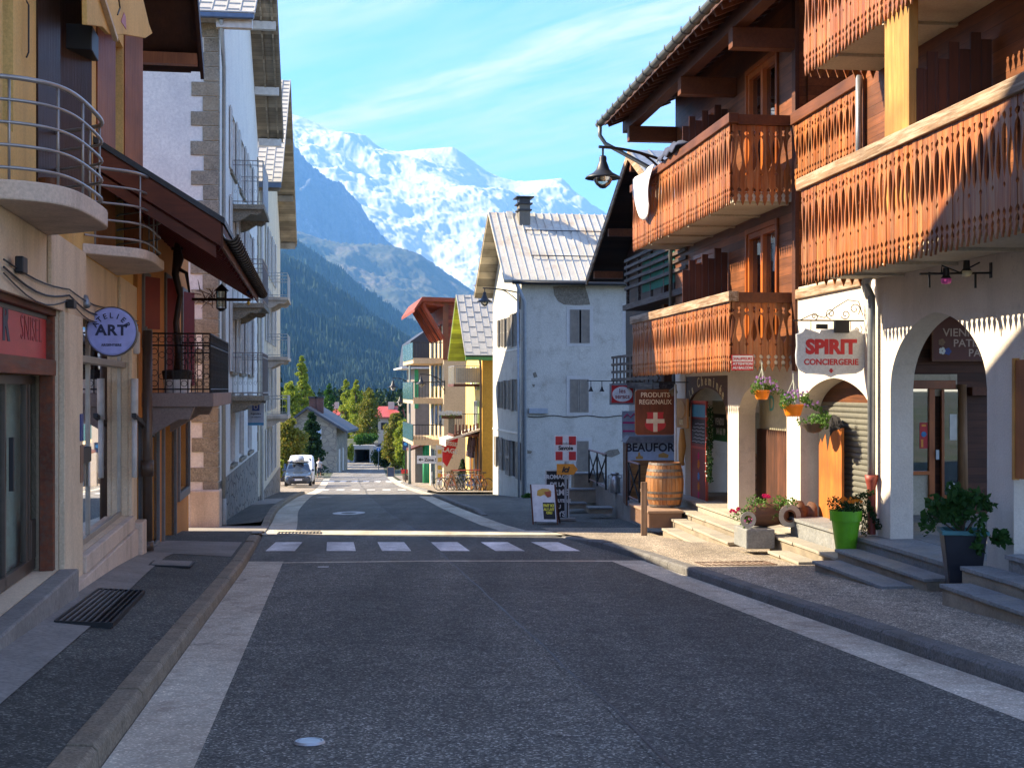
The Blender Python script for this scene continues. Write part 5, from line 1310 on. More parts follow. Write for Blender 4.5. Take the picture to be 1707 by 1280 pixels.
# ================================================================ mid house (white plaster, shutters, metal roof)
H = Frame(.41, 58, -.171)
M_old_w = mat('old_white_plaster', (.55, .54, .48), (.47, .46, .41), scale=.9, rough=.95, bump=.6, bscale=16, stain=(.25, .22, .18), stain_amt=.5, stain_scale=1.6, fine=.12)
M_shut_gr = mat('grey_shutter', (.27, .24, .20), (.20, .18, .155), scale=4, rough=.7, bump=.1)
M_metalroof = mat('weathered_metal_roof', (.60, .56, .47), (.50, .46, .38), scale=1.2, rough=.7, metal=.0, bump=.1, stain=(.36, .20, .09), stain_amt=.5, stain_scale=.8)
M_soff_cr = wood('cream_soffit', (.60, .50, .34), (.50, .41, .27), axis='x', plank=.42, paxis='y', rough=.8)
def make_mid():
    t = fthing('plaster_house', 'old white plaster house with grey louvred shutters and seamed metal roof', 'house', H)
    hx = lambda px, py: H.y(px, py, 0); W_ = 7.4; L = 8.1
    ze = hx(940, 474)[1]; zb = -5.4
    front = []
    for (p0, p1, q0, q1) in ((950, 983, 516, 572), (950, 981, 632, 687), (1043, 1072, 512, 572), (961, 981, 735, 793)):
        a_, z1 = hx(p0, q0); b_, z0 = hx(p1, q1); front.append((a_, b_, z0, z1))
    side = []
    for (p0, p1, q0, q1) in ((856, 862, 522, 577), (843, 847, 530, 578), (833, 836, 533, 578), (856, 862, 632, 685), (843, 847, 634, 682), (833, 836, 636, 680), (851, 861, 735, 795), (839, 846, 732, 785), (829, 834, 728, 778)):
        u0, za = H.x(p0, q0, 0); u1, zc = H.x(p1, q1, 0); side.append((min(u0, u1), max(u0, u1), H.x((p0+p1)/2, q1, 0)[1], H.x((p0+p1)/2, q0, 0)[1]))
    mb = MB()
    wall(mb, my(0), 0, W_, zb, ze, .3, holes=front)
    wall(mb, mx(0), .3, L, zb, ze, .3, holes=side)
    mid = L / 2; zr_ = ze + .2 + 1.0 * 3.5
    mb.prism([(.0, ze), (L, ze), (mid, ze + mid * .92)], lambda u, v, w: (w, u, v), 0, .3)
    mb.box(W_ - .3, W_, .3, L, zb, ze).box(.3, W_ - .3, L - .3, L, zb, ze)
    mb.build('plaster_wall', M_old_w, t)
    # bare patches where the plaster has gone
    def patch(pts, nm='bare_patch', pl_=0, d=.006):
        P = [hx(*p) for p in pts]; MB().prism(P, lambda u, v, w: (u, -w, v), .0015, d).build(nm, mat('bare_rubble', (.25, .22, .17), (.17, .15, .12), scale=5, bump=.8, bscale=14, fine=.3) if 'bare_rubble' not in MATS else MATS['bare_rubble'], t)
    patch([(922, 478), (975, 476), (980, 492), (984, 508), (960, 509), (940, 508), (930, 502), (924, 492)]); patch([(1003, 757), (1015, 750), (1030, 748), (1034, 756), (1020, 762), (1004, 760)])
    patch([(888, 622), (893, 620), (896, 628), (890, 630)]); patch([(879, 750), (887, 752), (885, 756), (879, 756)]); patch([(886, 640), (892, 641), (890, 646)])
    # mouldings round the windows and string courses
    for i, (u0, u1, v0, v1) in enumerate(front):
        mb = MB(); e = .15
        for (a_, c_, d_, g_) in ((u0 - e, u0 - .0, v0 - e, v1 + e), (u1 + .0, u1 + e, v0 - e, v1 + e), (u0, u1, v1, v1 + e), (u0, u1, v0 - e, v0)): mb.box(a_, c_, -.018, -.001, d_, g_)
        mb.build('surround', MATS['plain_plaster_band'] if 'plain_plaster_band' in MATS else mat('plain_plaster_band', (.53, .52, .49), (.48, .47, .44), bump=.15), t)
        mm = my(0, -1); f = MB(); g = .01; m_ = (u0 + u1) / 2 + (.0 if i else .02)
        w_ = MB().box(u0, u1, .12, .14, v0, v1).build('window', M_dark, t)
        for (s0, s1) in (((u0, m_ - .05 if i == 0 else m_ - .008), (m_ + .04 if i == 0 else m_ + .008, u1)) if i < 3 else ((u0, u1),)):
            q = MB(); closed_shutter_leaf(q, mm, s0, s1, v0, v1, th=.045, louvre=True); q.build('shutter', M_shut_gr, w_)
    for i, (u0, u1, v0, v1) in enumerate(side):
        w_ = MB().box(.1, .12, u0, u1, v0, v1).build('window', M_dark, t); mm = mx(0, -1); lw = (u1 - u0) * .95
        for s0, s1 in ((u0 - lw * .75, u0 - .02), (u1 + .02, u1 + lw * .75)):
            q = MB(); closed_shutter_leaf(q, lambda u, v, w: (-.02 - w, u, v), s0, s1, v0, v1, th=.05, louvre=True); q.build('shutter', M_shut_gr, w_)
    mb = MB(); z_ = H.x(866, 724, 0)[1]; mb.box(-.03, -.001, 0, L, z_, z_ + .08); z_ = H.x(850, 585, 0)[1]; mb.box(-.02, -.001, 0, L, z_, z_ + .05); mb.build('string_course', M_offwhite, t)
    # roof
    ov = .85; ye0 = -.55; slope = (H.y(915, 361, mid)[1] - ze) / (mid - ye0) * 1.0
    zE = ze - .02; zR = zE + slope * (mid - ye0)
    r1 = roof_slope(t, M_metalroof, M_soff_cr, -ov, W_ + .5, ye0, zE, mid, zR, th=.12, seam=.36, seam_h=.05)
    roof_slope(t, M_metalroof, M_soff_cr, -ov, W_ + .5, L + .6, zR - slope * (L + .6 - mid), mid, zR, th=.12, seam=.36)
    # snow guards
    for f_ in (.30, .68):
        y = ye0 + (mid - ye0) * f_; z = zE + slope * (mid - ye0) * f_ + .3
        mb = MB(); mb.tube([(.6, y, z), (W_, y, z)], .025, 5)
        for k in range(10): mb.tube([(.7 + k * .7, y, z + .0), (.7 + k * .7, y + .04, z - .16)], .015, 4)
        mb.build('snow_guard', M_metal_dk, t)
    mb = MB(); mb.tube([(-.5, ye0 - .07, zE + .02), (W_ + .5, ye0 - .07, zE + .02)], .075, 8); mb.build('gutter', M_metal_dk, t, smooth=True)
    for yy in (-.35, 0.0, mid, L - .3):
        pass
    # chimney
    x0 = H.y(864, 385, mid - .6)[0]; x1 = H.y(882, 385, mid - .6)[0]; zt = H.y(870, 342, mid - .6)[1]
    MB().box(x0, x1, mid - .9, mid - .2, zR - 1.3, zt).build('chimney', mat('chimney_render', (.17, .155, .125), (.13, .12, .10)), t)
    mb = MB(); mb.box(x0 - .1, x1 + .1, mid - 1.0, mid - .1, zt, zt + .07).box(x0 - .0, x1 + .0, mid - .88, mid - .22, zt + .07, zt + .3).box(x0 - .16, x1 + .16, mid - 1.06, mid - .04, zt + .3, zt + .36).box(x0 - .07, x1 + .07, mid - .97, mid - .13, zt - .3, zt - .22); mb.build('chimney_cap', M_metal_dk, t, bevel=.01)
    # blue-grey downpipes at the corner
    mb = MB().tube([(-.3, ye0 - .05, zE - .02), (.12, -.12, zE - .8), (.12, -.12, zb + .3)], .085, 10).tube([(-.16, -.05, ze), (-.12, -.08, zb + .2)], .05, 8); mb.build('downpipe', flat('pale_blue_pipe', (.30, .34, .38), rough=.5, metal=.2), t, smooth=True)
    u, z = hx(890, 685); MB().box(u - .25, u + .6, -.18, -.02, z - .12, z + .12).build('vent_box', MATS['pale_blue_pipe'], t, bevel=.02)
    mb = MB(); p = [(H.y(880 + k * 9, 694 + 1.5 * math.sin(k), -.03)) for k in range(20)]; mb.tube([(q[0], -.03, q[1]) for q in p], .018, 4); mb.build('cable', M_black, t)
    return t
mid_house = make_mid()

# ================================================================ brown chalet behind the big one
D = Frame(8.3 - .1186 * 36, 36, -.1186)
def make_brown():
    t = fthing('dark_chalet', 'dark brown gabled chalet squeezed behind the carved balconies', 'chalet', D)
    d = lambda Y, c=0: D.Y(Y, c); dx = lambda px, py, c: D.x(px, py, c)
    y0, y1 = d(31.6), d(40.5); zb = -3.6
    M_dw = wood('dark_brown_wall', (.075, .032, .018), (.045, .018, .010), axis='y', plank=.17, paxis='z')
    mb = MB(); mb.box(0, .2, y0, y1, -.2, 5.6); mb.box(.2, 7, y1 - .2, y1, zb, 5); mb.box(.2, 7, y0, y0 + .2, zb, 5); mb.build('timber_wall', M_dw, t)
    MB().box(.1, .3, y0, y1, zb - 1.5, -.203).build('stone_base', M_old_w, t)
    c = -.95; yr, zr_ = dx(1049, 249, c); ye, ze = dx(979, 462, c); sl_ = (zr_ - ze) / (ye - yr); yn = yr - (ye - yr) * .95; zn = zr_ - (yr - yn) * sl_
    M_dkr = wood('dark_eaves_boards', (.04, .02, .013), (.026, .013, .009), axis='x', plank=.2, paxis='y')
    roof_slope(t, M_zinc, M_dkr, c, 7, ye, ze - .15, yr, zr_ - .15, th=.1, seam=.5)
    roof_slope(t, M_zinc, M_dkr, c, 7, yn, zn - .15, yr, zr_ - .15, th=.1, seam=.5)
    mb = MB(); mb.prism([(yr, zr_ - .28), (ye, ze - .28), (ye, ze - .05), (yr, zr_ - .05)], lambda u, v, w: (w, u, v), c - .05, c - .003).prism([(yr, zr_ - .28), (yn, zn - .28), (yn, zn - .05), (yr, zr_ - .05)], lambda u, v, w: (w, u, v), c - .05, c - .003); mb.build('barge_board', M_rail, t)
    for f_ in (.02, .5, .86):
        for s in (1,):
            y = yr + (ye - yr) * f_; z = zr_ - (y - yr) * sl_ - .3; MB().box(c + .05, 0, y - .1, y + .1, z - .22, z).build('purlin_end', M_rail_r, t)
    MB().box(-.5, -.3, d(33.4), d(33.7), 0, 4.6).build('post', M_rail_r, t)
    # balcony of dark horizontal rails with green cloth behind
    cb = -.9
    ya, za = dx(1110, 415, cb); yb, _ = dx(1042, 440, cb); zt = za; 
    zz = [dx(1042, v, cb)[1] for v in (436, 447, 458, 469, 482, 497, 512)]
    mb = MB()
    for z in zz[:-2]: mb.box(cb - .03, cb + .03, ya - 2, yb, z - .05, z + .035)
    for k in range(5): y = yb - .06 - k * (yb - ya + 1) / 4; mb.box(cb + .03, cb + .1, y - .05, y + .05, zz[-1], zz[0] + .05)
    mb.box(cb - .05, 0, ya - 2, yb + .1, zz[-1] - .1, zz[-1] + .05)
    bl = mb.build('balcony', wood('black_brown_rails', (.07, .04, .03), (.04, .022, .016), axis='y', gray=(.20, .16, .13), gray_amt=.5), t, bevel=.005)
    MB().box(cb + .04, cb + .06, ya - 1, (ya + yb) / 2 + .4, zz[-2], zz[0] - .1).build('green_cloth', flat('green_cloth', (.02, .13, .08), rough=.95), bl)
    # lower trellis balcony
    cb = -1.0; ya, z1 = dx(1055, 592, cb); yb, _ = dx(1020, 592, cb); z0 = dx(1040, 632, cb)[1]
    mb = MB()
    for k in range(4): z = z0 + (z1 - z0) * k / 3; mb.box(cb - .02, cb + .02, ya - 3, yb, z - .035, z + .035)
    for k in range(12): y = yb - .04 - k * .5; mb.box(cb + .02, cb + .05, y - .03, y + .03, z0 - .1, z1 + .04)
    mb.box(cb, 0, ya - 3, yb, z0 - .25, z0 - .1); mb.build('balcony', MATS['black_brown_rails'], t)
    MB().tube([(-.3, d(33), 0), (-.3, d(33), 4.3)], .05, 8).build('downpipe', M_zinc, t, smooth=True)
    return t
make_brown()

# ================================================================ yellow house
Yh = Frame(-.035 * 71.5 * 1.0 - .0, 71.5, -.171)
def simple_windows(t, fr, specs, shut, frame_m=M_offwhite, louvre=False, smw=.45):
    for (p0, p1, q0, q1) in specs:
        pm = (p0 + p1) / 2; u0 = fr.x(p0, 648, 0)[0]; u1 = fr.x(p1, 648, 0)[0]
        z1 = fr.x(pm, q0, 0)[1]; z0 = fr.x(pm, q1, 0)[1]; a_, b_ = min(u0, u1), max(u0, u1)
        win(t, lambda u, v, w: (-w, u, v), a_, b_, z0, z1, frame_m, shutters=shut, louvre=louvre, th=.0, smw=smw)
def make_yellow():
    # street corner at x = 804 px, front face to the right of it
    k = (803 - CX) / F; o = 71.5
    fr = Frame(k * o, o, -.171); t = fthing('yellow_house', 'narrow yellow house with lime green gable and pale metal roof', 'house', fr)
    M_y = mat('yellow_render', (.68, .50, .16), (.60, .43, .12), scale=1, bump=.2, stain=(.55, .36, .08), stain_amt=.3); M_yo = mat('amber_render', (.62, .33, .04), (.55, .28, .035), scale=1, bump=.2)
    M_lime = wood('lime_boards', (.34, .46, .05), (.28, .39, .04), axis='x', plank=.3, paxis='y')
    L = 6.5; W_ = 5; zb = -7.2; ze = fr.y(812, 484, 0)[1]
    mid = L / 2; ze = fr.y(797, 597, -.6)[1] + .3; mb = MB(); mb.box(0, .25, .0, L, zb, ze).box(.25, W_, L - .25, L, zb, ze)
    mb.prism([(0, ze), (L, ze), (mid, fr.y(790, 497, mid)[1] - .1)], lambda u, v, w: (w, u, v), 0, .25); mb.build('street_wall', M_y, t)
    MB().box(-.002, W_, -.25, -.002, zb, ze).build('end_wall', M_yo, t)
    ov = -fr.y(775, 590, -.4)[0]; zE = fr.y(800, 600 - 0, -.5)[1] if False else ze
    # deep gable roof: eave low in front, ridge behind
    zl = fr.y(797, 597, -.6)[1]; zt = fr.y(790, 497, mid)[1]
    zl = zl + .0
    r = roof_slope(t, M_tile, M_lime, -ov, W_, -.6, zl, mid, zt, th=.14, seam=.38, horiz=.8)
    roof_slope(t, M_tile, M_lime, -ov, W_, L + .6, zl, mid, zt, th=.14, seam=.38)
    mb = MB(); mb.box(-ov, W_, -.75, -.62, zl - .12, zl + .06); mb.build('gutter', flat('green_gutter', (.10, .28, .06)), t)
    mb = MB().tube([(-.2, -.7, zl - .05), (-.1, -.35, zl - .7), (-.1, -.32, zb)], .06, 8); mb.build('downpipe', M_brownfr, t, smooth=True)
    simple_windows(t, fr, [(795, 798, 612, 650), (787, 790, 612, 640), (793, 798, 668, 712)], flat('lime_shutters', (.32, .42, .16)))
    # upper balcony with grey panel and lower one with ornaments
    c = -1.35
    def bal(px0, px1, pyb, pyt, c, nm, pane=None):
        yN = fr.x(px1, 648, c)[0]; yF = fr.x(px0, 648, c)[0]
        yN, yF = min(yN, yF), max(yN, yF); yN = max(yN, .3); yF = yN + 2.6
        z0 = fr.y((px0 + px1) / 2, pyb, yN)[1]; h = fr.y((px0 + px1) / 2, pyt, yN)[1] - z0
        b_ = MB().box(c - .05, 0, yN, yF, -.14, 0).build('balcony', M_beam, t, loc=(0, 0, z0)); m = MB()
        m.tube([(.0, yN + .03, h), (c, yN + .03, h), (c, yF, h)], .02, 5)
        n = 12
        for i in range(n + 1): m.tube([(c * i / n, yN + .03, 0), (c * i / n, yN + .03, h)], .012, 4); m.tube([(c, yN + .03 + (yF - yN - .03) * i / n, 0), (c, yN + .03 + (yF - yN - .03) * i / n, h)], .012, 4)
        m.build('railing', M_railm if pane else M_iron, b_)
        if pane: MB().box(c * .95, c * .02, yN + .045, yN + .05, .08, h - .1).build('railing_panel', pane, b_)
        return b_, yN, z0, h
    bal(760, 795, 640, 610, -1.45, 'u', M_soffit)
    b2, yN, z0, h = bal(760, 800, 724, 690, -1.45, 'l')
    rnd = random.Random(4)
    m = MB()
    for i in range(7):
        x = -1.3 + i * .2; m.lathe([(0, 0), (.08, 0), (.10, .18), (0, .18)], (x, yN + .4 + .1 * (i % 2), .0), 8); m.box(x - .05, x + .05, yN + .5, yN + .6, .1, .5 + .1 * rnd.random())
    m.build('balcony_clutter', flat('clutter_brown', (.15, .05, .03)), b2)
    # ground floor canopy and openings
    z = fr.x(790, 730, -.6)[1]
    mb = MB(); mb.prism([(0, z + .45), (-1.9, z - .12), (-1.9, z - .24), (0, z + .35)], lambda u, v, w: (u, w, v), .2, 3.2); mb.box(-1.93, -1.9, .2, 3.2, z - .5, z - .1); mb.build('canopy', flat('canvas_cream', (.66, .58, .46)), t)
    for yy in (.5, 2.0, 3.6): MB().box(-.03, .0, yy, yy + 1.1, -5.7, z - .1).build('shop_door', M_dark, t)
    for yy in (.35, 1.8, 3.4): MB().box(-.12, -.03, yy - .14, yy, -5.9, z + .2).build('timber_post', wood('honey_post', (.50, .22, .05), (.38, .15, .03)), t)
    m = MB()
    for i in range(9): m.lathe([(0, 0), (.12, .02), (.10, .3), (.05, .45), (0, .5)], (-.35, .7 + i * .28, z - .5 - .35 * (i % 3)), 7)
    m.build('hanging_goods', flat('goods_dark', (.10, .06, .07)), t)
    return fr, t
YF, yellow = make_yellow()

# ================================================================ beige building with red-brown wooden top
def make_beige():
    k = (740 - CX) / F; o = 84.0; fr = Frame(k * o, o, -.165)
    t = fthing('beige_building', 'beige building with a red brown timber top storey and three glazed balconies', 'building', fr)
    M_b = mat('beige_render', (.60, .44, .26), (.54, .39, .22), scale=.8, bump=.15); M_b2 = mat('sunny_render', (.66, .54, .34), (.58, .47, .29), scale=.8, bump=.15)
    M_rw = wood('red_brown_cladding', (.26, .050, .018), (.17, .032, .012), axis='x', plank=.22, paxis='z')
    L = 9; W_ = 8; zb = -8.2; zc = fr.y(760, 600, 0)[1]; zt = fr.y(760, 497, 0)[1]
    MB().box(.0, W_, 0, .3, zb, zc).build('end_wall', M_b, t); MB().box(0, .3, .3, L, zb, zc + 2.2).box(.3, W_, L - .3, L, zb, zt).build('street_wall', M_b2, t)
    MB().box(0, W_, -.05, .28, zc + .002, zt).box(.0, .25, .3, L, zc + 2.22, zt).build('timber_top', M_rw, t)
    MB().box(-.06, .28, -.1, .2, zc, zt + .0).build('corner_post', M_rail_r, t)
    xo = fr.y(688, 540, 0)[0] * 1.0; zl, zh = fr.y(690, 538, -.6)[1], fr.y(700, 505, -.6)[1]
    zh = fr.y(703, 494, -.6)[1]; x_l = fr.y(687, 525, -.6)[0]; 
    mb = MB(); mb.prism([(x_l, zl), (x_l + .2, zh - .8), (x_l + .9, zh), (W_, zt - .1), (W_, zt + .25), (x_l + .7, zh + .3), (x_l, zl + .35)], lambda u, v, w: (u, w, v), -.8, L + .5)
    mb = MB(); z0 = fr.y(700, 535, -.6)[1]; zA = fr.y(705, 495, -.6)[1]; zB = fr.y(770, 503, -.6)[1]
    xk = fr.y(704, 500, -.6)[0]; zB2 = fr.y(768, 503, -.6)[1]; mb.prism([(xk, zA - .25), (W_, zB2 - .2), (W_, zB2 + .05), (xk, zA)], lambda u, v, w: (u, w, v), -.7, L + .6); mb.prism([(xk - .02, zA - .25), (xk, zA), (xk - .5, zA - .75), (xk - .5, zA - .95)], lambda u, v, w: (u, w, v), -.65, L + .5)
    mb.build('roof', wood('roof_redwood', (.28, .055, .018), (.19, .035, .012), axis='y'), t)
    mb = MB()
    for i in range(8):
        y = -.2 + i * 1.1; mb.beam((0, y, zc + 1.3), (xk + .1, y, zA - .45), .08, .16); mb.beam((0, y, zA - .5), (xk + .1, y, zA - .35), .08, .16)
    mb.build('roof_braces', MATS['roof_redwood'], t)
    MB().lathe([(.5, 0), (.5, .1), (.12, .25), (.1, .8), (.3, .85), (0, .9)], (2.4, 2, zB + .4), 8).build('roof_vent', M_zinc, t)
    M_teal = flat('teal_glass_panel', (.05, .13, .14), rough=.15)
    for (pyb, pyt, c, nl) in ((470, 372, -2.0, 1), (578, 605, -2.0, 1), (0, 0, 0, 0)):
        pass
    for (slab_y, rail_y, c) in ((497 + 0, 575 - 0, 0),):
        pass
    for (rail, slab) in ((571, 602), (637, 669), (708, 738)):
        c = -1.9; yN = .6; z1 = fr.y(722, rail, yN)[1]; z0 = fr.y(722, slab, yN)[1] + .2; yF = yN + 8.0
        b_ = MB().box(c, -.002, yN, yF, z0 - .35, z0).build('balcony', M_b, t)
        m = MB(); n = 10
        m.tube([(0, yN, z1), (c, yN, z1), (c, yF, z1)], .03, 5)
        for i in range(n + 1): m.tube([(c * i / n, yN, z0), (c * i / n, yN, z1)], .014, 4)
        m.build('railing', M_metal_dk, b_)
        for i in range(6): MB().box(c - .04, c, yN + .1 + i * 1.3, yN + 1.25 + i * 1.3, z0 - .1, z1).build('railing_panel', M_teal, b_)
        for i in range(3): MB().box(-.05, -.003, 1.2 + i * 2.5, 2.3 + i * 2.5, z0, z0 + 2.2).build('window', M_pane, b_)
    # shop fronts
    z_s = fr.x(730, 752, 0)[1]
    for i in range(2): MB().box(-.04, 0, .8 + i * 4, 3.8 + i * 4, zb + 1.2, z_s).build('shop_window', M_pane, t)
    # grey direction board hanging out over the pavement
    u0, zt_ = fr.y(696 + 8, 754, .3); u1, z__ = fr.y(739, 778, .3)
    return fr, t
BF, beige = make_beige()

# ================================================================ black roofed house further down, green trimmed shop
def make_black():
    o = 103; fr = Frame((724 - CX) / F * o, o, -.16)
    t = fthing('black_roofed_house', 'small house with black steep roof and green trim beyond the beige building', 'house', fr)
    zb = -9; z1 = fr.y(705, 610, 0)[1]; xl = fr.y(692, 650, 0)[0]
    MB().box(xl, 3, 0, 8, zb, z1).build('wall', mat('brown_grey_render', (.22, .18, .15), (.18, .15, .12)), t)
    zt = fr.y(700, 548, 0)[1]; xr = fr.y(686, 600, 0)[0]
    mb = MB(); mb.prism([(xr - .4, z1 - .1), (xr - .1, zt - 1.0), (xr + 1.3, zt), (4, zt), (4, z1 - .1)], lambda u, v, w: (u, w, v), -.4, 8.4); mb.build('roof', flat('black_roof', (.02, .022, .03), rough=.5), t)
    MB().box(xr - .8, 3, -.6, 8.5, z1 - .22, z1 - .1).build('eaves', M_offwhite, t)
    zg = fr.y(704, 740, -.3)[1]; z2 = fr.y(704, 690, -.3)[1]
    MB().box(xl - .05, xl + .25, -.1, -.02, z1 - 3.3, z1 - .3).build('green_panel', flat('green_paint', (.02, .25, .09)), t)
    mb = MB()
    for x_ in (708, 713, 720): u, _ = fr.y(x_, 800, -1.2); mb.tube([(u, -1.2, zb + .8), (u, -1.2, zg)], .16, 10)
    mb.build('green_column', MATS['green_paint'], t, smooth=True)
    mb = MB(); ua, za = fr.y(680, 748, -1.6); ub, zc_ = fr.y(711, 738, -1.6); mb.prism([(ua, za), (ub, zc_ + .1), (ub, zc_ - .1), (ua, za - .15)], lambda u, v, w: (u, w, v), -2.6, 0); mb.build('canopy', M_beam, t)
    return t
make_black()

# ================================================================ stone house at the end of the road
def make_stone():
    o = 136.0; fr = Frame((561 - CX) / F * o, o, .0)         # its long side turns away to the right
    t = fthing('stone_house', 'rubble stone house with dark slate roof and pale blue shutters at the road end', 'house', fr)
    M_st = masonry('house_rubble', (.34, .30, .22), (.24, .22, .18), (.17, .15, .12), scale=1.5, asp=(1, 1, 1.5), bump=.4)
    zb = -9.3; P = lambda x, y: fr.y(x, y, 0)
    xl = P(489, 700)[0]; xr = 0; xa, za = P(513, 682); zl = P(480, 703)[1]; zr_ = P(561, 711)[1]; zl = P(489, 700)[1]
    mb = MB(); mb.prism([(xl, zb), (xr, zb), (xr, zr_), (xa, za), (xl, zl)], lambda u, v, w: (u, w, v), 0, 9); mb.build('stone_wall', M_st, t)
    M_sl = mat('dark_slate_roof', (.065, .07, .085), (.045, .05, .06), scale=1.5, rough=.6, bump=.2)
    mb = MB(); xe, ze_ = P(569, 719); th = .28
    def slope(x0, z0, x1, z1):
        d = (z1 - z0) / (x1 - x0); e = 1.15 if x1 > x0 else -.6
        mb.prism([(x0, z0 + .02), (x1 + e, z1 + d * e + .02), (x1 + e, z1 + d * e + th), (x0, z0 + th)], lambda u, v, w: (u, w, v), -.55, 9.6)
    slope(xa, za, xr, zr_); slope(xa, za, xl, zl); mb.build('roof', M_sl, t)
    for (x0, x1, y0, y1) in ((525, 536, 714, 732), (525, 536, 750, 768)):
        a_, z1 = P(x0, y0); b_, z0 = P(x1, y1); w_ = MB().box(a_, b_, -.06, .0, z0, z1).build('window', M_offwhite, t)
        MB().box(a_ + .05, (a_ + b_) / 2 - .01, -.1, -.06, z0 + .05, z1 - .05).build('shutter', flat('pale_blue_shutter', (.38, .48, .62)), w_); MB().box((a_ + b_) / 2 + .01, b_ - .05, -.1, -.06, z0 + .05, z1 - .05).build('shutter', MATS['pale_blue_shutter'], w_)
    for yy in (1.6, 4.5): MB().box(-.01 + 0, .06, yy, yy + .9, zb + .6, zb + 3.0).build('window', M_offwhite, t)
    for x_ in (516, 528):
        u, z = P(x_, 680); MB().box(u - .35, u + .35, 2.0, 2.7, z - 1.2, P(x_, 664)[1]).build('chimney', mat('brick_chimney', (.16, .07, .05), (.10, .05, .04)), t)
        MB().box(u - .45, u + .45, 1.9, 2.8, P(x_, 664)[1], P(x_, 661)[1]).build('chimney_cap', M_metal_dk, t)
    return t
make_stone()
# distant roofs among the trees
def far_house(name, label, px0, px1, pyr, pye, Y, wallc, roofc, zb=-9.5):
    x0, x1 = (px0 - CX) / F * Y, (px1 - CX) / F * Y; zr_, ze = (HY - pyr) / F * Y, (HY - pye) / F * Y
    t = thing(name, label, 'house', (x0, Y, 0))
    w = x1 - x0
    MB().box(.5, w - .5, 0.6, 8, zb, ze + .2).build('wall', wallc, t)
    r = MB().prism([(-.2, ze), (4.3, zr_), (8.8, ze), (8.8, ze + .2), (4.3, zr_ + .2), (-.2, ze + .2)], lambda u, v, w_: (w_, u, v), 0, w).build('roof', roofc, t)
    MB().box(w * .45, w * .45 + .9, 3, 4.2, zr_ - 1.0, zr_ + .9).build('chimney', wallc, r)
    for k in range(2): MB().box(1 + k * w * .5, 2 + k * w * .5, .5, .6, ze - 1.8, ze - .7).build('window', M_dark, t)
M_redroof = mat('red_metal_roof', (.42, .07, .05), (.34, .055, .04), rough=.5); M_farw = mat('far_cream_wall', (.55, .45, .35), (.5, .4, .3))
far_house('house', 'distant cream house with bright red roof right of the road end trees', 624, 668, 680, 697, 205, M_farw, M_redroof)
far_house('house', 'distant red roofed house peeping over the stone house', 534, 566, 681, 694, 190, M_farw, M_redroof)
# underpass
def make_tunnel():
    Y = 163; zf = zr(Y) ; t = thing('underpass', 'concrete underpass mouth where the road dips under the railway', 'tunnel', ((607 - CX) / F * Y, Y, zf))
    s = Y / F; g = zf; H_ = lambda py: (HY - py) * s - g; X_ = lambda px: (px - 607) * s
    M_tc = mat('pale_blue_concrete', (.45, .47, .48), (.38, .40, .42), scale=.6)
    mb = MB(); zt = H_(742); zo = H_(749); xl, xr = X_(590), X_(616)
    mb.box(xl - .6, xr + .6, 0, .8, zo, zt).box(xl - .5, xl, 0, 12, -.5, zo).box(xr, xr + .5, 0, 12, -.5, zo)
    mb.prism([(xr + .5, -.5), (xr + 4.2, -.5), (xr + 4.2, .6), (xr + .5, zt)], lambda u, v, w: (u, w, v), -.4, 0).prism([(xl - .5, -.5), (xl - 3.2, -.5), (xl - 3.2, .5), (xl - .5, zt)], lambda u, v, w: (u, w, v), -.4, 0)
    mb.build('portal', M_tc, t); MB().box(xl - .4, xr + .4, 11, 12, -.5, zo).box(xl - .4, xr + .4, .8, 12, zo, zo + .3).build('dark_inside', M_dark, t)
make_tunnel()
mb = MB()
for i in range(24):
    a, b = -60 + i * 5, -55 + i * 5
    for (x0, x1) in ((a, b),):
        z = zr(166) + 2.6 + .8 * noise.noise(Vector((a * .1, 0, 0))); z2 = zr(166) + 2.6 + .8 * noise.noise(Vector((b * .1, 0, 0)))
        if -21.8 < (a + b) / 2 < -14: continue
        mb.quad((x0, 164.5, -9.6), (x1, 164.5, -9.6), (x1, 170, z2), (x0, 170, z)); mb.quad((x0, 170, z), (x1, 170, z2), (x1, 190, z2), (x0, 190, z))
mb.build('embankment', M_ground, normals=False)['kind'] = 'structure'
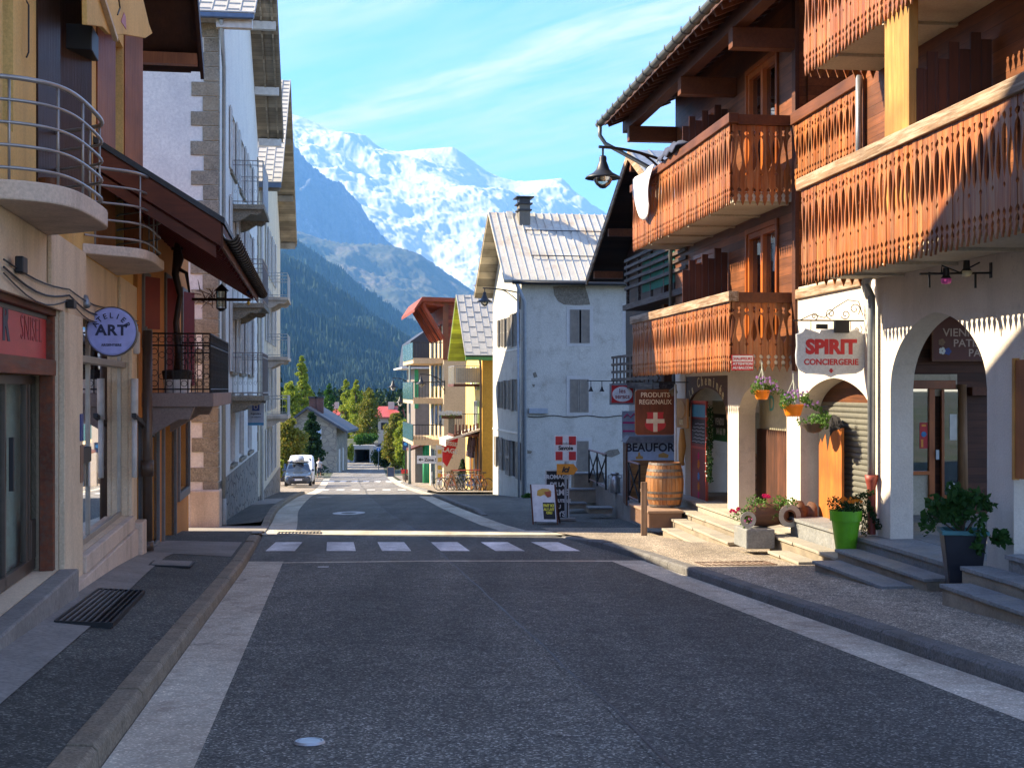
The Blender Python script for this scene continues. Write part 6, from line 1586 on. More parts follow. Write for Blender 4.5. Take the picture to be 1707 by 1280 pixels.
# ================================================================ lamps
M_lampglass = glass('lamp_glass', tint=(.9, .85, .7), refl=.15, trans=.9)
def wall_lamp(label, head, wallp, s=1.0, plate=True, cat='street lamp'):
    """head = lowest point of the shade rim centre, wallp = where the arm meets the wall (world)"""
    h = Vector(head); q = Vector(wallp); t = thing('street_lamp', label, cat, h, 0, 'bell shaped street lamps'); L = q - h
    MB().lathe([(.0, .44), (.06, .44), (.075, .40), (.075, .33), (.10, .27), (.135, .17), (.20, .10), (.33, .03), (.36, -.01), (.345, -.012), (.19, .07), (.0, .10)], n=24).build('shade', M_metal_dk, t, smooth=True).scale = (s, s, s)
    MB().lathe([(.19, .03), (.185, -.05), (.14, -.13), (.06, -.20), (.0, -.215)], n=18).build('glass_bowl', M_lampglass, t, smooth=True).scale = (s, s, s)
    MB().lathe([(.0, .05), (.05, .04), (.06, -.02), (.0, -.06)], n=10).build('bulb', M_offwhite, t, smooth=True).scale = (s, s, s)
    top = Vector((0, 0, .56 * s)); e = Vector((L.x, L.y, L.z))
    m = MB(); m.tube([(0, 0, .42 * s), (0, 0, .62 * s)], .022 * s, 8)
    a = Vector((-.08 * (1 if L.x > 0 else -1) * s, 0, .62 * s)); pts = [a]
    for k in range(1, 9):
        u = k / 8; pts.append(Vector((L.x * u, L.y * u, .62 * s + (L.z - .62 * s) * u ** 2.2)))
    m.tube(pts, .03 * s, 8); pts = []
    for k in range(7):
        u = .45 + .55 * k / 6; pts.append(Vector((L.x * u, L.y * u, .62 * s + (L.z - .62 * s) * (.45 ** 2.2) + (L.z - .62 * s - .45 * s) * ((u - .45) / .55) ** 1.5)))
    m.tube(pts, .024 * s, 8)
    if plate: m.box(L.x - .03, L.x + .03, L.y - .04, L.y + .04, L.z - .75 * s, L.z + .12)
    m.build('arm', M_metal_dk, t, smooth=False); return t
hp = at(1005, 297, 29.4); wall_lamp('big black bell lamp on a curved arm under the carved chalet eave', hp, C.w(0, CY(30.2), hp.z + .35), 1.12)
hp = at(808, 503, 57.2); wall_lamp('black bell lamp on the corner of the white plaster house', hp, H.w(-.02, .25, hp.z + .45), .95)
hp = at(702, 640, 83); wall_lamp('black bell lamp fixed to the beige building with red brown top', hp, Vector(((741 - CX) / F * 84.0, 84.0, hp.z + .1)), 1.0)
def pole_lamp():
    Y = 98; x = (683 - CX) / F * Y; z0 = zr(Y) + .1; t = thing('street_lamp', 'tall green grey pole carrying two bell lamps before the black roofed house', 'street lamp', (x, Y, z0), 0, 'bell shaped street lamps')
    zt = (HY - 604) / F * Y - z0
    MB().tube([(0, 0, 0), (0, 0, 1.2), (0, 0, zt)], [.12, .09, .07], 10).build('pole', flat('green_grey_pole', (.10, .14, .13)), t, smooth=True)
    for (px, py, top) in ((655, 646, 637), (667, 672, 662)):
        hx, hz = (px - 683) / F * Y, (HY - py) / F * Y - z0; zz1 = (HY - top + 6) / F * Y - z0
        MB().lathe([(.0, .5), (.07, .48), (.1, .3), (.2, .12), (.4, 0), (0, .05)], (hx, 0, hz), 16).build('shade', M_metal_dk, t, smooth=True)
        MB().lathe([(.2, 0), (.15, -.15), (0, -.22)], (hx, 0, hz), 12).build('glass_bowl', M_lampglass, t, smooth=True)
        MB().tube([(hx, 0, hz + .45), (hx, 0, hz + .72), (hx * .5, 0, hz + .66), (0, 0, hz + .3)], .035, 6).build('arm', M_metal_dk, t)
pole_lamp()

# ================================================================ signs
mW = lambda u, v, w: (u, -w, v)                       # faces the camera side (-y)
def sign_empty(name, label, fr, px, py, yl, cat='sign', group=None):
    x, z = fr.y(px, py, yl); return thing(name, label, cat, fr.w(x, yl, z), fr.phi, group), x, z
S_ = lambda fr, yl, px=CX: None
def psize(fr, yl, px, py, w, h):                       # pixel size -> metres at the plane y = yl
    a = fr.y(px - w / 2, py - h / 2, yl); b = fr.y(px + w / 2, py + h / 2, yl); return abs(b[0] - a[0]), abs(b[1] - a[1])
def shield(kx, kz, n=8):
    """SPIRIT-style scalloped plate outline, half width kx, half height kz"""
    P = []
    def arc(cx, cz, r, a0, a1, k=6):
        for i in range(k + 1): q = R(a0 + (a1 - a0) * i / k); P.append((cx + r * math.cos(q) * kx, cz * 1.0 + r * math.sin(q) * kz))
    r = .26
    arc(kx * 0 + kx * 1.02, kz * 1.02, r, 262, 188)       # concave top right corner (drawn towards the left)
    P.append((kx * .35, kz * .80)); P.append((kx * .30, kz * .93)); P.append((0, kz * .97)); P.append((-kx * .30, kz * .93)); P.append((-kx * .35, kz * .80))
    arc(-kx * 1.02, kz * 1.02, r, -8, -82)
    P += [(-kx * .97, kz * .3), (-kx * 1.0, -kz * .1), (-kx * .98, -kz * .45), (-kx * .90, -kz * .70), (-kx * .72, -kz * .84), (-kx * .4, -kz * .86), (-kx * .15, -kz * .90), (0, -kz), (kx * .15, -kz * .90), (kx * .4, -kz * .86), (kx * .72, -kz * .84), (kx * .90, -kz * .70), (kx * .98, -kz * .45), (kx * 1.0, -kz * .1), (kx * .97, kz * .3)]
    return P
def spirit():
    yl = CY(19.25); t, x, z = sign_empty('hanging_sign', 'white scalloped hanging sign with big red letters on a scrolled iron bracket', C, 1385, 588, yl)
    w, h = psize(C, yl, 1385, 588, 115, 80); P = shield(w / 2, h / 2)
    M_s = mat('sign_plate_grey', (.66, .66, .63), (.58, .58, .55), scale=3, rough=.6, bump=.03)
    MB().prism(P, lambda u, v, q: (u, q, v), -.012, .012).build('plate', M_s, t)
    n = len(P); MB().tube([(u, 0, v) for u, v in P], .016, 6, closed=True).build('rim', M_white, t)
    L = MB(); text_into(L, 'SPIRIT', h * .40, mW, 0, -.01 * h, .014, bold=.016, xs=1.02, space=1.0); text_into(L, 'CONCIERGERIE', h * .17, mW, 0, -h * .25, .014, bold=.004, xs=1.0)
    L.box(-.016, .016, -.017, -.013, -h * .42, -h * .33).box(-.03, -.017, -.017, -.013, -h * .39, -h * .36).box(.017, .03, -.017, -.013, -h * .39, -h * .36)
    L.build('lettering', M_red, t)
    xw = -x; zt = h / 2 + .12
    b = MB(); b.tube([(-w / 2 - .04, 0, zt), (xw - .0, 0, zt)], .012, 6)
    def spiral(cx, cz, r, a0, turns, sg=1):
        pts = []
        for i in range(20): q = a0 + sg * turns * 2 * math.pi * i / 19; rr = r * (1 - .8 * i / 19); pts.append((cx + rr * math.cos(q), 0, cz + rr * math.sin(q)))
        return pts
    for (cx, cz, r, a0, tn, sg) in ((-.25, zt + .06, .055, -1.2, 1.2, 1), (.0, zt + .10, .08, -1.6, 1.3, -1), (.22, zt + .09, .075, 3.6, 1.3, 1), (.36, zt + .17, .09, -1.0, 1.3, 1), (.40, zt - .14, .08, 1.0, 1.2, -1)): b.tube(spiral(cx, cz, r, a0, tn, sg), .007, 5)
    b.tube([(-w / 2 + .05, 0, zt), (-.28, 0, zt + .09), (-.1, 0, zt + .04), (.05, 0, zt + .18), (.25, 0, zt + .30), (.42, 0, zt + .28), (xw - .02, 0, zt + .08)], .007, 5)
    for s in (-1, 1): b.tube([(s * .3, 0, zt), (s * .3, 0, h / 2 - .06)], .006, 4)
    b.build('bracket', M_iron, t)
    MB().box(.03, .25, -.09, -.02, h / 2 - .06, h / 2 + .12).box(-.2, -.03, .03, .08, h / 2 + .0, h / 2 + .07).build('spotlight', M_metal_dk, t, bevel=.008)
spirit()
def produits():
    yl = CY(29.4); t, x, z = sign_empty('hanging_sign', 'brown rounded hanging sign with a red shield and cream cross above the barrel', C, 1092, 687, yl)
    w, h = psize(C, yl, 1092, 687, 66, 74); rr = .07; P = []
    for cx, cz, a0 in ((w/2 - rr, h/2 - rr, 0), (-w/2 + rr, h/2 - rr, 90), (-w/2 + rr, -h/2 + rr, 180), (w/2 - rr, -h/2 + rr, 270)):
        for k in range(6): q = R(a0 + 90 * k / 5); P.append((cx + rr * math.cos(q), cz + rr * math.sin(q)))
    MB().prism(P, lambda u, v, q: (u, q, v), -.02, .02).build('plate', wood('sign_brown', (.22, .055, .018), (.13, .035, .012), axis='z'), t)
    MB().tube([(u, -.005, v) for u, v in P], .011, 5, closed=True).build('rim', flat('rim_tan', (.45, .22, .10)), t)
    L = MB(); text_into(L, 'PRODUITS', h * .15, mW, 0, h * .34, .022, bold=.002, xs=.95); text_into(L, 'REGIONAUX', h * .15, mW, 0, h * .18, .022, bold=.002, xs=.86); L.build('lettering', flat('cream_paint', (.72, .58, .40)), t)
    sh = [(-.5, .5), (-.44, .36), (-.46, .15), (-.58, -.1), (-.60, -.25), (-.5, -.42), (-.25, -.55), (0, -.63), (.25, -.55), (.5, -.42), (.60, -.25), (.58, -.1), (.46, .15), (.44, .36), (.5, .5)]; k = h * .40
    s_ = MB().prism([(u * k, v * k - h * .20) for u, v in sh], mW, .021, .028).build('shield', M_red, t)
    MB().box(-k * .12, k * .12, -.031, -.0285, -h * .20 - k * .60, -h * .20 + k * .49).box(-k * .52, -k * .121, -.031, -.0285, -h * .20 - k * .12, -h * .20 + k * .12).box(k * .121, k * .52, -.031, -.0285, -h * .20 - k * .12, -h * .20 + k * .12).build('cross', MATS['cream_paint'], s_)
    m = MB(); m.tube([(-.05, 0, h/2 - .01), (-.05, 0, h/2 + .17), (-x, 0, h/2 + .17)], .013, 5); m.build('bracket', M_iron, t)
    MB().prism([(-.02, 0), (.12, .1), (.17, -.04), (.05, -.12)], lambda u, v, q: (u + .32, -.12 + q, v + h/2 - .02), 0, .12).build('spotlight', flat('brown_lampshade', (.16, .12, .07)), t)
produits()
def seracs():
    yl = CY(35.5); t, x, z = sign_empty('hanging_sign', 'small framed red and white oval sign with gothic letters under the dark balcony', C, 1037, 657, yl)
    w, h = psize(C, yl, 1037, 657, 42, 35)
    MB().box(-w/2, w/2, -.03, .03, -h/2, h/2).build('frame', M_zinc, t, bevel=.008); MB().box(-w/2 + .05, w/2 - .05, -.036, -.031, -h/2 + .05, h/2 - .05).build('panel', M_red, t)
    MB().prism([(w * .40 * math.cos(q), h * .36 * math.sin(q)) for q in [2 * math.pi * k / 24 for k in range(24)]], mW, .037, .042).build('oval', M_white, t)
    L = MB(); text_into(L, 'les', h * .30, mW, 0, h * .06, .045, bold=.002); text_into(L, 'seracs', h * .30, mW, 0, -h * .20, .045, bold=.002, xs=.95); L.build('lettering', flat('gothic_red', (.25, .01, .01)), t)
    m = MB(); m.tube([(-.95, 0, h/2 + .08), (.6, 0, h/2 + .05)], .012, 4)
    for s in (-.85, -.55): m.tube([(s, 0, h/2 + .07), (s, 0, h/2 - .1)], .01, 4)
    m.build('bracket', M_iron, t)
    for s in (-.85, -.55): MB().lathe([(.02, 0), (.03, -.05), (.07, -.13), (0, -.12)], (s, 0, h/2 - .08), 10).build('lamp', M_metal_dk, t)
seracs()
def savoie():
    Y = 33.8; b0 = at(943, 747, Y); zg = zr(Y) + .02; t = thing('standing_sign', 'white board with four red squares on a post with a yellow arrow', 'sign', (b0.x, Y, zg)); k = Y / F
    w, h = 37 * k, 43 * k; z = b0.z - zg
    MB().box(-w/2, w/2, -.015, .015, z - h/2, z + h/2).build('board', M_white, t)
    L = MB()
    for sx, sz, dz in ((-1, 1, 0), (1, 1, 0), (-1, -1, 0), (1, -1, 0)):
        x0 = w * .14 if sx > 0 else -w * .46; z0 = z + (h * .13 if sz > 0 else -h * .46); L.box(x0, x0 + w * .32, -.021, -.016, z0, z0 + h * .33)
    L.build('red_squares', M_red, t)
    L = MB(); text_into(L, 'Savoie', h * .22, mW, 0, z - h * .06, .024, bold=.006); text_into(L, 'Produits', h * .13, mW, 0, z + h * .15, .024, bold=.0, xs=1.1); L.build('lettering', M_black, t)
    z2 = (HY - 782) * k - zg; x2 = (945 - 943) * k
    A_ = MB().prism([(-17 * k + x2, -9 * k + z2), (11 * k + x2, -9 * k + z2), (18 * k + x2, z2), (11 * k + x2, 9 * k + z2), (-17 * k + x2, 9 * k + z2)], mW, .03, .05).build('arrow_plate', M_orange, t)
    L = MB(); text_into(L, 'ici', h * .30, mW, x2 - 3 * k, z2 - h * .10, .054, bold=.01, shear=.3); L.build('lettering', M_black, A_)
    MB().box(-.03, .03, .016, .05, 0, z + h * .3).box(.05, .07, .016, .04, z - h, z).build('post', M_zinc, t)
    MB().box(-.25, .25, -.1, .25, 0, .05).build('foot', M_conc, t)
savoie()
def aframe():
    Y = 32.6; k = Y / F; x = (908 - CX) * k; z0 = zr(Y) + .0; t = thing('pavement_sign', 'white folding pavement board showing a cheese and a yellow notice', 'sign board', (x, Y, z0), R(-8))
    w, h = 38 * k, 60 * k; a = R(14)
    mp = lambda u, v, q: (u + (.05 - .10 * v), -q * math.cos(a) - .30 + v * math.tan(a), v + .08)
    MB().prism([(-w/2, .0), (w/2, .0), (w/2, h), (-w/2, h)], mp, 0, .02).build('front_panel', M_white, t)
    m2 = lambda u, v, q: (u + (.05 - .10 * v), q * math.cos(a) + .18 - v * math.tan(a), v + .08)
    MB().prism([(-w/2, .0), (w/2, .0), (w/2, h), (-w/2, h)], m2, 0, .02).build('back_panel', M_shut_red, t)
    for s in (-1, 1):
        MB().prism([(s * (w/2 + .02) - .015, -.08), (s * (w/2 + .02) + .015, -.08), (s * (w/2 + .02) + .015, h), (s * (w/2 + .02) - .015, h)], mp, -.01, .03).build('leg', M_beam, t)
        MB().prism([(s * (w/2 + .02) - .015, -.08), (s * (w/2 + .02) + .015, -.08), (s * (w/2 + .02) + .015, h), (s * (w/2 + .02) - .015, h)], m2, -.01, .03).build('leg', M_beam, t)
    ch = MB().prism([(-.16, h - .26), (-.14, h - .14), (-.02, h - .09), (.14, h - .10), (.20, h - .16), (.19, h - .28), (.10, h - .31), (.02, h - .24), (-.08, h - .28)], mp, .021, .026).build('cheese_picture', flat('cheese_yellow', (.62, .38, .06)), t)
    MB().prism([(.02, h - .18), (.18, h - .15), (.19, h - .28), (.10, h - .31)], mp, .027, .031).build('rind', flat('rind_red', (.35, .07, .02)), ch)
    nb = MB().prism([(-.03, .06), (.26, .06), (.26, .46), (-.03, .46)], mp, .021, .026).build('notice', M_black, t)
    L = MB(); text_into(L, 'FAIT ICI', .085, mp, .115, .36, .03, bold=.006, xs=.9); text_into(L, 'AU LAIT', .08, mp, .115, .27, .03, bold=.006, xs=.9); text_into(L, 'CRU', .08, mp, .115, .19, .03, bold=.006, xs=.9); L.build('lettering', flat('notice_yellow', (.75, .66, .05)), nb)
aframe()
def ferme():
    Y = 34.6; k = Y / F; x = (929 - CX) * k; z0 = zr(Y); t = thing('notice_board', 'black notice board with white words leaning behind the folding cheese board', 'sign board', (x, Y, z0), R(3))
    z1 = (HY - 785) * k - z0; z_ = .02; w = 36 * k
    MB().box(-w/2, w/2, 0, .03, z_, z1).build('board', M_black, t); MB().box(-w/2 - .03, -w/2, -.01, .04, z_, z1 + .03).box(w/2, w/2 + .03, -.01, .04, z_, z1 + .03).box(-w/2, w/2, -.01, .04, z1, z1 + .03).build('frame', M_offwhite, t)
    h = z1 - z_; L = MB()
    for s, f_, sz in (('FROMAGES', .84, .12), ('DE LA', .68, .12), ('FERME', .50, .17), ('CHARCUTERIE', .35, .09), ('DU', .22, .11), ('PAYS', .05, .16)): text_into(L, s, h * sz, mW, 0, z_ + h * f_, .004, bold=.006, xs=.95)
    L.build('lettering', M_white, t)
ferme()
def chauffeurs():
    yl = CY(22.3, -.6) - .05; t, x, z = sign_empty('warning_sign', 'small red and white warning plate on the corner of the lowest carved balcony', C, 1238, 604.5, yl)
    w, h = psize(C, yl, 1238, 604, 36, 26); MB().box(-w/2, w/2, 0, .012, -h/2, h/2).build('plate', M_red, t); MB().box(-w/2 + .012, w/2 - .012, -.004, -.001, h * .08, h/2 - .012).build('white_field', M_white, t)
    L = MB(); text_into(L, 'ATTENTION', h * .22, mW, 0, -h * .14, .003, bold=.002, xs=1.05); text_into(L, 'AU BALCON', h * .22, mW, 0, -h * .40, .003, bold=.002, xs=1.05); L.build('lettering', M_white, t)
    L = MB(); text_into(L, 'CHAUFFEURS !', h * .24, mW, 0, h * .17, .006, bold=.002, xs=.95); L.build('lettering', M_red, t)
chauffeurs()
def vienno():
    yl = CY(21.45); t, x, z = sign_empty('shop_board', 'dark red brown board with pale capitals inside the near pointed arch', C, 1620, 560, yl)
    w, h = psize(C, yl, 1620, 560, 130, 80)
    MB().box(-w/2, w/2, -.02, .03, -h/2, h/2).build('board', flat('oxblood_board', (.11, .022, .014)), t)
    m = MB(); e = .03
    for (a, b, c, d) in ((-w/2 - e, -w/2, -h/2 - e, h/2 + e), (w/2, w/2 + e, -h/2 - e, h/2 + e), (-w/2, w/2, h/2, h/2 + e), (-w/2, w/2, -h/2 - e, -h/2)): m.box(a, b, -.035, .03, c, d)
    m.build('frame', M_timber, t); L = MB()
    px = lambda p: (p - 1620) * w / 130
    text_into(L, 'AU', .17, mW, px(1609), h/2 - .20, .024, align='LEFT', xs=.7); text_into(L, 'VIENNOISERIE', .185, mW, px(1571), h/2 - .40, .024, align='LEFT', bold=.002, xs=1.05); text_into(L, 'PATISSERIE', .175, mW, px(1588), h/2 - .57, .024, align='LEFT', bold=.002, xs=1.05); text_into(L, 'PAIN', .175, mW, px(1613), h/2 - .73, .024, align='LEFT', bold=.002, xs=1.05)
    L.build('lettering', flat('pale_pink_paint', (.55, .40, .33)), t)
    for (px_, dz, c_) in ((1570, -.64, M_white), (1579, -.65, flat('flower_blue', (.03, .06, .30))), (1569, -.50, flat('flower_brown', (.22, .12, .06)))):
        f = MB()
        for k in range(5): q = k * 2 * math.pi / 5; f.lathe([(0, -.027), (.028, -.026), (.028, -.021)], (px(px_) + .035 * math.cos(q), 0, h/2 + dz + .035 * math.sin(q)), 8, 'y')
        f.build('painted_flower', c_, t)
vienno()
def atelier():
    yl = A.Y(15.9); t, x, z = sign_empty('round_sign', 'round lilac light box sign with navy letters beside the left shop window', A, 187, 553, yl)
    r = psize(A, yl, 187, 553, 86, 86)[0] / 2
    M_l = flat('lilac_lightbox', (.36, .37, .66), rough=.25)
    MB().lathe([(0, -.075), (r * .90, -.072), (r * .97, -.06), (r * .975, .06), (r * .9, .07), (0, .07)], n=48, ax='y').build('face', M_l, t, smooth=False)
    MB().lathe([(r * .955, -.068), (r, -.066), (r * 1.0, .07), (r * .955, .072)], n=48, ax='y').build('rim', M_brownfr, t)
    L = MB(); text_into(L, 'ART', r * .58, mW, 0, -.14 * r, .078, bold=.006, xs=1.05, space=1.1)
    txt = 'ATELIER'
    for i, ch in enumerate(txt):
        q = R(152 - 124 * i / 6); text_into(L, ch, r * .30, mW, r * .60 * math.cos(q), r * .60 * math.sin(q) - .06 * r, .078, rot=q - math.pi / 2, bold=.0015)
    text_into(L, 'ARGENTIERE', r * .13, mW, 0, -r * .58, .078, bold=.001, xs=1.05); L.build('lettering', flat('navy_lettering2', (.012, .014, .05)), t)
    m = MB(); m.box(-x - .0, -r * .8, .0, .03, .12 * r * 3, .12 * r * 3 + .03).box(-x, -r * .8, .0, .03, -.5 * r, -.5 * r + .03); m.build('arm', M_zinc, t)
    x1 = A.y(129, 0, yl)[0]; MB().box(x1 - x, x1 - x + .05, -.06, .06, (553 - 580) * yl * 0 - .24, .43).build('mounting_plate', flat('rust_plate', (.17, .04, .015)), t)
atelier()
def argentiere():
    yl = Wf.Y(36.5); t, x, z = sign_empty('hanging_sign', 'pale blue and white plate sign hung from the white building over the pavement', Wf, 426.5, 690, yl)
    w, h = psize(Wf, yl, 426.5, 690, 27, 38)
    MB().box(-w/2, w/2, -.02, .02, -h/2, h/2).build('plate', flat('pale_blue_plate', (.45, .55, .68)), t)
    MB().box(-.10, .10, -.024, -.021, h * .14, h * .44).build('emblem', flat('blue_emblem', (.03, .08, .35)), t); MB().lathe([(.04, -.026), (.055, -.026), (.055, -.0245), (.04, -.0245)], (0, 0, h * .3), 16, 'y').build('emblem_ring', M_white, t)
    MB().box(-w/2 + .01, w/2 - .01, -.024, -.021, -h/2 + .01, -h * .38).build('blue_strip', flat('strip_blue', (.05, .30, .55)), t)
    L = MB(); text_into(L, 'Argentière', h * .115, mW, 0, -h * .02, .023, bold=.002, xs=.9); text_into(L, 'LES CHALETS', h * .07, mW, 0, -h * .16, .023, bold=.001); L.build('lettering', flat('navy_text', (.02, .03, .10)), t)
    MB().box(-x, -w/2, -.01, .01, h * .2, h * .23).build('arm', M_zinc, t)
argentiere()

# ================================================================ plants
L_green = leafmat('leaf_green', (.025, .075, .015), (.05, .13, .02), (.10, .19, .03))
L_dark = leafmat('leaf_dark', (.012, .035, .012), (.025, .06, .02), (.04, .08, .02))
L_ylw = leafmat('leaf_yellow_green', (.12, .19, .02), (.27, .32, .035), (.50, .43, .05))
L_aut = leafmat('leaf_autumn', (.07, .12, .02), (.19, .20, .03), (.42, .24, .04))
L_geran = leafmat('leaf_geranium', (.04, .11, .02), (.10, .20, .04), (.17, .27, .06))
M_bark = mat('bark', (.12, .09, .065), (.07, .05, .035), scale=3, bump=.6, bscale=14)
M_pink = leafmat('petal_pink', (.62, .12, .35), (.70, .22, .48)); M_mag = leafmat('petal_magenta', (.70, .02, .20), (.60, .03, .12)); M_lil = leafmat('petal_lilac', (.55, .32, .62), (.48, .25, .60)); M_flame = leafmat('petal_orange', (.72, .30, .02), (.65, .18, .02))
def leafcloud(mb, blobs, n, size, rnd, flatness=0.35, shell=.45):
    for i in range(n):
        c, r = blobs[rnd.randrange(len(blobs))]
        while True:
            v = Vector((rnd.uniform(-1, 1), rnd.uniform(-1, 1), rnd.uniform(-1, 1)))
            if v.length <= 1: break
        if v.length < shell and rnd.random() < .7: v = v.normalized() * rnd.uniform(shell, 1)
        p = Vector(c) + Vector((v.x * r[0], v.y * r[1], v.z * r[2]))
        s = size * rnd.uniform(.6, 1.3); d = Vector((rnd.gauss(0, 1), rnd.gauss(0, 1), rnd.gauss(0, 1) * .8)).normalized(); e = d.orthogonal().normalized(); e.rotate(Matrix.Rotation(rnd.uniform(0, 6.28), 3, d)); g = d.cross(e)
        mb.add([p - e * s * .5, p + g * s * .28 - d * s * .04, p + e * s * .5, p - g * s * .28 - d * s * .04], [(0, 1, 2, 3)])
def tree(name, label, px, py_top, py_base, Y, wpx, lm, kind='round', n=2600, group='trees at the road end', size=.32, seed=1, zbase=None):
    rnd = random.Random(seed); k = Y / F; x = (px - CX) * k; z0 = zr(Y) - .2 if zbase is None else zbase; h = (HY - py_top) * k - z0; r = wpx * k / 2 * 1.3; n = int(n * 1.8)
    t = thing(name, label, 'tree', (x, Y, z0), 0, group)
    m = MB(); m.tube([(0, 0, 0), (.1, .05, h * .3), (-.05, 0, h * .65), (0, 0, h * .95)], [h * .022 + .06, h * .017 + .04, h * .01 + .02, .02], 8)
    blobs = []; zc0 = (HY - py_base) * k - z0
    zc0 = max(.5, min(zc0, h * .18))
    nb = 36
    for i in range(nb):
        f_ = (i + .5) / nb; z = zc0 + (h - zc0) * f_
        if kind == 'cone': rr = r * (1 - f_) ** .62 * rnd.uniform(.75, 1.1)
        elif kind == 'poplar': rr = r * math.sin(math.pi * (f_ * .85 + .12)) ** .8 * rnd.uniform(.7, 1.1)
        else: rr = r * math.sqrt(max(.05, 1 - (2 * f_ - 1) ** 2)) * rnd.uniform(.75, 1.1)
        for q in range(2):
            a = rnd.uniform(0, 6.28); off = rr * rnd.uniform(.35, .62); c = (off * math.cos(a), off * math.sin(a), z + rnd.uniform(-.3, .3)); br = max(.16, rr * rnd.uniform(.38, .6)); blobs.append((c, (br, br, br * (.8 if kind != 'cone' else .5))))
            if i % 2 == 0: m.tube([(0, 0, max(.3, z - rr * .5)), (c[0] * .9, c[1] * .9, c[2])], [.05, .02], 5)
    m.build('trunk', M_bark, t, smooth=True)
    m = MB(); leafcloud(m, blobs, n, size, rnd); m.build('crown', lm, t, normals=False); return t
tree('larch_tree', 'tall slim yellow green larch rising behind the stone house', 503, 594, 735, 152, 44, L_ylw, 'cone', 4200, seed=1, size=.34)
tree('pine_tree', 'dark small pine standing before the stone house gable', 519, 690, 778, 124, 50, L_dark, 'cone', 4200, seed=2, size=.30)
tree('maple_tree', 'orange tinged green tree beside the cream building at left', 478, 700, 785, 112, 62, L_aut, 'round', 5200, seed=3, size=.26)
tree('spruce_tree', 'dark green spruce hugging the end of the cream building', 462, 606, 720, 118, 34, L_dark, 'cone', 3200, seed=4, size=.32)
tree('birch_tree', 'pale yellow tree between the spruce and the tall larch', 487, 640, 740, 140, 46, L_ylw, 'round', 3200, seed=5, size=.30)
tree('larch_tree', 'low yellow green larch directly behind the stone house chimneys', 515, 648, 730, 158, 36, L_ylw, 'poplar', 2400, seed=6)
tree('larch_tree', 'small rounded green larch above the slate roof ridge', 549, 641, 720, 186, 26, L_green, 'poplar', 2200, seed=7)
tree('poplar_tree', 'left twin poplar with yellow green crown over the underpass', 577, 634, 740, 178, 22, L_ylw, 'poplar', 2400, seed=8)
tree('poplar_tree', 'right twin poplar with yellow green crown over the underpass', 593, 636, 745, 176, 30, L_ylw, 'poplar', 3000, seed=9)
tree('maple_tree', 'bushy green maple right of the twin poplars', 615, 650, 745, 172, 34, L_aut, 'round', 3200, seed=10)
tree('spruce_tree', 'little dark spruce in front of the red roofed house', 668, 672, 745, 150, 18, L_dark, 'cone', 1600, seed=11)
tree('maple_tree', 'wide yellow green bush tree right of the underpass', 660, 690, 782, 146, 38, L_aut, 'round', 5200, seed=12, size=.30)
tree('maple_tree', 'rounded green tree nearest the far pole lamp', 672, 704, 775, 138, 34, L_ylw, 'round', 3000, seed=13, size=.3)
def bush(name, label, px, py_top, py_base, Y, wpx, lm, n=1400, size=.2, seed=1, group='bushes along the street', cat='bush', zb=None, dy=1.0):
    rnd = random.Random(seed); k = Y / F; x = (px - CX) * k; z0 = (HY - py_base) * k if zb is None else zb; h = (HY - py_top) * k - z0; r = wpx * k / 2
    t = thing(name, label, cat, (x, Y, z0), 0, group)
    bl = [((rnd.uniform(-.55, .55) * r, rnd.uniform(-.5, .5) * r * dy, h * rnd.uniform(.3, .7)), (r * .48, r * .48 * dy, h * .34)) for i in range(9)]
    m = MB()
    for b in bl: m.tube([(0, 0, 0), (b[0][0] * .8, b[0][1] * .8, b[0][2])], [.03, .012], 5)
    m.build('stems', M_bark, t); m = MB(); leafcloud(m, bl, n, size, rnd); m.build('leaves', lm, t, normals=False); return t
bush('shrub', 'dense green shrub growing over the underpass portal', 608, 722, 741, 161, 44, L_green, 2600, .3, 21)
bush('shrub', 'yellow shrub at the left end of the underpass portal', 583, 740, 768, 158, 13, L_ylw, 1300, .3, 22)
bush('shrub', 'dark shrub filling the bank right of the underpass', 640, 745, 782, 152, 44, L_dark, 2400, .3, 23)
bush('shrub', 'bright yellow shrub beside the parked dark car', 463, 762, 800, 92, 22, L_ylw, 1100, .2, 24)
bush('shrub', 'green shrub between the cream building and the parked car', 458, 735, 800, 96, 24, L_aut, 1500, .22, 25)
bush('hedge', 'clipped green hedge block beyond the shop signs on the right pavement', 677, 754, 783, 118, 20, L_green, 2200, .16, 26, cat='hedge')
for i, (px, wpx, lm, lab) in enumerate(((441, 60, L_aut, 'rusty shrub'), (655, 40, L_dark, 'dark shrub'), (700, 40, L_green, 'green shrub'))):
    pass

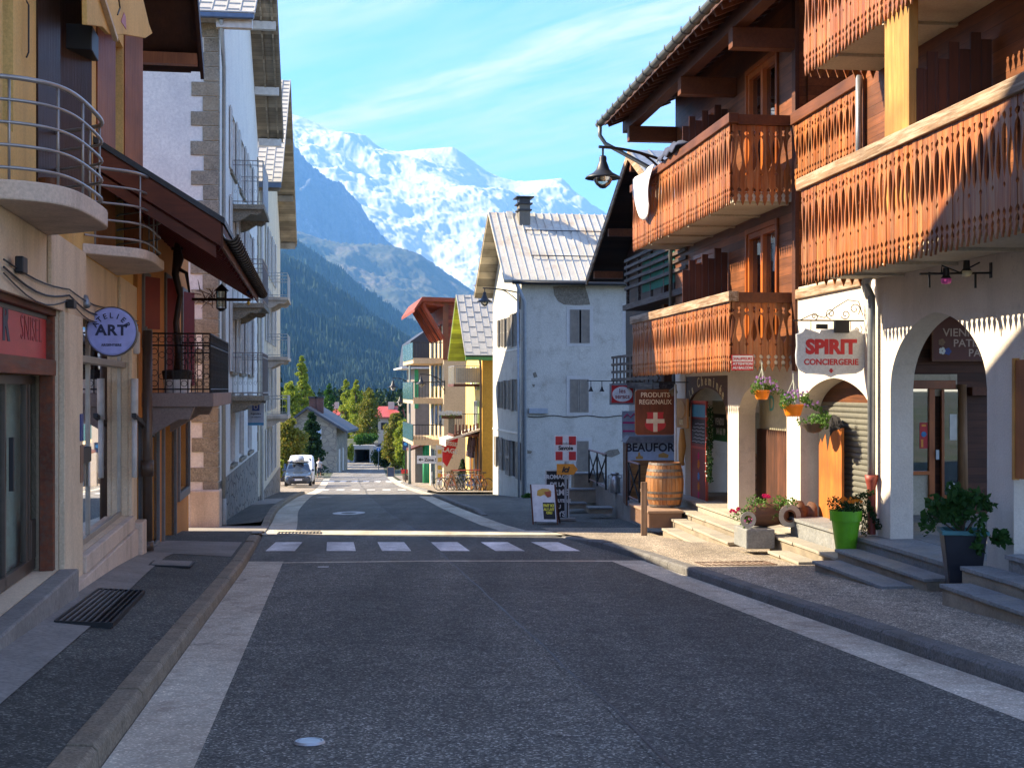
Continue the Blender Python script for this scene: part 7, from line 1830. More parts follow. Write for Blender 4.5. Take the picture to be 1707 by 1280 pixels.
# ================================================================ pots, barrel, planters
def fl(mb, c, r, n, rnd, pet=.02):
    for i in range(n):
        v = Vector((rnd.uniform(-1, 1), rnd.uniform(-1, 1), rnd.uniform(-.2, 1))); p = Vector(c) + Vector((v.x * r[0], v.y * r[1], v.z * r[2]))
        for k in range(5):
            q = k * 1.256 + rnd.random(); d = Vector((math.cos(q), rnd.uniform(-.6, .0), math.sin(q))) * pet; e = Vector((-math.sin(q), 0, math.cos(q))) * pet * .6
            mb.add([p, p + d * .6 + e, p + d * 1.2, p + d * .6 - e], [(0, 1, 2, 3)])
def barrel():
    yl = CY(28.0, -.75); x, z = C.y(1108, 843, yl); t = thing('wine_barrel', 'old oak wine barrel with iron hoops standing by the arcade steps', 'barrel', C.w(x, yl, z), C.phi)
    h = psize(C, yl, 1108, 806, 60, 72)[1]; r = psize(C, yl, 1108, 806, 62, 72)[0] / 2
    m = MB(); n = 26; pf = [(r * (.82 + .18 * math.sin(math.pi * (k / 12) )), h * k / 12) for k in range(13)]
    for s in range(n):
        a0, a1 = 2 * math.pi * s / n + .008, 2 * math.pi * (s + 1) / n - .008; b = len(m.v)
        for rr, z_ in pf:
            for a in (a0, a1): m.v.append((rr * math.cos(a), rr * math.sin(a), z_))
            for a in (a1, a0): m.v.append(((rr - .03) * math.cos(a), (rr - .03) * math.sin(a), z_))
        for k in range(12):
            for q in range(4): m.f.append((b + k*4 + q, b + k*4 + (q+1) % 4, b + (k+1)*4 + (q+1) % 4, b + (k+1)*4 + q)); m.mi.append(0)
        m.f.append((b, b+1, b+2, b+3)); m.f.append((b+48, b+49, b+50, b+51)); m.mi += [0, 0]
    m.build('staves', wood('oak_staves', (.50, .21, .06), (.30, .11, .03), axis='z', gray=(.30, .20, .12), gray_amt=.5, rough=.6), t, normals=True)
    R_ = lambda zf: r * (.82 + .18 * math.sin(math.pi * zf)) + .006
    for f0, f1 in ((.0, .05), (.16, .22), (.30, .35), (.66, .71), (.80, .86), (.95, 1.0)):
        MB().lathe([(R_(f0), f0 * h), (R_(f1), f1 * h), (R_(f1) - .012, f1 * h), (R_(f0) - .012, f0 * h)], n=30).build('hoop', mat('barrel_hoop', (.20, .18, .16), (.12, .10, .09), metal=.5, rough=.5) if 'barrel_hoop' not in MATS else MATS['barrel_hoop'], t, smooth=False)
    MB().lathe([(0, h - .03), (r * .8, h - .03), (r * .8, h - .05)], n=30).build('lid', MATS['oak_staves'], t)
    # brown bench box under and beside it
    x0, z1 = C.y(1078, 848, CY(28.6, -1.1)); return t
barrel()
def bench_box():
    yl = CY(27.0, -1.2); x0 = C.y(1080, 0, yl)[0]; x1 = C.y(1112, 0, yl)[0]; zt = C.y(1110, 853, yl)[1]; zb = C.y(1110, 880, yl)[1]
    t = thing('bench_box', 'brown painted box bench at the corner of the steps under the barrel', 'bench', C.w(x0, yl, zb), C.phi); L = 1.9
    w = x1 - x0 + .35
    MB().box(0.03, w - .03, .03, L, 0, zt - zb - .03).build('body', flat('chocolate_paint', (.16, .085, .05)), t, bevel=.01); MB().box(0, w, 0, L, zt - zb - .03, zt - zb + .02).build('lid', flat('chocolate_lid', (.30, .19, .12)), t, bevel=.008)
    x2 = C.y(1068, 0, yl)[0]; tt = thing('slatted_screen', 'upright slatted timber screen left of the brown bench box', 'screen', C.w(x2, yl - .05, zb - .15), C.phi)
    hz = C.y(1072, 790, yl)[1] - zb + .15
    hz = C.y(1072, 838, yl)[1] + 0 - zb + .15
    m = MB()
    for i in range(5): m.box(i * .026, i * .026 + .020, 0, .03, .0, 1.10)
    m.box(-.01, .14, .031, .05, .9, .96); m.build('slats', wood('screen_slats', (.42, .28, .18), (.30, .19, .12), axis='z'), tt)
bench_box()
def planter_hub():
    yl = CY(21.1, -.9); x0, zt = C.y(1244, 874, yl); x1 = C.y(1320, 0, yl)[0]; zb = C.y(1270, 915, yl)[1]
    t = thing('concrete_block', 'grey concrete block carrying the old wheel hub flower trough', 'block', C.w(x0, yl, zb), C.phi)
    w = C.y(1292, 0, yl)[0] - x0; h = C.y(1270, 882, yl)[1] - zb
    MB().box(0, w, 0, .7, 0, h).build('block', M_slate, t, bevel=.02)
    c = C.w(x0 + .05, yl + .33, zb + h); t = thing('hub_planter', 'hollow old wooden wheel hub laid on its side and planted with geraniums', 'planter', c, C.phi)
    M_h = wood('old_hub_wood', (.15, .07, .035), (.08, .035, .02), axis='x'); M_ring = flat('galvanised_ring', (.38, .37, .34), rough=.5, metal=.4)
    r = .20
    MB().lathe([(.10, -.05), (.14, 0), (r * .9, .1), (r, .3), (r * .85, .5), (.13, .62), (.09, .66)], (0.08, 0, r), 20, 'x').build('hub', M_h, t, smooth=True)
    xx = C.y(1322, 0, yl)[0] - x0 - .05
    MB().lathe([(.075, -.17), (.175, -.17), (.18, -.13), (.18, .1), (.16, .3)], (xx, 0, .19), 24, 'y').lathe([(.075, -.17), (.075, .1), (0, .1)], (xx, 0, .19), 24, 'y').build('hub_end', M_h, t, smooth=False)
    MB().lathe([(.105, -.175), (.185, -.175), (.185, -.16), (.105, -.16), (.105, -.175)], (xx, 0, .19), 28, 'y').build('iron_ring', M_ring, t)
    MB().lathe([(.07, -.17), (.13, -.175), (.13, -.16)], (.0, -.1, .15), 24, 'y').build('iron_ring', M_ring, t)
    MB().lathe([(.14, -.02), (.20, .0), (.21, .05), (.20, .12), (.12, .16), (.12, .22), (.19, .26), (.17, .33)], (xx + .18, .12, .21), 20, 'x').build('hub_end', M_h, t, smooth=True)
    rnd = random.Random(8); m = MB(); bl = [((.1 + .09 * i, rnd.uniform(-.12, .08), .30 + .12 * math.sin(i * 1.3)), (.13, .12, .11)) for i in range(8)] + [((-.12, -.1, .22), (.13, .1, .12)), ((-.02, -.15, .12), (.1, .06, .12)), ((.75, -.05, .40), (.14, .1, .09))]
    leafcloud(m, bl, 900, .05, rnd); m.build('leaves', L_geran, t, normals=False)
    m = MB(); fl(m, (.36, -.1, .50), (.06, .05, .03), 12, rnd, .022); fl(m, (-.2, -.15, .27), (.10, .06, .06), 10, rnd, .022); m.build('flowers', M_mag, t, normals=False)
    m = MB(); fl(m, (.0, -.2, .1), (.14, .05, .06), 10, rnd, .018); m.build('flowers', M_pink, t, normals=False)
planter_hub()
def pot_green():
    yl = CY(18.6, -.6); x, z = C.y(1410, 917, yl); t = thing('flower_pot', 'bright green tapered plastic pot with orange flowers by the steps', 'plant pot', C.w(x, yl, z), C.phi)
    w, h = psize(C, yl, 1410, 885, 52, 66); r = w / 2
    MB().lathe([(0, 0), (r * .62, 0), (r * .63, .02), (r * .86, h * .74), (r * .97, h * .745), (r, h), (r * .94, h), (r * .9, h * .9), (0, h * .88)], n=32).build('pot', flat('lime_plastic', (.14, .42, .012), rough=.35), t, smooth=False)
    rnd = random.Random(5); m = MB(); bl = [((rnd.uniform(-.8, .8) * r, rnd.uniform(-.6, .6) * r, h + rnd.uniform(-.02, .12)), (.11, .1, .09)) for i in range(12)] + [((r * 1.0, -.1, h - .02 - .09 * i), (.07, .07, .07)) for i in range(4)] + [((r * 1.3 + .04 * i, -.05, h + .1 - .08 * i), (.05, .05, .05)) for i in range(5)] + [((r * .5 + .08 * i, 0, h + .15 + .03 * i), (.07, .06, .05)) for i in range(4)]
    leafcloud(m, bl, 1500, .042, rnd); m.build('leaves', L_dark, t, normals=False)
    m = MB(); fl(m, (0, -.08, h + .13), (r * .8, .1, .05), 20, rnd, .022); m.build('flowers', M_flame, t, normals=False)
pot_green()
def pot_black():
    yl = CY(14.95, -.95); x, z = C.y(1605, 995, yl); t = thing('tall_planter', 'tall square black tapered planter with leafy geranium before the right steps', 'plant pot', C.w(x, yl, z), C.phi + R(-18))
    w, h = psize(C, yl, 1605, 940, 70, 108); a, b = w * .30, w * .47
    m = MB(); vs = []
    for s, zz_2 in ((a, 0), (b, h)):
        for sx, sy in ((-1, -1), (1, -1), (1, 1), (-1, 1)): vs.append((sx * s, sy * s, zz_2))
    m.add(vs, [(0, 1, 2, 3), (0, 1, 5, 4), (1, 2, 6, 5), (2, 3, 7, 6), (3, 0, 4, 7)]); m.build('pot', flat('black_plastic', (.018, .020, .028), rough=.35), t, bevel=.015)
    m = MB(); e = .02
    m.box(-b - e, b + e, -b - e, -b + .03, h - .02, h + .03).box(-b - e, b + e, b - .03, b + e, h - .02, h + .03).box(-b - e, -b + .03, -b + .03, b - .03, h - .02, h + .03).box(b - .03, b + e, -b + .03, b - .03, h - .02, h + .03); m.build('rim', flat('teal_rim', (.05, .18, .19)), t, bevel=.008)
    MB().box(-b + .03, b - .03, -b + .03, b - .03, h - .06, h - .04).build('soil', M_bark, t)
    rnd = random.Random(6); m = MB(); bl = []
    for i in range(26):
        q = rnd.uniform(0, 6.28); rr = rnd.uniform(.05, .42); bl.append(((rr * math.cos(q), rr * math.sin(q) * .8, h + .05 + rnd.uniform(0, .42) * (1.1 - rr)), (.12, .12, .09)))
    bl += [((.38 + .02 * i, -.05, h - .02 - .03 * i), (.10, .10, .07)) for i in range(3)] + [((-.40, -.05, h + .05), (.10, .1, .1)), ((.12, -.3, h - .12), (.07, .05, .1))]
    st = MB()
    for b_ in bl[:16]: st.tube([(0, 0, h - .05), b_[0]], [.010, .006], 5)
    st.build('stems', M_bark, t); leafcloud(m, bl, 850, .105, rnd); m.build('leaves', leafmat('leaf_big_green', (.016, .05, .012), (.035, .09, .02), (.06, .12, .03)), t, normals=False)
pot_black()
def basket(px, py, Yp, wpx, hpx, ph, name_l, seed, frame=C, off=0, string_to=None, fm=M_lil, trail=1):
    yl = CY(Yp, -1); x, z = C.y(px, py, yl); w, h = psize(C, yl, px, py, wpx, hpx); r = w / 2; t = thing('hanging_basket', name_l, 'hanging basket', C.w(x, yl, z), C.phi, 'orange hanging flower baskets')
    MB().lathe([(0, -h), (r * .62, -h), (r * .72, -h * .9), (r * .98, -.03), (r * 1.03, -.03), (r * 1.03, 0), (r * .95, 0), (r * .9, -.05), (0, -.05)], n=28).build('pot', flat('orange_plastic', (.85, .24, .01), rough=.35), t)
    zs = (py - string_to) * (x * 0 + 1) * C.w(x, yl).y / F; m = MB()
    for k in range(3): q = k * 2.094 + .4; m.tube([(r * math.cos(q), r * math.sin(q), 0), (0, 0, zs * .78)], .005, 4)
    m.tube([(0, 0, zs * .78), (0, 0, zs)], .006, 4); m.build('strings', flat('pale_string', (.5, .55, .45)), t)
    rnd = random.Random(seed); m = MB(); bl = [((rnd.uniform(-1.1, 1.2) * r, rnd.uniform(-.8, .8) * r, rnd.uniform(.0, .14)), (.08, .08, .07)) for i in range(12)] + [((r + .09 * i * trail, -.05, .06 - .05 * i + .02 * (i % 2)), (.07, .06, .05)) for i in range(5)] + [((-r * 1.1, -.04, -.02), (.07, .05, .06))]
    leafcloud(m, bl, 650, .045, rnd); m.build('leaves', L_geran, t, normals=False)
    m = MB(); fl(m, (0, -.1, .12), (r * 1.2, .1, .10), 16, rnd, .020); fl(m, (r * 1.6, -.08, .0), (r * .8, .06, .12), 8, rnd, .02); m.build('flowers', fm, t, normals=False)
basket(1270, 650, 22.0, 26, 16, 0, 'smaller orange hanging basket with dry pink flowers under the balcony corner', 31, string_to=604, trail=1)
basket(1322, 674, 20.6, 34, 20, 0, 'larger orange hanging basket with lilac flowers left of the shutter arch', 32, string_to=622, trail=.9)
def wall_basket():
    Y = 21.9; x0 = -.14; yl = CY(Y); z = C.x(1356, 705, -.1)[1]; yl = C.x(1356, 705, -.14)[0]; t = thing('wall_basket', 'dark brown wall basket trailing green leaves beside the scorched plank', 'hanging basket', C.w(-.14, yl, z), C.phi)
    MB().lathe([(0, -.16), (.10, -.14), (.2, -.02), (.21, .0), (.15, -.02)], n=18).build('bowl', M_bark, t)
    rnd = random.Random(41); m = MB(); bl = [((rnd.uniform(-.22, .22), rnd.uniform(-.25, .25), rnd.uniform(0, .12)), (.09, .09, .07)) for i in range(9)] + [((.1, -.2, -.04), (.08, .08, .06))]
    leafcloud(m, bl, 420, .05, rnd); m.build('leaves', L_geran, t, normals=False)
wall_basket()
def plank():
    yl0 = C.x(1367, 0, .2)[0]; yl1 = C.x(1405, 0, .2)[0]; zt = C.x(1386, 712, .2)[1]; t = thing('plank_door', 'orange varnished plank with a scorched black top leaning in the shutter arch', 'plank', C.w(.2, (yl0 + yl1) / 2, -2.38), C.phi)
    a, b = -(abs(yl0 - yl1)) / 2, abs(yl0 - yl1) / 2; h = zt + 2.38
    MB().box(-.02, .02, a, -.004, 0, h).box(-.02, .02, .004, b, 0, h).build('boards', wood('knotty_orange_pine', (.62, .20, .03), (.45, .12, .02), axis='z', gray=(.25, .07, .02), gray_amt=.4), t)
    MB().prism([(a, h), (a, h + .03), (a * .6, h + .16), (a * .2, h + .20), (b * .3, h + .13), (b, h + .02), (b, h - .30), (b * .82, h - .18), (b * .7, h - .26), (b * .4, h - .10), (b * .2, h - .38), (0, h - .14), (a * .3, h - .06)], lambda u, v, w: (-.024 + w, u, v), 0, .048).build('scorched_top', flat('soot', (.012, .009, .008), rough=.9), t)
plank()
def wooden_menu_board():
    yl = C.x(1693, 648, -.03)[0]; zt = C.x(1695, 600, -.03)[1]; zb = C.x(1695, 797, -.03)[1]; t = thing('menu_board', 'varnished wooden notice board at the extreme right on the white pillar', 'notice board', C.w(-.03, yl, zb), C.phi)
    MB().box(-.02, .02, -1.0, 0, 0, zt - zb).build('board', wood('menu_pine', (.42, .15, .04), (.30, .09, .025), axis='z'), t)
    m = MB(); m.box(-.035, .03, -.03, .02, -.02, zt - zb + .02); m.build('frame', wood('menu_frame', (.62, .32, .08), (.50, .22, .05)), t)
wooden_menu_board()
def spot_bar():
    yl = CY(15.4); x1 = -.01; z = C.y(1655, 455, yl)[1]; xa = C.y(1533, 0, yl)[0]; xb = C.y(1655, 0, yl)[0]; t = thing('spotlight_bar', 'black iron bar with two clip spotlights, one pink, above the near arch', 'lamp', C.w(xb, yl, z), C.phi)
    L = xa - xb
    m = MB(); m.tube([(L, 0, -.02), (0, 0, 0)], .014, 6).tube([(L * .70, 0, .0), (L * .70, 0, .08), (L * .45, 0, .0), (L * .18, 0, .12)], .010, 5).box(-.03, .02, -.03, .03, -.06, .12).box(-.005, .02, -.02, .02, -.12, .22).box(L * .88, L * .88 + .02, -.01, .01, -.18, 0).box(L * .25, L * .25 + .02, -.01, .01, -.18, 0); m.build('bar', M_iron, t)
    for f_, c_ in ((.64, flat('pink_lamp', (.75, .10, .38), rough=.3)), (.36, flat('ivory_lamp', (.55, .50, .32), rough=.3))):
        hd = MB().lathe([(.0, .12), (.035, .12), (.04, .03), (.06, 0)], (L * f_, 0, -.07 if f_ > .5 else .02), 14).build('holder', M_iron, t); MB().lathe([(.055, .0), (.065, -.02), (.05, -.06), (0, -.07)], (L * f_, 0, -.07 if f_ > .5 else .02), 16).build('bulb', c_, hd, smooth=True)
spot_bar()
def cloth():
    c = -1.19; y0, _ = C.x(1058, 0, c); y1, _ = C.x(1092, 0, c); t = thing('white_sheet', 'white sheet hung over the far end of the upper carved balcony', 'sheet', C.w(c, y1, 4.66), C.phi)
    m = MB(); n, k = 14, 14
    L = abs(y0 - y1)
    for i in range(n + 1):
        for j in range(k + 1):
            u = i / n; v = j / k; dep = (.95 + .10 * math.sin(u * 4) - .28 * abs(u - .45)) * (1 if v > 0 else 1)
            yy = L * u * (1 - .28 * v) + .25 * v * L * .6; m.v.append((-.02 - .06 * math.sin(v * 3) - .03 * math.sin(u * 9 + v * 2), yy, .0 - dep * v))
    for i in range(n):
        for j in range(k): q = i * (k + 1) + j; m.f.append((q, q + 1, q + k + 2, q + k + 1)); m.mi.append(0)
    for i in range(n): pass
    m.build('sheet', M_cloth_w, t, smooth=True, solid=.012, normals=False)
    t2 = thing('blue_clothes', 'dark blue folded clothes piled on the upper balcony rail', 'clothes', C.w(-1.0, C.x(1128, 0, -1)[0], 4.64), C.phi)
    m = MB(); rnd = random.Random(2); n = 16
    for i in range(n + 1):
        for j in range(9):
            q = math.pi * j / 8; u = i / n; r = .16 + .05 * noise.noise(Vector((u * 5, j * .7, 1))) ; r *= math.sin(math.pi * (.08 + .84 * u)) ** .4; m.v.append((.22 * math.cos(q), u * 1.5 - .75, r * math.sin(q) * 1.5 + .03 * math.sin(u * 20 + j)))
    for i in range(n):
        for j in range(8): q = i * 9 + j; m.f.append((q, q + 1, q + 10, q + 9)); m.mi.append(0)
    m.build('cloth', flat('navy_cloth', (.05, .06, .10), rough=.95), t2, smooth=True, solid=.02, normals=False)
cloth()
def fchair():
    yl = CY(29.0); p = C.w(-.45, yl, -2.38)
tgt = None
# shop board, painted panel, garland and posters in the fourth arch
def painted_panel():
    yl = C.x(1166, 0, .06)[0]; c = .05; za = C.x(1166, 838, c)[1]; zb = C.x(1166, 668, c)[1]; y0 = C.x(1154, 0, c)[0]; y1 = C.x(1179, 0, c)[0]
    t = thing('painted_panel', 'tall red folk painted panel with a small blackboard on its upper half', 'panel', C.w(c, (y0 + y1) / 2, za), C.phi); a, b = -abs(y0 - y1) / 2, abs(y0 - y1) / 2; h = zb - za
    MB().box(-.02, .02, a, b, 0, h).build('panel', flat('deep_red_paint', (.20, .02, .012)), t)
    m = MB()
    for q0, q1 in ((a, a + .04), (b - .04, b)): m.box(-.035, -.021, q0, q1, 0, h)
    for z in (0, h * .53, h - .05): m.box(-.035, -.021, a + .04, b - .04, z, z + .05)
    m.build('frame', flat('frame_red', (.42, .05, .02)), t)
    MB().box(-.03, -.021, a + .06, b - .06, h * .58, h * .82).build('blackboard', M_black, t); MB().box(-.03, -.021, a + .06, b - .06, h * .84, h * .96).build('landscape_picture', flat('picture_blue', (.05, .20, .28)), t)
    L = MB(); mp = lambda u, v, w: (-.031 - w, -u, v)
    for i in range(6): L.tube([(-.032, a + .1 + .02 * (i % 2), h * (.60 + .035 * i))] + [(-.032, a + .1 + (b - a - .2) * k / 8, h * (.60 + .035 * i) + .012 * math.sin(k * 2.2 + i)) for k in range(1, 9 - i % 3)], .004, 3)
    L.build('chalk_writing', M_white, t)
    rnd = random.Random(3)
    for z, cm, s in ((.46, M_mag, .10), (.38, M_flame, .13), (.26, flat('folk_blue', (.03, .16, .35)), .11), (.16, M_flame, .12), (.08, M_mag, .10)):
        f = MB()
        for k in range(9):
            q = k * 2 * math.pi / 9; d = Vector((0, math.cos(q), math.sin(q))); e = Vector((0, -math.sin(q), math.cos(q))); p = Vector((-.0225 - .0003 * k, 0, h * z)); f.add([p, p + d * s * .6 + e * s * .22, p + d * s, p + d * s * .6 - e * s * .22], [(0, 1, 2, 3)])
        f.build('painted_flower', cm, t, normals=False)
painted_panel()
def garland():
    c = .0; y = C.x(1183, 0, c)[0]; zt = C.x(1183, 680, c)[1]; zb = C.x(1183, 800, c)[1]; t = thing('garland', 'dark green leafy garland hanging beside the red painted panel', 'garland', C.w(c, y, zb), C.phi)
    rnd = random.Random(9); m = MB(); bl = [((0, .05 * math.sin(i), (zt - zb) * i / 20), (.07, .09, .08)) for i in range(21)]; leafcloud(m, bl, 900, .055, rnd); m.build('leaves', L_dark, t, normals=False)
    m = MB()
    for i in range(10): m.lathe([(0, -.02), (.02, 0), (0, .02)], (-.07, rnd.uniform(-.07, .07), (zt - zb) * rnd.random()), 6)
    m.build('white_berries', M_offwhite, t)
garland()
def shop_posters():
    c = .80; y = C.x(1200, 0, c)[0]; z = C.x(1200, 700, c)[1]; t = thing('shop_banner', 'green and cream banner with large white words behind the wooden arch board', 'banner', C.w(c, y, z), C.phi)
    a, b = C.x(1215, 0, c)[0] - y, C.x(1183, 0, c)[0] - y; a, b = min(a, b) - .8, max(a, b) + .3; zz_ = lambda p: C.x(1200, p, c)[1] - z
    MB().box(0, .03, a, b, zz_(735), zz_(714)).build('green_panel', flat('banner_green', (.02, .18, .04)), t); MB().box(0, .03, a, b, zz_(713.8), zz_(690)).build('dark_panel', flat('banner_dark', (.03, .045, .03)), t); MB().box(0, .03, a, b, zz_(689.8), zz_(668)).build('cream_panel', flat('banner_cream', (.45, .42, .28)), t)
    L = MB(); mp = lambda u, v, w: (-.004 - w, -u, v); m_ = -(a + b) / 2
    text_into(L, 'VENDU', .22, mp, m_ - .2, zz_(708), bold=.006); text_into(L, '04 66 19', .20, mp, m_ - .1, zz_(724), bold=.006); L.build('lettering', M_white, t)
shop_posters()
def carved_sign():
    c = -.10; y0 = C.x(1127, 0, c)[0]; y1 = C.x(1147, 0, c)[0]; zt = C.x(1137, 664, c)[1]; zb = C.x(1137, 713, c)[1]; t = thing('carved_board', 'honey coloured carved wooden board on the white corner pillar', 'sign', C.w(c, (y0 + y1) / 2, zb), C.phi); a = abs(y0 - y1) / 2; h = zt - zb
    M_hn = wood('honey_wood', (.62, .30, .07), (.48, .20, .04), axis='z'); MB().box(-.02, .02, -a, a, 0, h).build('board', M_hn, t, bevel=.01)
    m = MB(); m.prism([(a * .75 * math.cos(q), h * .62 + h * .30 * math.sin(q)) for q in [2 * math.pi * k / 20 for k in range(20)]], lambda u, v, w: (-.021 - w, u, v), 0, .012); m.build('relief', M_hn, t)
    L = MB(); text_into(L, 'ALPES', h * .22, lambda u, v, w: (-.022 - w, -u, v), 0, h * .12, bold=.004, xs=.8); L.build('lettering', flat('pale_honey', (.70, .52, .25)), t)
    zq = C.x(1137, 775, c)[1]; MB().tube([(-.0, 0, -.02), (.02, .05, -.4), (-.02, -.02, -.75), (.03, 0, zq - zb)], [.05, .09, .06, .04], 8).build('carved_figure', M_hn, t, smooth=True)
carved_sign()
# white pole before the corner pillar
tp = thing('pole', 'thin cream pole rising behind the barrel beside the brown sign', 'pole', C.w(C.y(1126, 0, CY(29.2))[0], CY(29.2), -2.6), C.phi); MB().tube([(0, 0, 0), (0, 0, 2.7)], .03, 8).build('pole', M_offwhite, tp, smooth=True)

# ================================================================ deck with X railings, cheese stall, milk can
def deck():
    x0 = C.y(1068, 0, CY(31.5))[0]; mb = MB()
    P = [at(1143 * 0 + 1068, 866, 31.4), at(1045, 852, 34), at(1010, 838, 37.2), at(972, 824, 41.5)]
    zt = -2.80; m = MB(); pts = [(p.x, p.y) for p in P] + [(P[-1].x + 1.2, 43.5), (5.5, 43.5), (6.5, 31.0)]
    m.prism(pts, lambda u, v, w: (u, v, w), -4.2, zt); o = m.build('deck', M_conc, None, bevel=.02); o['kind'] = 'structure'
    return zt, P
DZ, DP = deck()
def step_block(px, py, Y, w, d, h, label):
    p = at(px, py, Y); t = thing('stone_step', label, 'steps', (p.x, Y, p.z), R(6)); MB().box(-w/2, w/2, 0, d, 0, h - .05).build('riser', M_riser, t); MB().box(-w/2 - .02, w/2 + .02, -.03, d, h - .05, h).build('slab', M_slate, t, bevel=.012)
step_block(1002, 856, 35.3, .62, .5, .17, 'single low stone step against the grey deck wall')
step_block(952, 848, 38.5, .9, .5, .18, 'lowest broad stone step left of the deck'); step_block(968, 838, 39.0, .9, .5, .42, 'middle broad stone step left of the deck'); step_block(982, 828, 39.6, .9, .6, .72, 'upper broad stone step left of the deck')
def xrail(label, p0, p1, zt, h=1.0, spans=2):
    p0, p1 = Vector(p0), Vector(p1); t = thing('railing', label, 'railing', (p0.x, p0.y, zt), 0, 'black cross braced railings on the deck'); d = p1 - p0; d.z = 0; rel = zt
    m = MB(); n = spans
    for i in range(n + 1): q = d * (i / n); m.tube([(q.x, q.y, 0), (q.x, q.y, h)], .028, 6)
    for i in range(n):
        a, b = d * (i / n), d * ((i + 1) / n); m.tube([(a.x, a.y, .1), (b.x, b.y, h - .08)], .022, 6).tube([(a.x, a.y, h - .08), (b.x, b.y, .1)], .022, 6)
    m.build('posts', M_iron, t); MB().tube([(0, 0, h), (d.x, d.y, h)], .03, 6).tube([(0, 0, .1), (d.x, d.y, .1)], .015, 6).build('handrail', flat('pinkish_rail', (.30, .16, .14)), t)
xrail('cross braced black railing on the deck next to the milk can', at(982, 842, 39.5), at(1010, 848, 36.6), DZ, .98, 2)
xrail('cross braced black railing on the deck in front of the cheese stall', at(1048, 845, 33.2), at(1066, 858, 31.8), DZ, .98, 1)
xrail('short red striped railing beside the deck steps', at(956, 800, 41.5), at(962, 815, 40.2), -3.3, .7, 1)
def milkcan():
    Y = 35.6; x = (1025 - CX) / F * Y; t = thing('milk_can', 'dented aluminium milk can standing on the grey deck', 'milk can', (x, Y, DZ)); h = 33 / F * Y; r = 9.2 / F * Y
    MB().lathe([(0, 0), (r * .96, 0), (r, .02), (r, h * .66), (r * .9, h * .74), (r * .62, h * .84), (r * .62, h * .92), (r * .8, h * .93), (r * .8, h), (0, h + .01)], n=24).build('can', mat('can_metal', (.42, .41, .40), (.32, .31, .30), metal=.8, rough=.35), t, smooth=True)
    for s in (-1, 1): MB().tube([(s * r * .6, 0, h * .9), (s * r * 1.2, 0, h * .88), (s * r * 1.15, 0, h * .72), (s * r * .85, 0, h * .75)], .012, 6).build('handle', M_zinc, t)
milkcan()
def stall():
    Y = 33.6; k = Y / F; x0 = (1046 - CX) * k; t = thing('cheese_stall', 'small shingled stall with a big blue white cheese poster beside the deck', 'stall', (x0, Y, DZ)); z = lambda py: (HY - py) * k - DZ
    w = 86 * k
    MB().box(0, w, 0, .06, z(842), z(738)).build('front_panel', flat('poster_pale_blue', (.42, .50, .62)), t)
    MB().prism([(-.08, z(738)), (.04, z(727)), (w + .05, z(727)), (w + .05, z(738))], lambda u, v, q: (u, q, v), -.18, 1.0).build('roof', mat('lead_shingles', (.20, .20, .21), (.14, .14, .15), scale=5, bump=.5, bscale=12), t)
    MB().box(-.04, 0, -.03, .9, z(842), z(738)).build('side_post', M_beam, t)
    L = MB(); text_into(L, 'BEAUFORT', .29, mW, w * .50, z(752), .006, bold=.008, xs=.98); L.build('lettering', flat('ink_navy', (.015, .02, .05)), t)
    c1 = flat('cheese_gold', (.55, .30, .07)); c2 = wood('cheese_photo', (.48, .22, .06), (.16, .06, .02), axis='x', plank=.09, paxis='z')
    MB().prism([(w * .16, z(765)), (w * .30, z(765)), (w * .30, z(761)), (w * .25, z(759)), (w * .24, z(754)), (w * .21, z(754)), (w * .20, z(760)), (w * .16, z(761))], mW, .003, .008).build('cheese_picture', c1, t)
    MB().prism([(w * .60, z(762)), (w * .78, z(763)), (w * .80, z(758)), (w * .70, z(754)), (w * .60, z(757))], mW, .003, .008).build('cheese_picture', c1, t)
    MB().box(w * .05, w * .98, -.008, -.002, z(840), z(767)).build('cellar_picture', c2, t)
    Y2 = 40.2; p = at(1048, 708, 39.6)
    t2 = thing('wall_poster', 'grey wall poster with pink stripes behind the brown shield sign', 'poster', (p.x, 39.6, p.z)); k = 39.6 / F
    MB().box(-11 * k, 16 * k, 0, .03, -23 * k, 23 * k).build('board', flat('poster_grey', (.30, .32, .36)), t2)
    m = MB()
    for z_ in (2, -12): m.box(-10 * k, 15 * k, -.008, -.001, z_ * k, (z_ + 3) * k)
    m.build('pink_stripes', flat('stripe_pink', (.55, .03, .15)), t2); m = MB().tube([(-8 * k, -.01, 12 * k), (-2 * k, -.01, 18 * k), (3 * k, -.01, 12 * k), (9 * k, -.01, 19 * k), (13 * k, -.01, 12 * k)], .02, 4); m.build('mountain_mark', MATS['stripe_pink'], t2)
stall()
# ================================================================ vehicles, people, bicycles, far street furniture
def loft(mb, stations):
    """stations: list of (y, [(x,z)...half outline from bottom centre to top centre]) mirrored in x"""
    rings = []
    for y, half in stations:
        pts = [(x, y, z) for x, z in half] + [(-x, y, z) for x, z in reversed(half)]
        b = len(mb.v); mb.v += pts; rings.append((b, len(pts)))
    for (b0, n), (b1, _) in zip(rings, rings[1:]):
        for i in range(n): mb.f.append((b0 + i, b0 + (i + 1) % n, b1 + (i + 1) % n, b1 + i)); mb.mi.append(0)
    for b, n in (rings[0], rings[-1]): mb.f.append(tuple(range(b, b + n))); mb.mi.append(0)
    return mb
M_tyre = flat('tyre_rubber', (.015, .015, .016), rough=.8); M_alloy = flat('alloy', (.45, .45, .46), rough=.3, metal=.7)
M_carglass = glass('car_glass', tint=(.2, .3, .3), refl=.10, trans=.3, fk=.5)
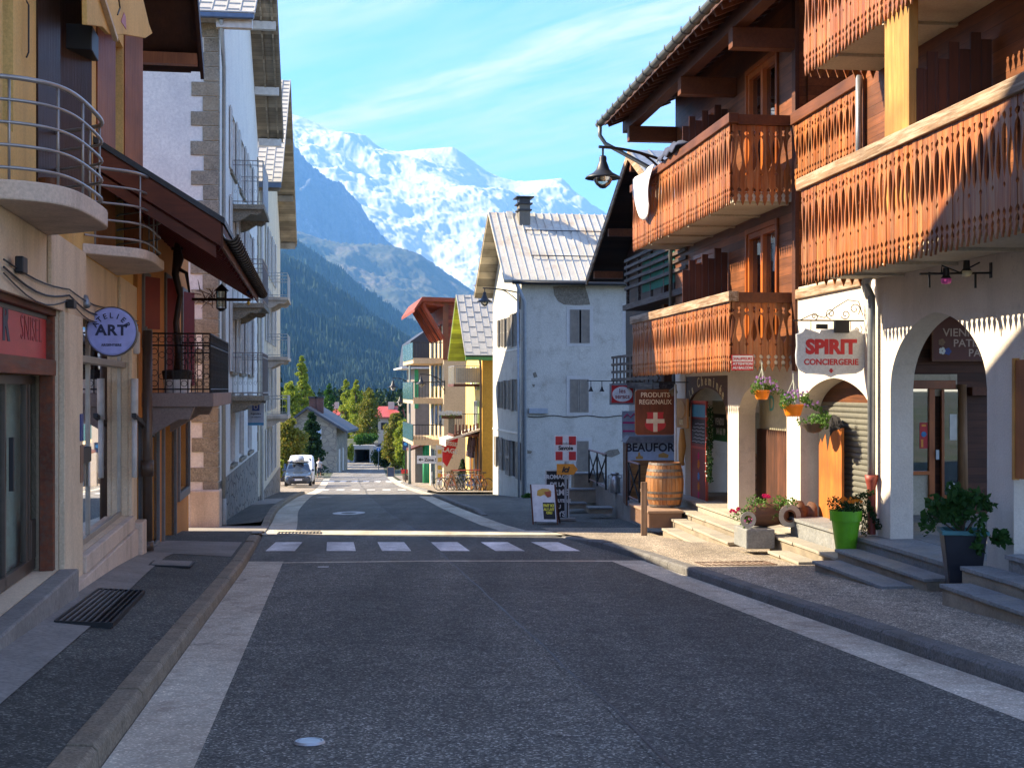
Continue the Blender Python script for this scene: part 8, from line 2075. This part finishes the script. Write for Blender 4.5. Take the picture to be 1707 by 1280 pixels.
def wheels(t, W_, L0, L1, r=.32):
    for sx in (-1, 1):
        for y in (L0, L1):
            w = MB().lathe([(r * .6, -.1), (r * .95, -.1), (r, -.07), (r, .07), (r * .95, .1), (r * .6, .1)], (sx * (W_ - .10), y, r), 22, 'x').build('wheel', M_tyre, t)
            MB().lathe([(0, -.07 if sx < 0 else .07), (r * .62, -.09 if sx < 0 else .09), (r * .62, 0)], (sx * (W_ - .10), y, r), 18, 'x').build('rim', M_alloy, w)
def estate_car():
    Y = 87.5; k = Y / F; x = (497 - CX) * k; t = thing('parked_car', 'grey blue estate car with a grey roof box parked at the left kerb', 'car', (x, Y, zr(Y) + .06), R(9))
    M_b = flat('dark_blue_paint', (.035, .05, .075), rough=.2, spec=.7)
    def half(w, z0, z1, zs): return [(0, z0), (w * .86, z0), (w, z0 + .18), (w, zs), (w * .93, z1 - .03), (w * .8, z1), (0, z1 + .02)]
    st = [(-.0, half(.70, .25, .66, .5)), (.08, half(.82, .22, .74, .55)), (.45, half(.87, .20, .86, .62)), (1.25, half(.88, .19, .97, .70)), (2.4, half(.885, .19, .98, .75)), (3.9, half(.88, .2, .98, .75)), (4.45, half(.85, .24, .96, .7)), (4.55, half(.78, .3, .9, .6))]
    loft(MB(), st).build('body', M_b, t, smooth=False, bevel=.02)
    cab = MB(); loft(cab, [(1.15, [(0, .95), (.80, .95), (.80, .96), (.79, .97), (0, .98)]), (1.85, [(0, .95), (.81, .95), (.70, 1.34), (.62, 1.40), (0, 1.43)]), (3.2, [(0, .95), (.81, .95), (.70, 1.38), (.62, 1.44), (0, 1.47)]), (4.3, [(0, .95), (.78, .95), (.68, 1.32), (.6, 1.37), (0, 1.4)]), (4.5, [(0, .95), (.76, .95), (.7, .98), (.6, 1.0), (0, 1.0)])]); cab.build('cabin', M_b, t)
    MB().add([(-.70, 1.27, 1.03), (.70, 1.27, 1.03), (.60, 1.80, 1.385), (-.60, 1.80, 1.385)], [(0, 1, 2, 3)]).build('windscreen', M_carglass, t, solid=.012)
    for s in (-1, 1):
        MB().add([(s * .80, 1.75, 1.0), (s * .80, 4.1, 1.0), (s * .715, 4.0, 1.30), (s * .715, 2.0, 1.32)], [(0, 1, 2, 3)]).build('side_window', M_carglass, t, solid=.012)
        MB().prism([(s * .44, .62), (s * .84, .60), (s * .82, .76), (s * .52, .74)], lambda u, v, w: (u, .06 + abs(u) * .12 - w, v), .0, .08).build('headlight', flat('headlight', (.65, .62, .55), rough=.15), t)
        MB().lathe([(0, -.01), (.06, -.01), (.06, .03)], (s * .62, .03, .36), 12, 'y').build('fog_light', M_alloy, t)
        MB().box(s * .98 - .09, s * .98 + .09, 1.35, 1.48, .98, 1.12).build('mirror', M_b, t, bevel=.03)
        MB().tube([(s * .60, 1.9, 1.48), (s * .62, 2.2, 1.53), (s * .62, 3.9, 1.5)], .02, 6).build('roof_rail', M_alloy, t)
    MB().prism([(-.36, .60), (.36, .60), (.40, .72), (-.40, .72)], lambda u, v, w: (u, -.02 - w * .0 + w, v), -.02, .06).build('grille', M_black, t)
    m = MB(); m.tube([(-.37, -.03, .59), (.37, -.03, .59), (.41, -.01, .735), (-.41, -.01, .735)], .014, 5, closed=True); m.build('grille_surround', M_alloy, t)
    MB().box(-.55, .55, -.03, .06, .26, .42).build('lower_grille', M_black, t); pl_ = MB().box(-.26, .26, -.05, -.03, .44, .55).build('number_plate', M_white, t)
    MB().box(-.26, -.22, -.053, -.0505, .44, .55).build('plate_band', flat('plate_blue', (.02, .06, .4)), pl_)
    wheels(t, .9, .85, 3.55)
    b = MB(); loft(b, [(1.5, [(0, 1.62), (.12, 1.62), (.18, 1.68), (.1, 1.74), (0, 1.75)]), (1.8, [(0, 1.58), (.34, 1.58), (.38, 1.7), (.28, 1.84), (0, 1.88)]), (2.4, [(0, 1.56), (.38, 1.56), (.40, 1.72), (.32, 1.92), (0, 1.96)]), (3.6, [(0, 1.56), (.38, 1.56), (.40, 1.72), (.32, 1.90), (0, 1.94)]), (3.9, [(0, 1.6), (.3, 1.6), (.32, 1.7), (.2, 1.8), (0, 1.82)])])
    rb = b.build('roof_box', flat('box_grey', (.38, .38, .38), rough=.35), t, smooth=True); MB().box(-.7, .7, 2.0, 2.06, 1.5, 1.555).box(-.7, .7, 3.2, 3.26, 1.5, 1.555).build('roof_bar', M_metal_dk, rb)
estate_car()
def van():
    Y = 95; k = Y / F; x = (503 - CX) * k; t = thing('parked_van', 'white van parked right behind the grey blue estate car', 'van', (x, Y, zr(Y) + .06), R(9)); M_v = flat('van_white', (.72, .72, .70), rough=.3)
    h = lambda w, z0, z1: [(0, z0), (w * .9, z0), (w, z0 + .2), (w, z1 - .35), (w * .93, z1 - .08), (w * .8, z1), (0, z1 + .03)]
    loft(MB(), [(0, h(.8, .3, .95)), (.1, h(.88, .25, 1.1)), (.7, h(.92, .22, 1.25)), (1.5, h(.92, .22, 1.86)), (1.9, h(.92, .22, 1.95)), (4.6, h(.92, .22, 1.95)), (4.7, h(.88, .3, 1.88))]).build('body', M_v, t, bevel=.02)
    MB().add([(-.74, .78, 1.29), (.74, .78, 1.29), (.66, 1.47, 1.84), (-.66, 1.47, 1.84)], [(0, 1, 2, 3)]).build('windscreen', M_carglass, t, solid=.012)
    for s in (-1, 1):
        MB().add([(s * .925, 1.3, 1.25), (s * .925, 2.2, 1.25), (s * .91, 2.2, 1.68), (s * .91, 1.6, 1.68)], [(0, 1, 2, 3)]).build('side_window', M_carglass, t, solid=.012)
        MB().box(s * .62 - .16, s * .62 + .16, -.02, .1, .72, .92).build('headlight', MATS['headlight'], t); MB().box(s * 1.05 - .08, s * 1.05 + .08, 1.15, 1.25, 1.25, 1.5).build('mirror', M_black, t, bevel=.02)
    MB().box(-.4, .4, -.03, .05, .45, .68).build('grille', M_black, t); wheels(t, .94, .85, 3.8, .33)
van()
def hatch():
    Y = 96; k = Y / F; x = (472 - CX) * k; t = thing('parked_car', 'dark car mostly hidden behind the wooden post and the estate car', 'car', (x, Y, zr(Y) + .06), R(5)); M_k = flat('charcoal_paint', (.03, .03, .035), rough=.25)
    h = lambda w, z0, z1: [(0, z0), (w * .88, z0), (w, z0 + .18), (w, z1 - .2), (w * .9, z1), (0, z1 + .02)]
    loft(MB(), [(0, h(.75, .3, .7)), (.4, h(.85, .22, .9)), (2.0, h(.87, .2, 1.0)), (4.0, h(.84, .22, .95))]).build('body', M_k, t, bevel=.02); loft(MB(), [(1.0, [(0, .96), (.78, .96), (.76, .99), (0, 1.0)]), (1.7, [(0, .96), (.8, .96), (.66, 1.42), (0, 1.47)]), (3.2, [(0, .96), (.8, .96), (.64, 1.4), (0, 1.44)]), (3.9, [(0, .95), (.76, .95), (.7, 1.0), (0, 1.02)])]).build('cabin', M_carglass, t)
    for s in (-1, 1): MB().box(s * .6 - .14, s * .6 + .14, -.02, .12, .55, .68).build('headlight', MATS['headlight'], t)
    wheels(t, .88, .8, 3.2, .31)
hatch()
def person(label, px, Y, h, pose, shirt, trousers, hair, rz=0, skin=(.42, .24, .16)):
    k = Y / F; x = (px - CX) * k; t = thing('person', label, 'person', (x, Y, zr(Y) + .04), rz); s = h / 1.75
    me = bpy.data.meshes.new('body'); st = pose.get('stride', .18); sw_ = pose.get('arm', .15)
    V = [(0, 0, .98), (0, 0, 1.15), (0, 0, 1.36), (0, 0, 1.48), (0, -.01, 1.58), (0, -.01, 1.70),
         (-.10, 0, .93), (-.11, -st * .55, .52), (-.11, -st * .7, .10), (-.11, -st * .7 - .14, .04),
         (.10, 0, .93), (.11, st * .3, .50), (.11, st * 1.0, .14), (.11, st * 1.0 - .12, .05),
         (-.19, 0, 1.40), (-.23, sw_ * .4, 1.14), (-.22, -sw_ * .3, .90), (-.21, -sw_ * .5, .80),
         (.19, 0, 1.40), (.23, -sw_ * .4, 1.14), (.22, -sw_ * 1.0, .92), (.21, -sw_ * 1.2, .82)]
    E = [(0, 1), (1, 2), (2, 3), (3, 4), (4, 5), (0, 6), (6, 7), (7, 8), (8, 9), (0, 10), (10, 11), (11, 12), (12, 13), (2, 14), (14, 15), (15, 16), (16, 17), (2, 18), (18, 19), (19, 20), (20, 21)]
    Rr = [.135, .12, .14, .055, .088, .075, .085, .058, .042, .03, .085, .058, .042, .03, .055, .042, .033, .036, .055, .042, .033, .036]
    me.from_pydata([(a * s, b * s, c * s) for a, b, c in V], E, []); o = bpy.data.objects.new('body', me); COL.objects.link(o); o.parent = t
    me.materials.append(flat('skin_' + str(px), skin, rough=.6))
    md = o.modifiers.new('s', 'SKIN'); md.use_smooth_shade = True
    sv = me.skin_vertices[0].data
    for i, r in enumerate(Rr): sv[i].radius = (r * s, r * s * .85); sv[i].use_root = (i == 0)
    o.modifiers.new('u', 'SUBSURF').levels = 1; o.modifiers['u'].render_levels = 2
    sc_ = lambda pts: [(a * s, b * s, c * s) for a, b, c in pts]
    m = MB(); m.lathe([(.17 * s, .90 * s), (.165 * s, 1.15 * s), (.19 * s, 1.33 * s), (.15 * s, 1.44 * s), (.07 * s, 1.48 * s)], n=16); m.tube(sc_([(-.16, 0, 1.40), (-.235, sw_ * .3, 1.2)]), [.075 * s, .065 * s], 10).tube(sc_([(.16, 0, 1.40), (.235, -sw_ * .3, 1.2)]), [.075 * s, .065 * s], 10); m.build('shirt', shirt, t, smooth=True)
    m = MB(); m.lathe([(.165 * s, .96 * s), (.17 * s, .86 * s), (.12 * s, .80 * s)], n=16).tube(sc_([V[6], V[7], (V[8][0], V[8][1], .40 if pose.get('shorts') else .14)]), [.105 * s, .085 * s, .07 * s], 10).tube(sc_([V[10], V[11], (V[12][0], V[12][1], .40 if pose.get('shorts') else .16)]), [.105 * s, .085 * s, .07 * s], 10); m.build('trousers', trousers, t, smooth=True)
    MB().lathe([(.0, 1.80 * s), (.07 * s, 1.775 * s), (.093 * s, 1.71 * s), (.09 * s, 1.65 * s), (.07 * s, 1.60 * s)], (0, .015 * s, 0), 14).build('hair', hair, t, smooth=True)
    m = MB()
    for q in (8, 12): a, b, c = V[q]; m.box((a - .045) * s, (a + .045) * s, (b - .20) * s, (b + .06) * s, (c - .12) * s + .02, (c - .02) * s + .0)
    m.build('shoes', M_black, t, bevel=.015); return t
person('person in grey vest and dark shorts walking on the left pavement behind the cars', 532, 121, 1.80, {'stride': .22, 'shorts': 1}, flat('vest_grey', (.48, .46, .45)), flat('navy_shorts', (.02, .025, .05)), flat('hair_dark', (.03, .02, .015)))
person('bald person in olive top standing left of the roof box of the parked car', 482, 99, 1.82, {'stride': .05}, flat('olive_top', (.10, .11, .06)), flat('dark_jeans', (.03, .04, .06)), flat('grey_hair', (.35, .30, .26)), rz=R(20))
tp = thing('wooden_post', 'sunlit square wooden post at the end of the left pavement', 'post', ((464.5 - CX) / F * 82, 82, zr(82) + .1)); k = 82 / F; MB().box(-2.6 * k, 2.6 * k, -.1, .1, 0, 33 * k).build('post', wood('sunny_post', (.45, .24, .07), (.33, .16, .045)), tp, bevel=.01); MB().box(-2.9 * k, 2.9 * k, -.11, .11, 33 * k, 34.5 * k).build('cap', M_zinc, tp)

def bicycle(x, y, z, rz, col, first=None):
    t = thing('bicycle', None, 'bicycle', (x, y, z), rz, 'bicycles parked in the timber rack')
    r = .33
    for yy in (-.52, .52):
        w = MB().tube([(0, yy + r * math.cos(q), r + r * math.sin(q)) for q in [2 * math.pi * k / 22 for k in range(22)]], .022, 6, closed=True).build('wheel', M_tyre, t)
        m = MB()
        for k in range(10): q = 2 * math.pi * k / 10; m.tube([(0, yy, r), (0, yy + r * .95 * math.cos(q), r + r * .95 * math.sin(q))], .004, 3)
        m.build('spokes', M_alloy, w)
    m = MB(); A_, B_, C_, D_, E_ = (0, -.52, r), (0, -.08, .30), (0, -.25, .82), (0, .36, .84), (0, .52, r)
    for a, b in ((A_, B_), (B_, C_), (C_, D_), (D_, B_), (A_, C_), (D_, E_)): m.tube([a, b], .018, 6)
    m.build('frame', col, t); MB().tube([(0, -.27, .82), (0, -.28, .95)], .014, 5).box(-.07, .07, -.42, -.17, .94, .99).build('saddle', M_black, t)
    MB().tube([(0, .36, .84), (0, .34, .98)], .015, 5).tube([(-.28, .30, 1.0), (0, .36, .98), (.28, .30, 1.0)], .014, 6).build('handlebar', M_metal_dk, t); MB().lathe([(0, -.015), (.09, -.015), (.09, .015), (0, .015)], (.03, -.08, .30), 12, 'x').build('crank', M_zinc, t)
    return t
cols = [('red', (.45, .03, .02)), ('white', (.65, .65, .62)), ('black', (.02, .02, .02)), ('blue', (.03, .10, .35)), ('silver', (.4, .4, .42)), ('orange', (.6, .16, .02))]
labs = ['orange framed bicycle at the right end of the timber rack', 'silver framed bicycle second from the right in the timber rack', 'blue framed bicycle third from the right in the timber rack', 'black framed bicycle in the left middle of the timber rack', 'white framed bicycle second from the left in the timber rack', 'red framed bicycle at the left end of the timber rack']
for i in range(6):
    px = 745 + i * 10.5; Y = 71.0 - i * .15; p = at(px, 816, Y); nm, c_ = cols[i]; b_ = bicycle(p.x, Y, zr(Y) + .12, R(62 + (i % 3) * 6), flat('frame_' + nm, c_, rough=.3)); b_['label'] = labs[5 - i]
def rack():
    Y = 70.4; p = at(753, 818, Y); t = thing('bicycle_rack', 'honey timber rack with an A shaped end holding the row of bicycles', 'bicycle rack', (p.x, Y, zr(Y) + .1)); k = Y / F; L = 48 * k
    for x0 in (0, L):
        for s in (-1, 1): MB().beam((x0 + s * .30, 0, 0), (x0, 0, 1.12), .09, .07).build('leg', wood('rack_timber', (.48, .25, .10), (.36, .17, .06)) if 'rack_timber' not in MATS else MATS['rack_timber'], t)
    MB().tube([(0, 0, 1.1), (L, 0, 1.12)], .035, 6).build('top_rail', flat('rack_red', (.35, .05, .03)), t)
rack()
def flag():
    Y = 74.5; p = at(731, 808, Y); k = Y / F; t = thing('feather_flag', 'curved red advertising flag with white words outside the yellow house', 'flag', (p.x, Y, zr(Y) + .1)); z = lambda py: (HY - py) * k - (zr(Y) + .1); X_ = lambda px: (px - 731) * k
    P = [(731, 790), (733, 765), (736, 745), (742, 732), (750, 724), (758, 722), (764, 727), (762, 742), (756, 755), (750, 768), (745, 778), (738, 770)]
    MB().prism([(X_(a), z(b)) for a, b in P], lambda u, v, w: (u, w + .15 * math.sin(u * 1.5), v), 0, .015).build('flag_cloth', flat('flag_red', (.62, .03, .03), rough=.8), t, smooth=False)
    L = MB(); mp = lambda u, v, w: (u, -.02 - w + .15 * math.sin(u * 1.5), v)
    text_into(L, 'PRESSE', .30, mp, X_(748), z(742), rot=-.18, bold=.01); text_into(L, 'PLAGE', .36, mp, X_(747), z(754), rot=-.18, bold=.012); L.build('lettering', M_white, t)
    t2 = thing('banner', 'narrow white and yellow vertical banner beside the red flag', 'banner', (p.x, Y - .3, zr(Y) + .1)); a = (729 - 731) * k
    MB().box(a, a + .30, 0, .02, z(800), z(742)).build('cloth', flat('banner_white', (.70, .66, .60), rough=.9), t2); m = MB()
    for i in range(4): m.box(a + .04, a + .26, -.008, -.002, z(795 - i * 13), z(788 - i * 13))
    m.build('yellow_patch', flat('banner_yellow', (.70, .45, .05)), t2); MB().tube([(a - .03, 0, 0), (a - .03, 0, z(740))], .025, 6).build('pole', M_alloy, t2)
flag()
def street_clutter():
    # direction board on the beige building
    Y = 82.5; p = at(717, 766, Y); k = Y / F; t = thing('direction_board', 'pale grey direction board with a black left arrow under the glazed balconies', 'sign', p); w, h = 44 * k, 13 * k
    MB().box(-w/2, w/2, 0, .05, -h/2, h/2).build('board', flat('board_pale', (.52, .55, .58)), t); L = MB(); text_into(L, 'Zone S.N.', h * .55, mW, w * .12, -h * .2, .004, bold=.01); L.prism([(-w * .45, 0), (-w * .36, h * .25), (-w * .36, h * .07), (-w * .26, h * .07), (-w * .26, -h * .07), (-w * .36, -h * .07), (-w * .36, -h * .25)], mW, .004, .008); L.build('lettering', M_black, t)
    MB().box(w/2, w/2 + .6, .01, .04, h * .2, h * .3).build('bracket', M_metal_dk, t)
    # chalkboard far
    Y = 120; p = at(651.5, 789, Y); k = Y / F; t = thing('pavement_sign', 'distant black chalkboard with timber frame on the right pavement', 'sign board', (p.x, Y, zr(Y) + .11)); w, h = 10.5 * k, 16 * k
    MB().box(-w/2, w/2, 0, .03, .06, h).build('blackboard', flat('chalk_blue_black', (.04, .06, .10)), t); m = MB()
    for a, b in ((-w/2 - .05, -w/2), (w/2, w/2 + .05)): m.box(a, b, -.01, .04, 0, h + .04)
    m.box(-w/2, w/2, -.01, .04, h, h + .05); m.build('frame', M_rail, t)
    # round blue sign
    Y = 140; p = at(631, 749, Y); k = Y / F; t = thing('traffic_sign', 'round blue traffic sign with a white mark right of the underpass', 'traffic sign', (p.x, Y, zr(Y) + .1)); zc = p.z - zr(Y) - .1
    MB().lathe([(0, -.01), (3.2 * k, -.01), (3.2 * k, .02), (0, .02)], (0, 0, zc), 24, 'y').build('disc', flat('sign_blue', (.02, .16, .50)), t); MB().box(-.04, .04, -.02, -.012, zc - .12, zc + .12).build('white_mark', M_white, t); MB().tube([(0, .04, 0), (0, .04, zc + .2)], .04, 6).build('pole', M_zinc, t)
    # information panel near pole
    Y = 104; p = at(676, 742, Y); k = Y / F; t = thing('information_panel', 'dark blue information panel with a pale disc beside the far pole lamp', 'sign', (p.x, Y, zr(Y) + .1)); zc = p.z - zr(Y) - .1
    MB().box(-5 * k, 5 * k, 0, .08, zc - 8 * k, zc + 8 * k).build('panel', flat('panel_navy', (.02, .05, .12)), t); MB().lathe([(0, -.02), (3 * k, -.02), (3 * k, -.005)], (0, 0, zc + 2 * k), 18, 'y').build('disc', flat('disc_blue', (.05, .30, .60)), t); MB().tube([(0, .1, 0), (0, .1, zc)], .05, 6).build('pole', M_metal_dk, t)
    # flower tub
    Y = 110; p = at(679, 789, Y); t = thing('flower_tub', 'dark tub with red flowers against the far hedge on the right', 'plant pot', (p.x, Y, zr(Y) + .1)); MB().lathe([(0, 0), (.35, 0), (.45, .45), (0, .42)], n=16).build('pot', M_bark, t)
    rnd = random.Random(3); m = MB(); leafcloud(m, [((0, 0, .6), (.55, .4, .25))], 160, .12, rnd); m.build('leaves', L_green, t, normals=False); m = MB(); fl(m, (0, -.2, .65), (.5, .3, .25), 60, rnd, .06); m.build('flowers', flat('red_petals', (.6, .03, .02)), t, normals=False)
    # small balcony flowers and plants outside the yellow house
    Y = 73.5; p = at(762, 812, Y); t = thing('small_fir', 'small dark potted fir behind the bicycles', 'plant', (p.x + .3, Y, zr(Y) + .1)); m = MB(); rnd = random.Random(12)
    bl = [((0, 0, .5 + i * .16), (.42 - i * .045,) * 2 + (.12,)) for i in range(8)]; leafcloud(m, bl, 700, .12, rnd); m.build('needles', L_dark, t, normals=False); MB().tube([(0, 0, 0), (0, 0, 1.7)], .03, 5).build('trunk', M_bark, t)
    p = at(748, 690, 70.9); t = thing('flower_box', 'white and yellow flowers hanging from the cluttered lower balcony of the yellow house', 'flower box', at(752, 690, 71.2)); m = MB(); MB().box(-.5, .6, -.1, .1, -.25, -.08).build('box', M_beam, t)
    fl(m, (-.3, -.1, 0), (.35, .2, .15), 70, rnd, .05); fl(m, (.3, -.1, .0), (.35, .2, .12), 50, rnd, .05); m.build('flowers', M_offwhite, t, normals=False); m = MB(); leafcloud(m, [((0, 0, -.1), (.7, .2, .18))], 200, .09, rnd); m.build('leaves', L_geran, t, normals=False)
street_clutter()
# weeds at the foot of the plaster house
bush('weeds', 'low green weeds at the foot of the blue downpipe', 882, 822, 832, 56.5, 26, L_green, 500, .09, 51, group=None, cat='weeds')
# pot, twisted figure and lantern on the orange house balcony
def balcony_things():
    z = ob_zf; x = .45; y = ob_yN + .9
    t = thing('plant_pot', 'white and black tub on the wrought iron balcony', 'plant pot', B.w(x, y, z), B.phi); MB().lathe([(0, 0), (.20, 0), (.23, .22), (.22, .22), (0, .22)], n=20).build('pot', M_white, t); MB().lathe([(.225, .221), (.25, .36), (.2, .38), (0, .36)], n=20).build('top', M_black, t)
    t = thing('wooden_figure', 'tall dark twisted wooden figure rising from the balcony tub', 'statue', B.w(x, y, z + .36), B.phi)
    MB().tube([(0, 0, -.05), (.03, 0, .3), (-.02, .02, .8), (.05, 0, 1.25), (-.03, 0, 1.6), (.02, 0, 1.85), (0, 0, 2.05), (0, 0, 2.2)], [.06, .07, .05, .05, .06, .09, .06, .02], 8).tube([(0, 0, 1.7), (.15, 0, 1.62), (.2, 0, 1.3)], [.04, .035, .02], 6).tube([(-.09, -.02, 2.02), (.09, .02, 2.03)], .03, 6).build('figure', M_shut_dk, t, smooth=True)
    yl = B.Y(24.5, .5); a = B.y(320, 499, yl); b = B.y(418, 499, yl); t = thing('roof_pole', 'dark horizontal pole under the wooden eave carrying a lantern and dry branches', 'pole', B.w(a[0], yl, a[1]), B.phi); L = b[0] - a[0]
    MB().tube([(0, 0, 0), (L, 0, 0)], .03, 6).build('pole', M_shut_dk, t); rnd = random.Random(2); m = MB()
    for i in range(26):
        c = Vector((L * .30 + rnd.gauss(0, .10), 0, rnd.gauss(0, .06))); d = Vector((rnd.gauss(0, 1), rnd.gauss(0, .6), rnd.gauss(0, 1))).normalized() * rnd.uniform(.12, .3); m.tube([c, c + d * .5 + Vector((0, 0, .02)), c + d], [.010, .007, .003], 4)
    m.build('branches', flat('dry_twigs', (.10, .05, .03), rough=.9), t)
    xL = L * .50; m = MB(); m.box(xL - .09, xL + .09, -.09, .09, -.02, .03)
    for sx in (-1, 1):
        for sy in (-1, 1): m.box(xL + sx * .08 - .01, xL + sx * .08 + .01, sy * .08 - .01, sy * .08 + .01, -.16, .16)
    m.lathe([(.14, .16), (.02, .28), (0, .3)], (xL, 0, 0), 4).lathe([(.1, -.16), (.03, -.22), (0, -.22)], (xL, 0, 0), 8); m.build('lantern', M_iron, t); MB().box(xL - .065, xL + .065, -.065, .065, -.14, .15).build('lantern_glass', M_lampglass, t)
    MB().lathe([(0, -.05), (.05, 0), (0, .05)], (L * .96, 0, .14), 10).build('blue_ball', flat('ball_blue', (.02, .05, .3)), t, smooth=True); MB().lathe([(0, -.04), (.04, 0), (0, .06)], (L * .96, 0, -.06), 10).build('yellow_ball', flat('ball_yellow', (.6, .4, .03)), t, smooth=True)
balcony_things()
# gratings and hatch covers
grating('drain_grate', 'large iron floor grate beside the left shop doorstep', A, A.Y(11.6), A.Y(14.4), .30, .78, zr(13.0) + .235).rotation_euler[1] = .07
grating('drain_grate', 'small iron grate in the worn right pavement', C, C.Y(19.3), C.Y(19.9), -2.35, -1.3, zr(19.6) + .125, flat('rusty_iron', (.10, .05, .03)), 12)
grating('drain_grate', 'narrow slotted gutter grate in the left concrete crossing', Frame(xc(28.4) + KL(28.4), 28.4, -.137), -.35, .35, .3, 1.2, zr(28.4) + .01, M_kerb_g, 12)
t = thing('hatch_cover', 'square concrete hatch cover sunk in the left strip', 'hatch cover', A.w(.75, A.Y(18.2), zr(18.2) + .205), A.phi); t.rotation_euler[0] = -.0482; t.rotation_euler[1] = .06; MB().box(-.28, .28, -.4, .4, -.02, .004).build('frame', M_iron, t); MB().box(-.25, .25, -.37, .37, -.01, .012).build('cover', M_conc, t)
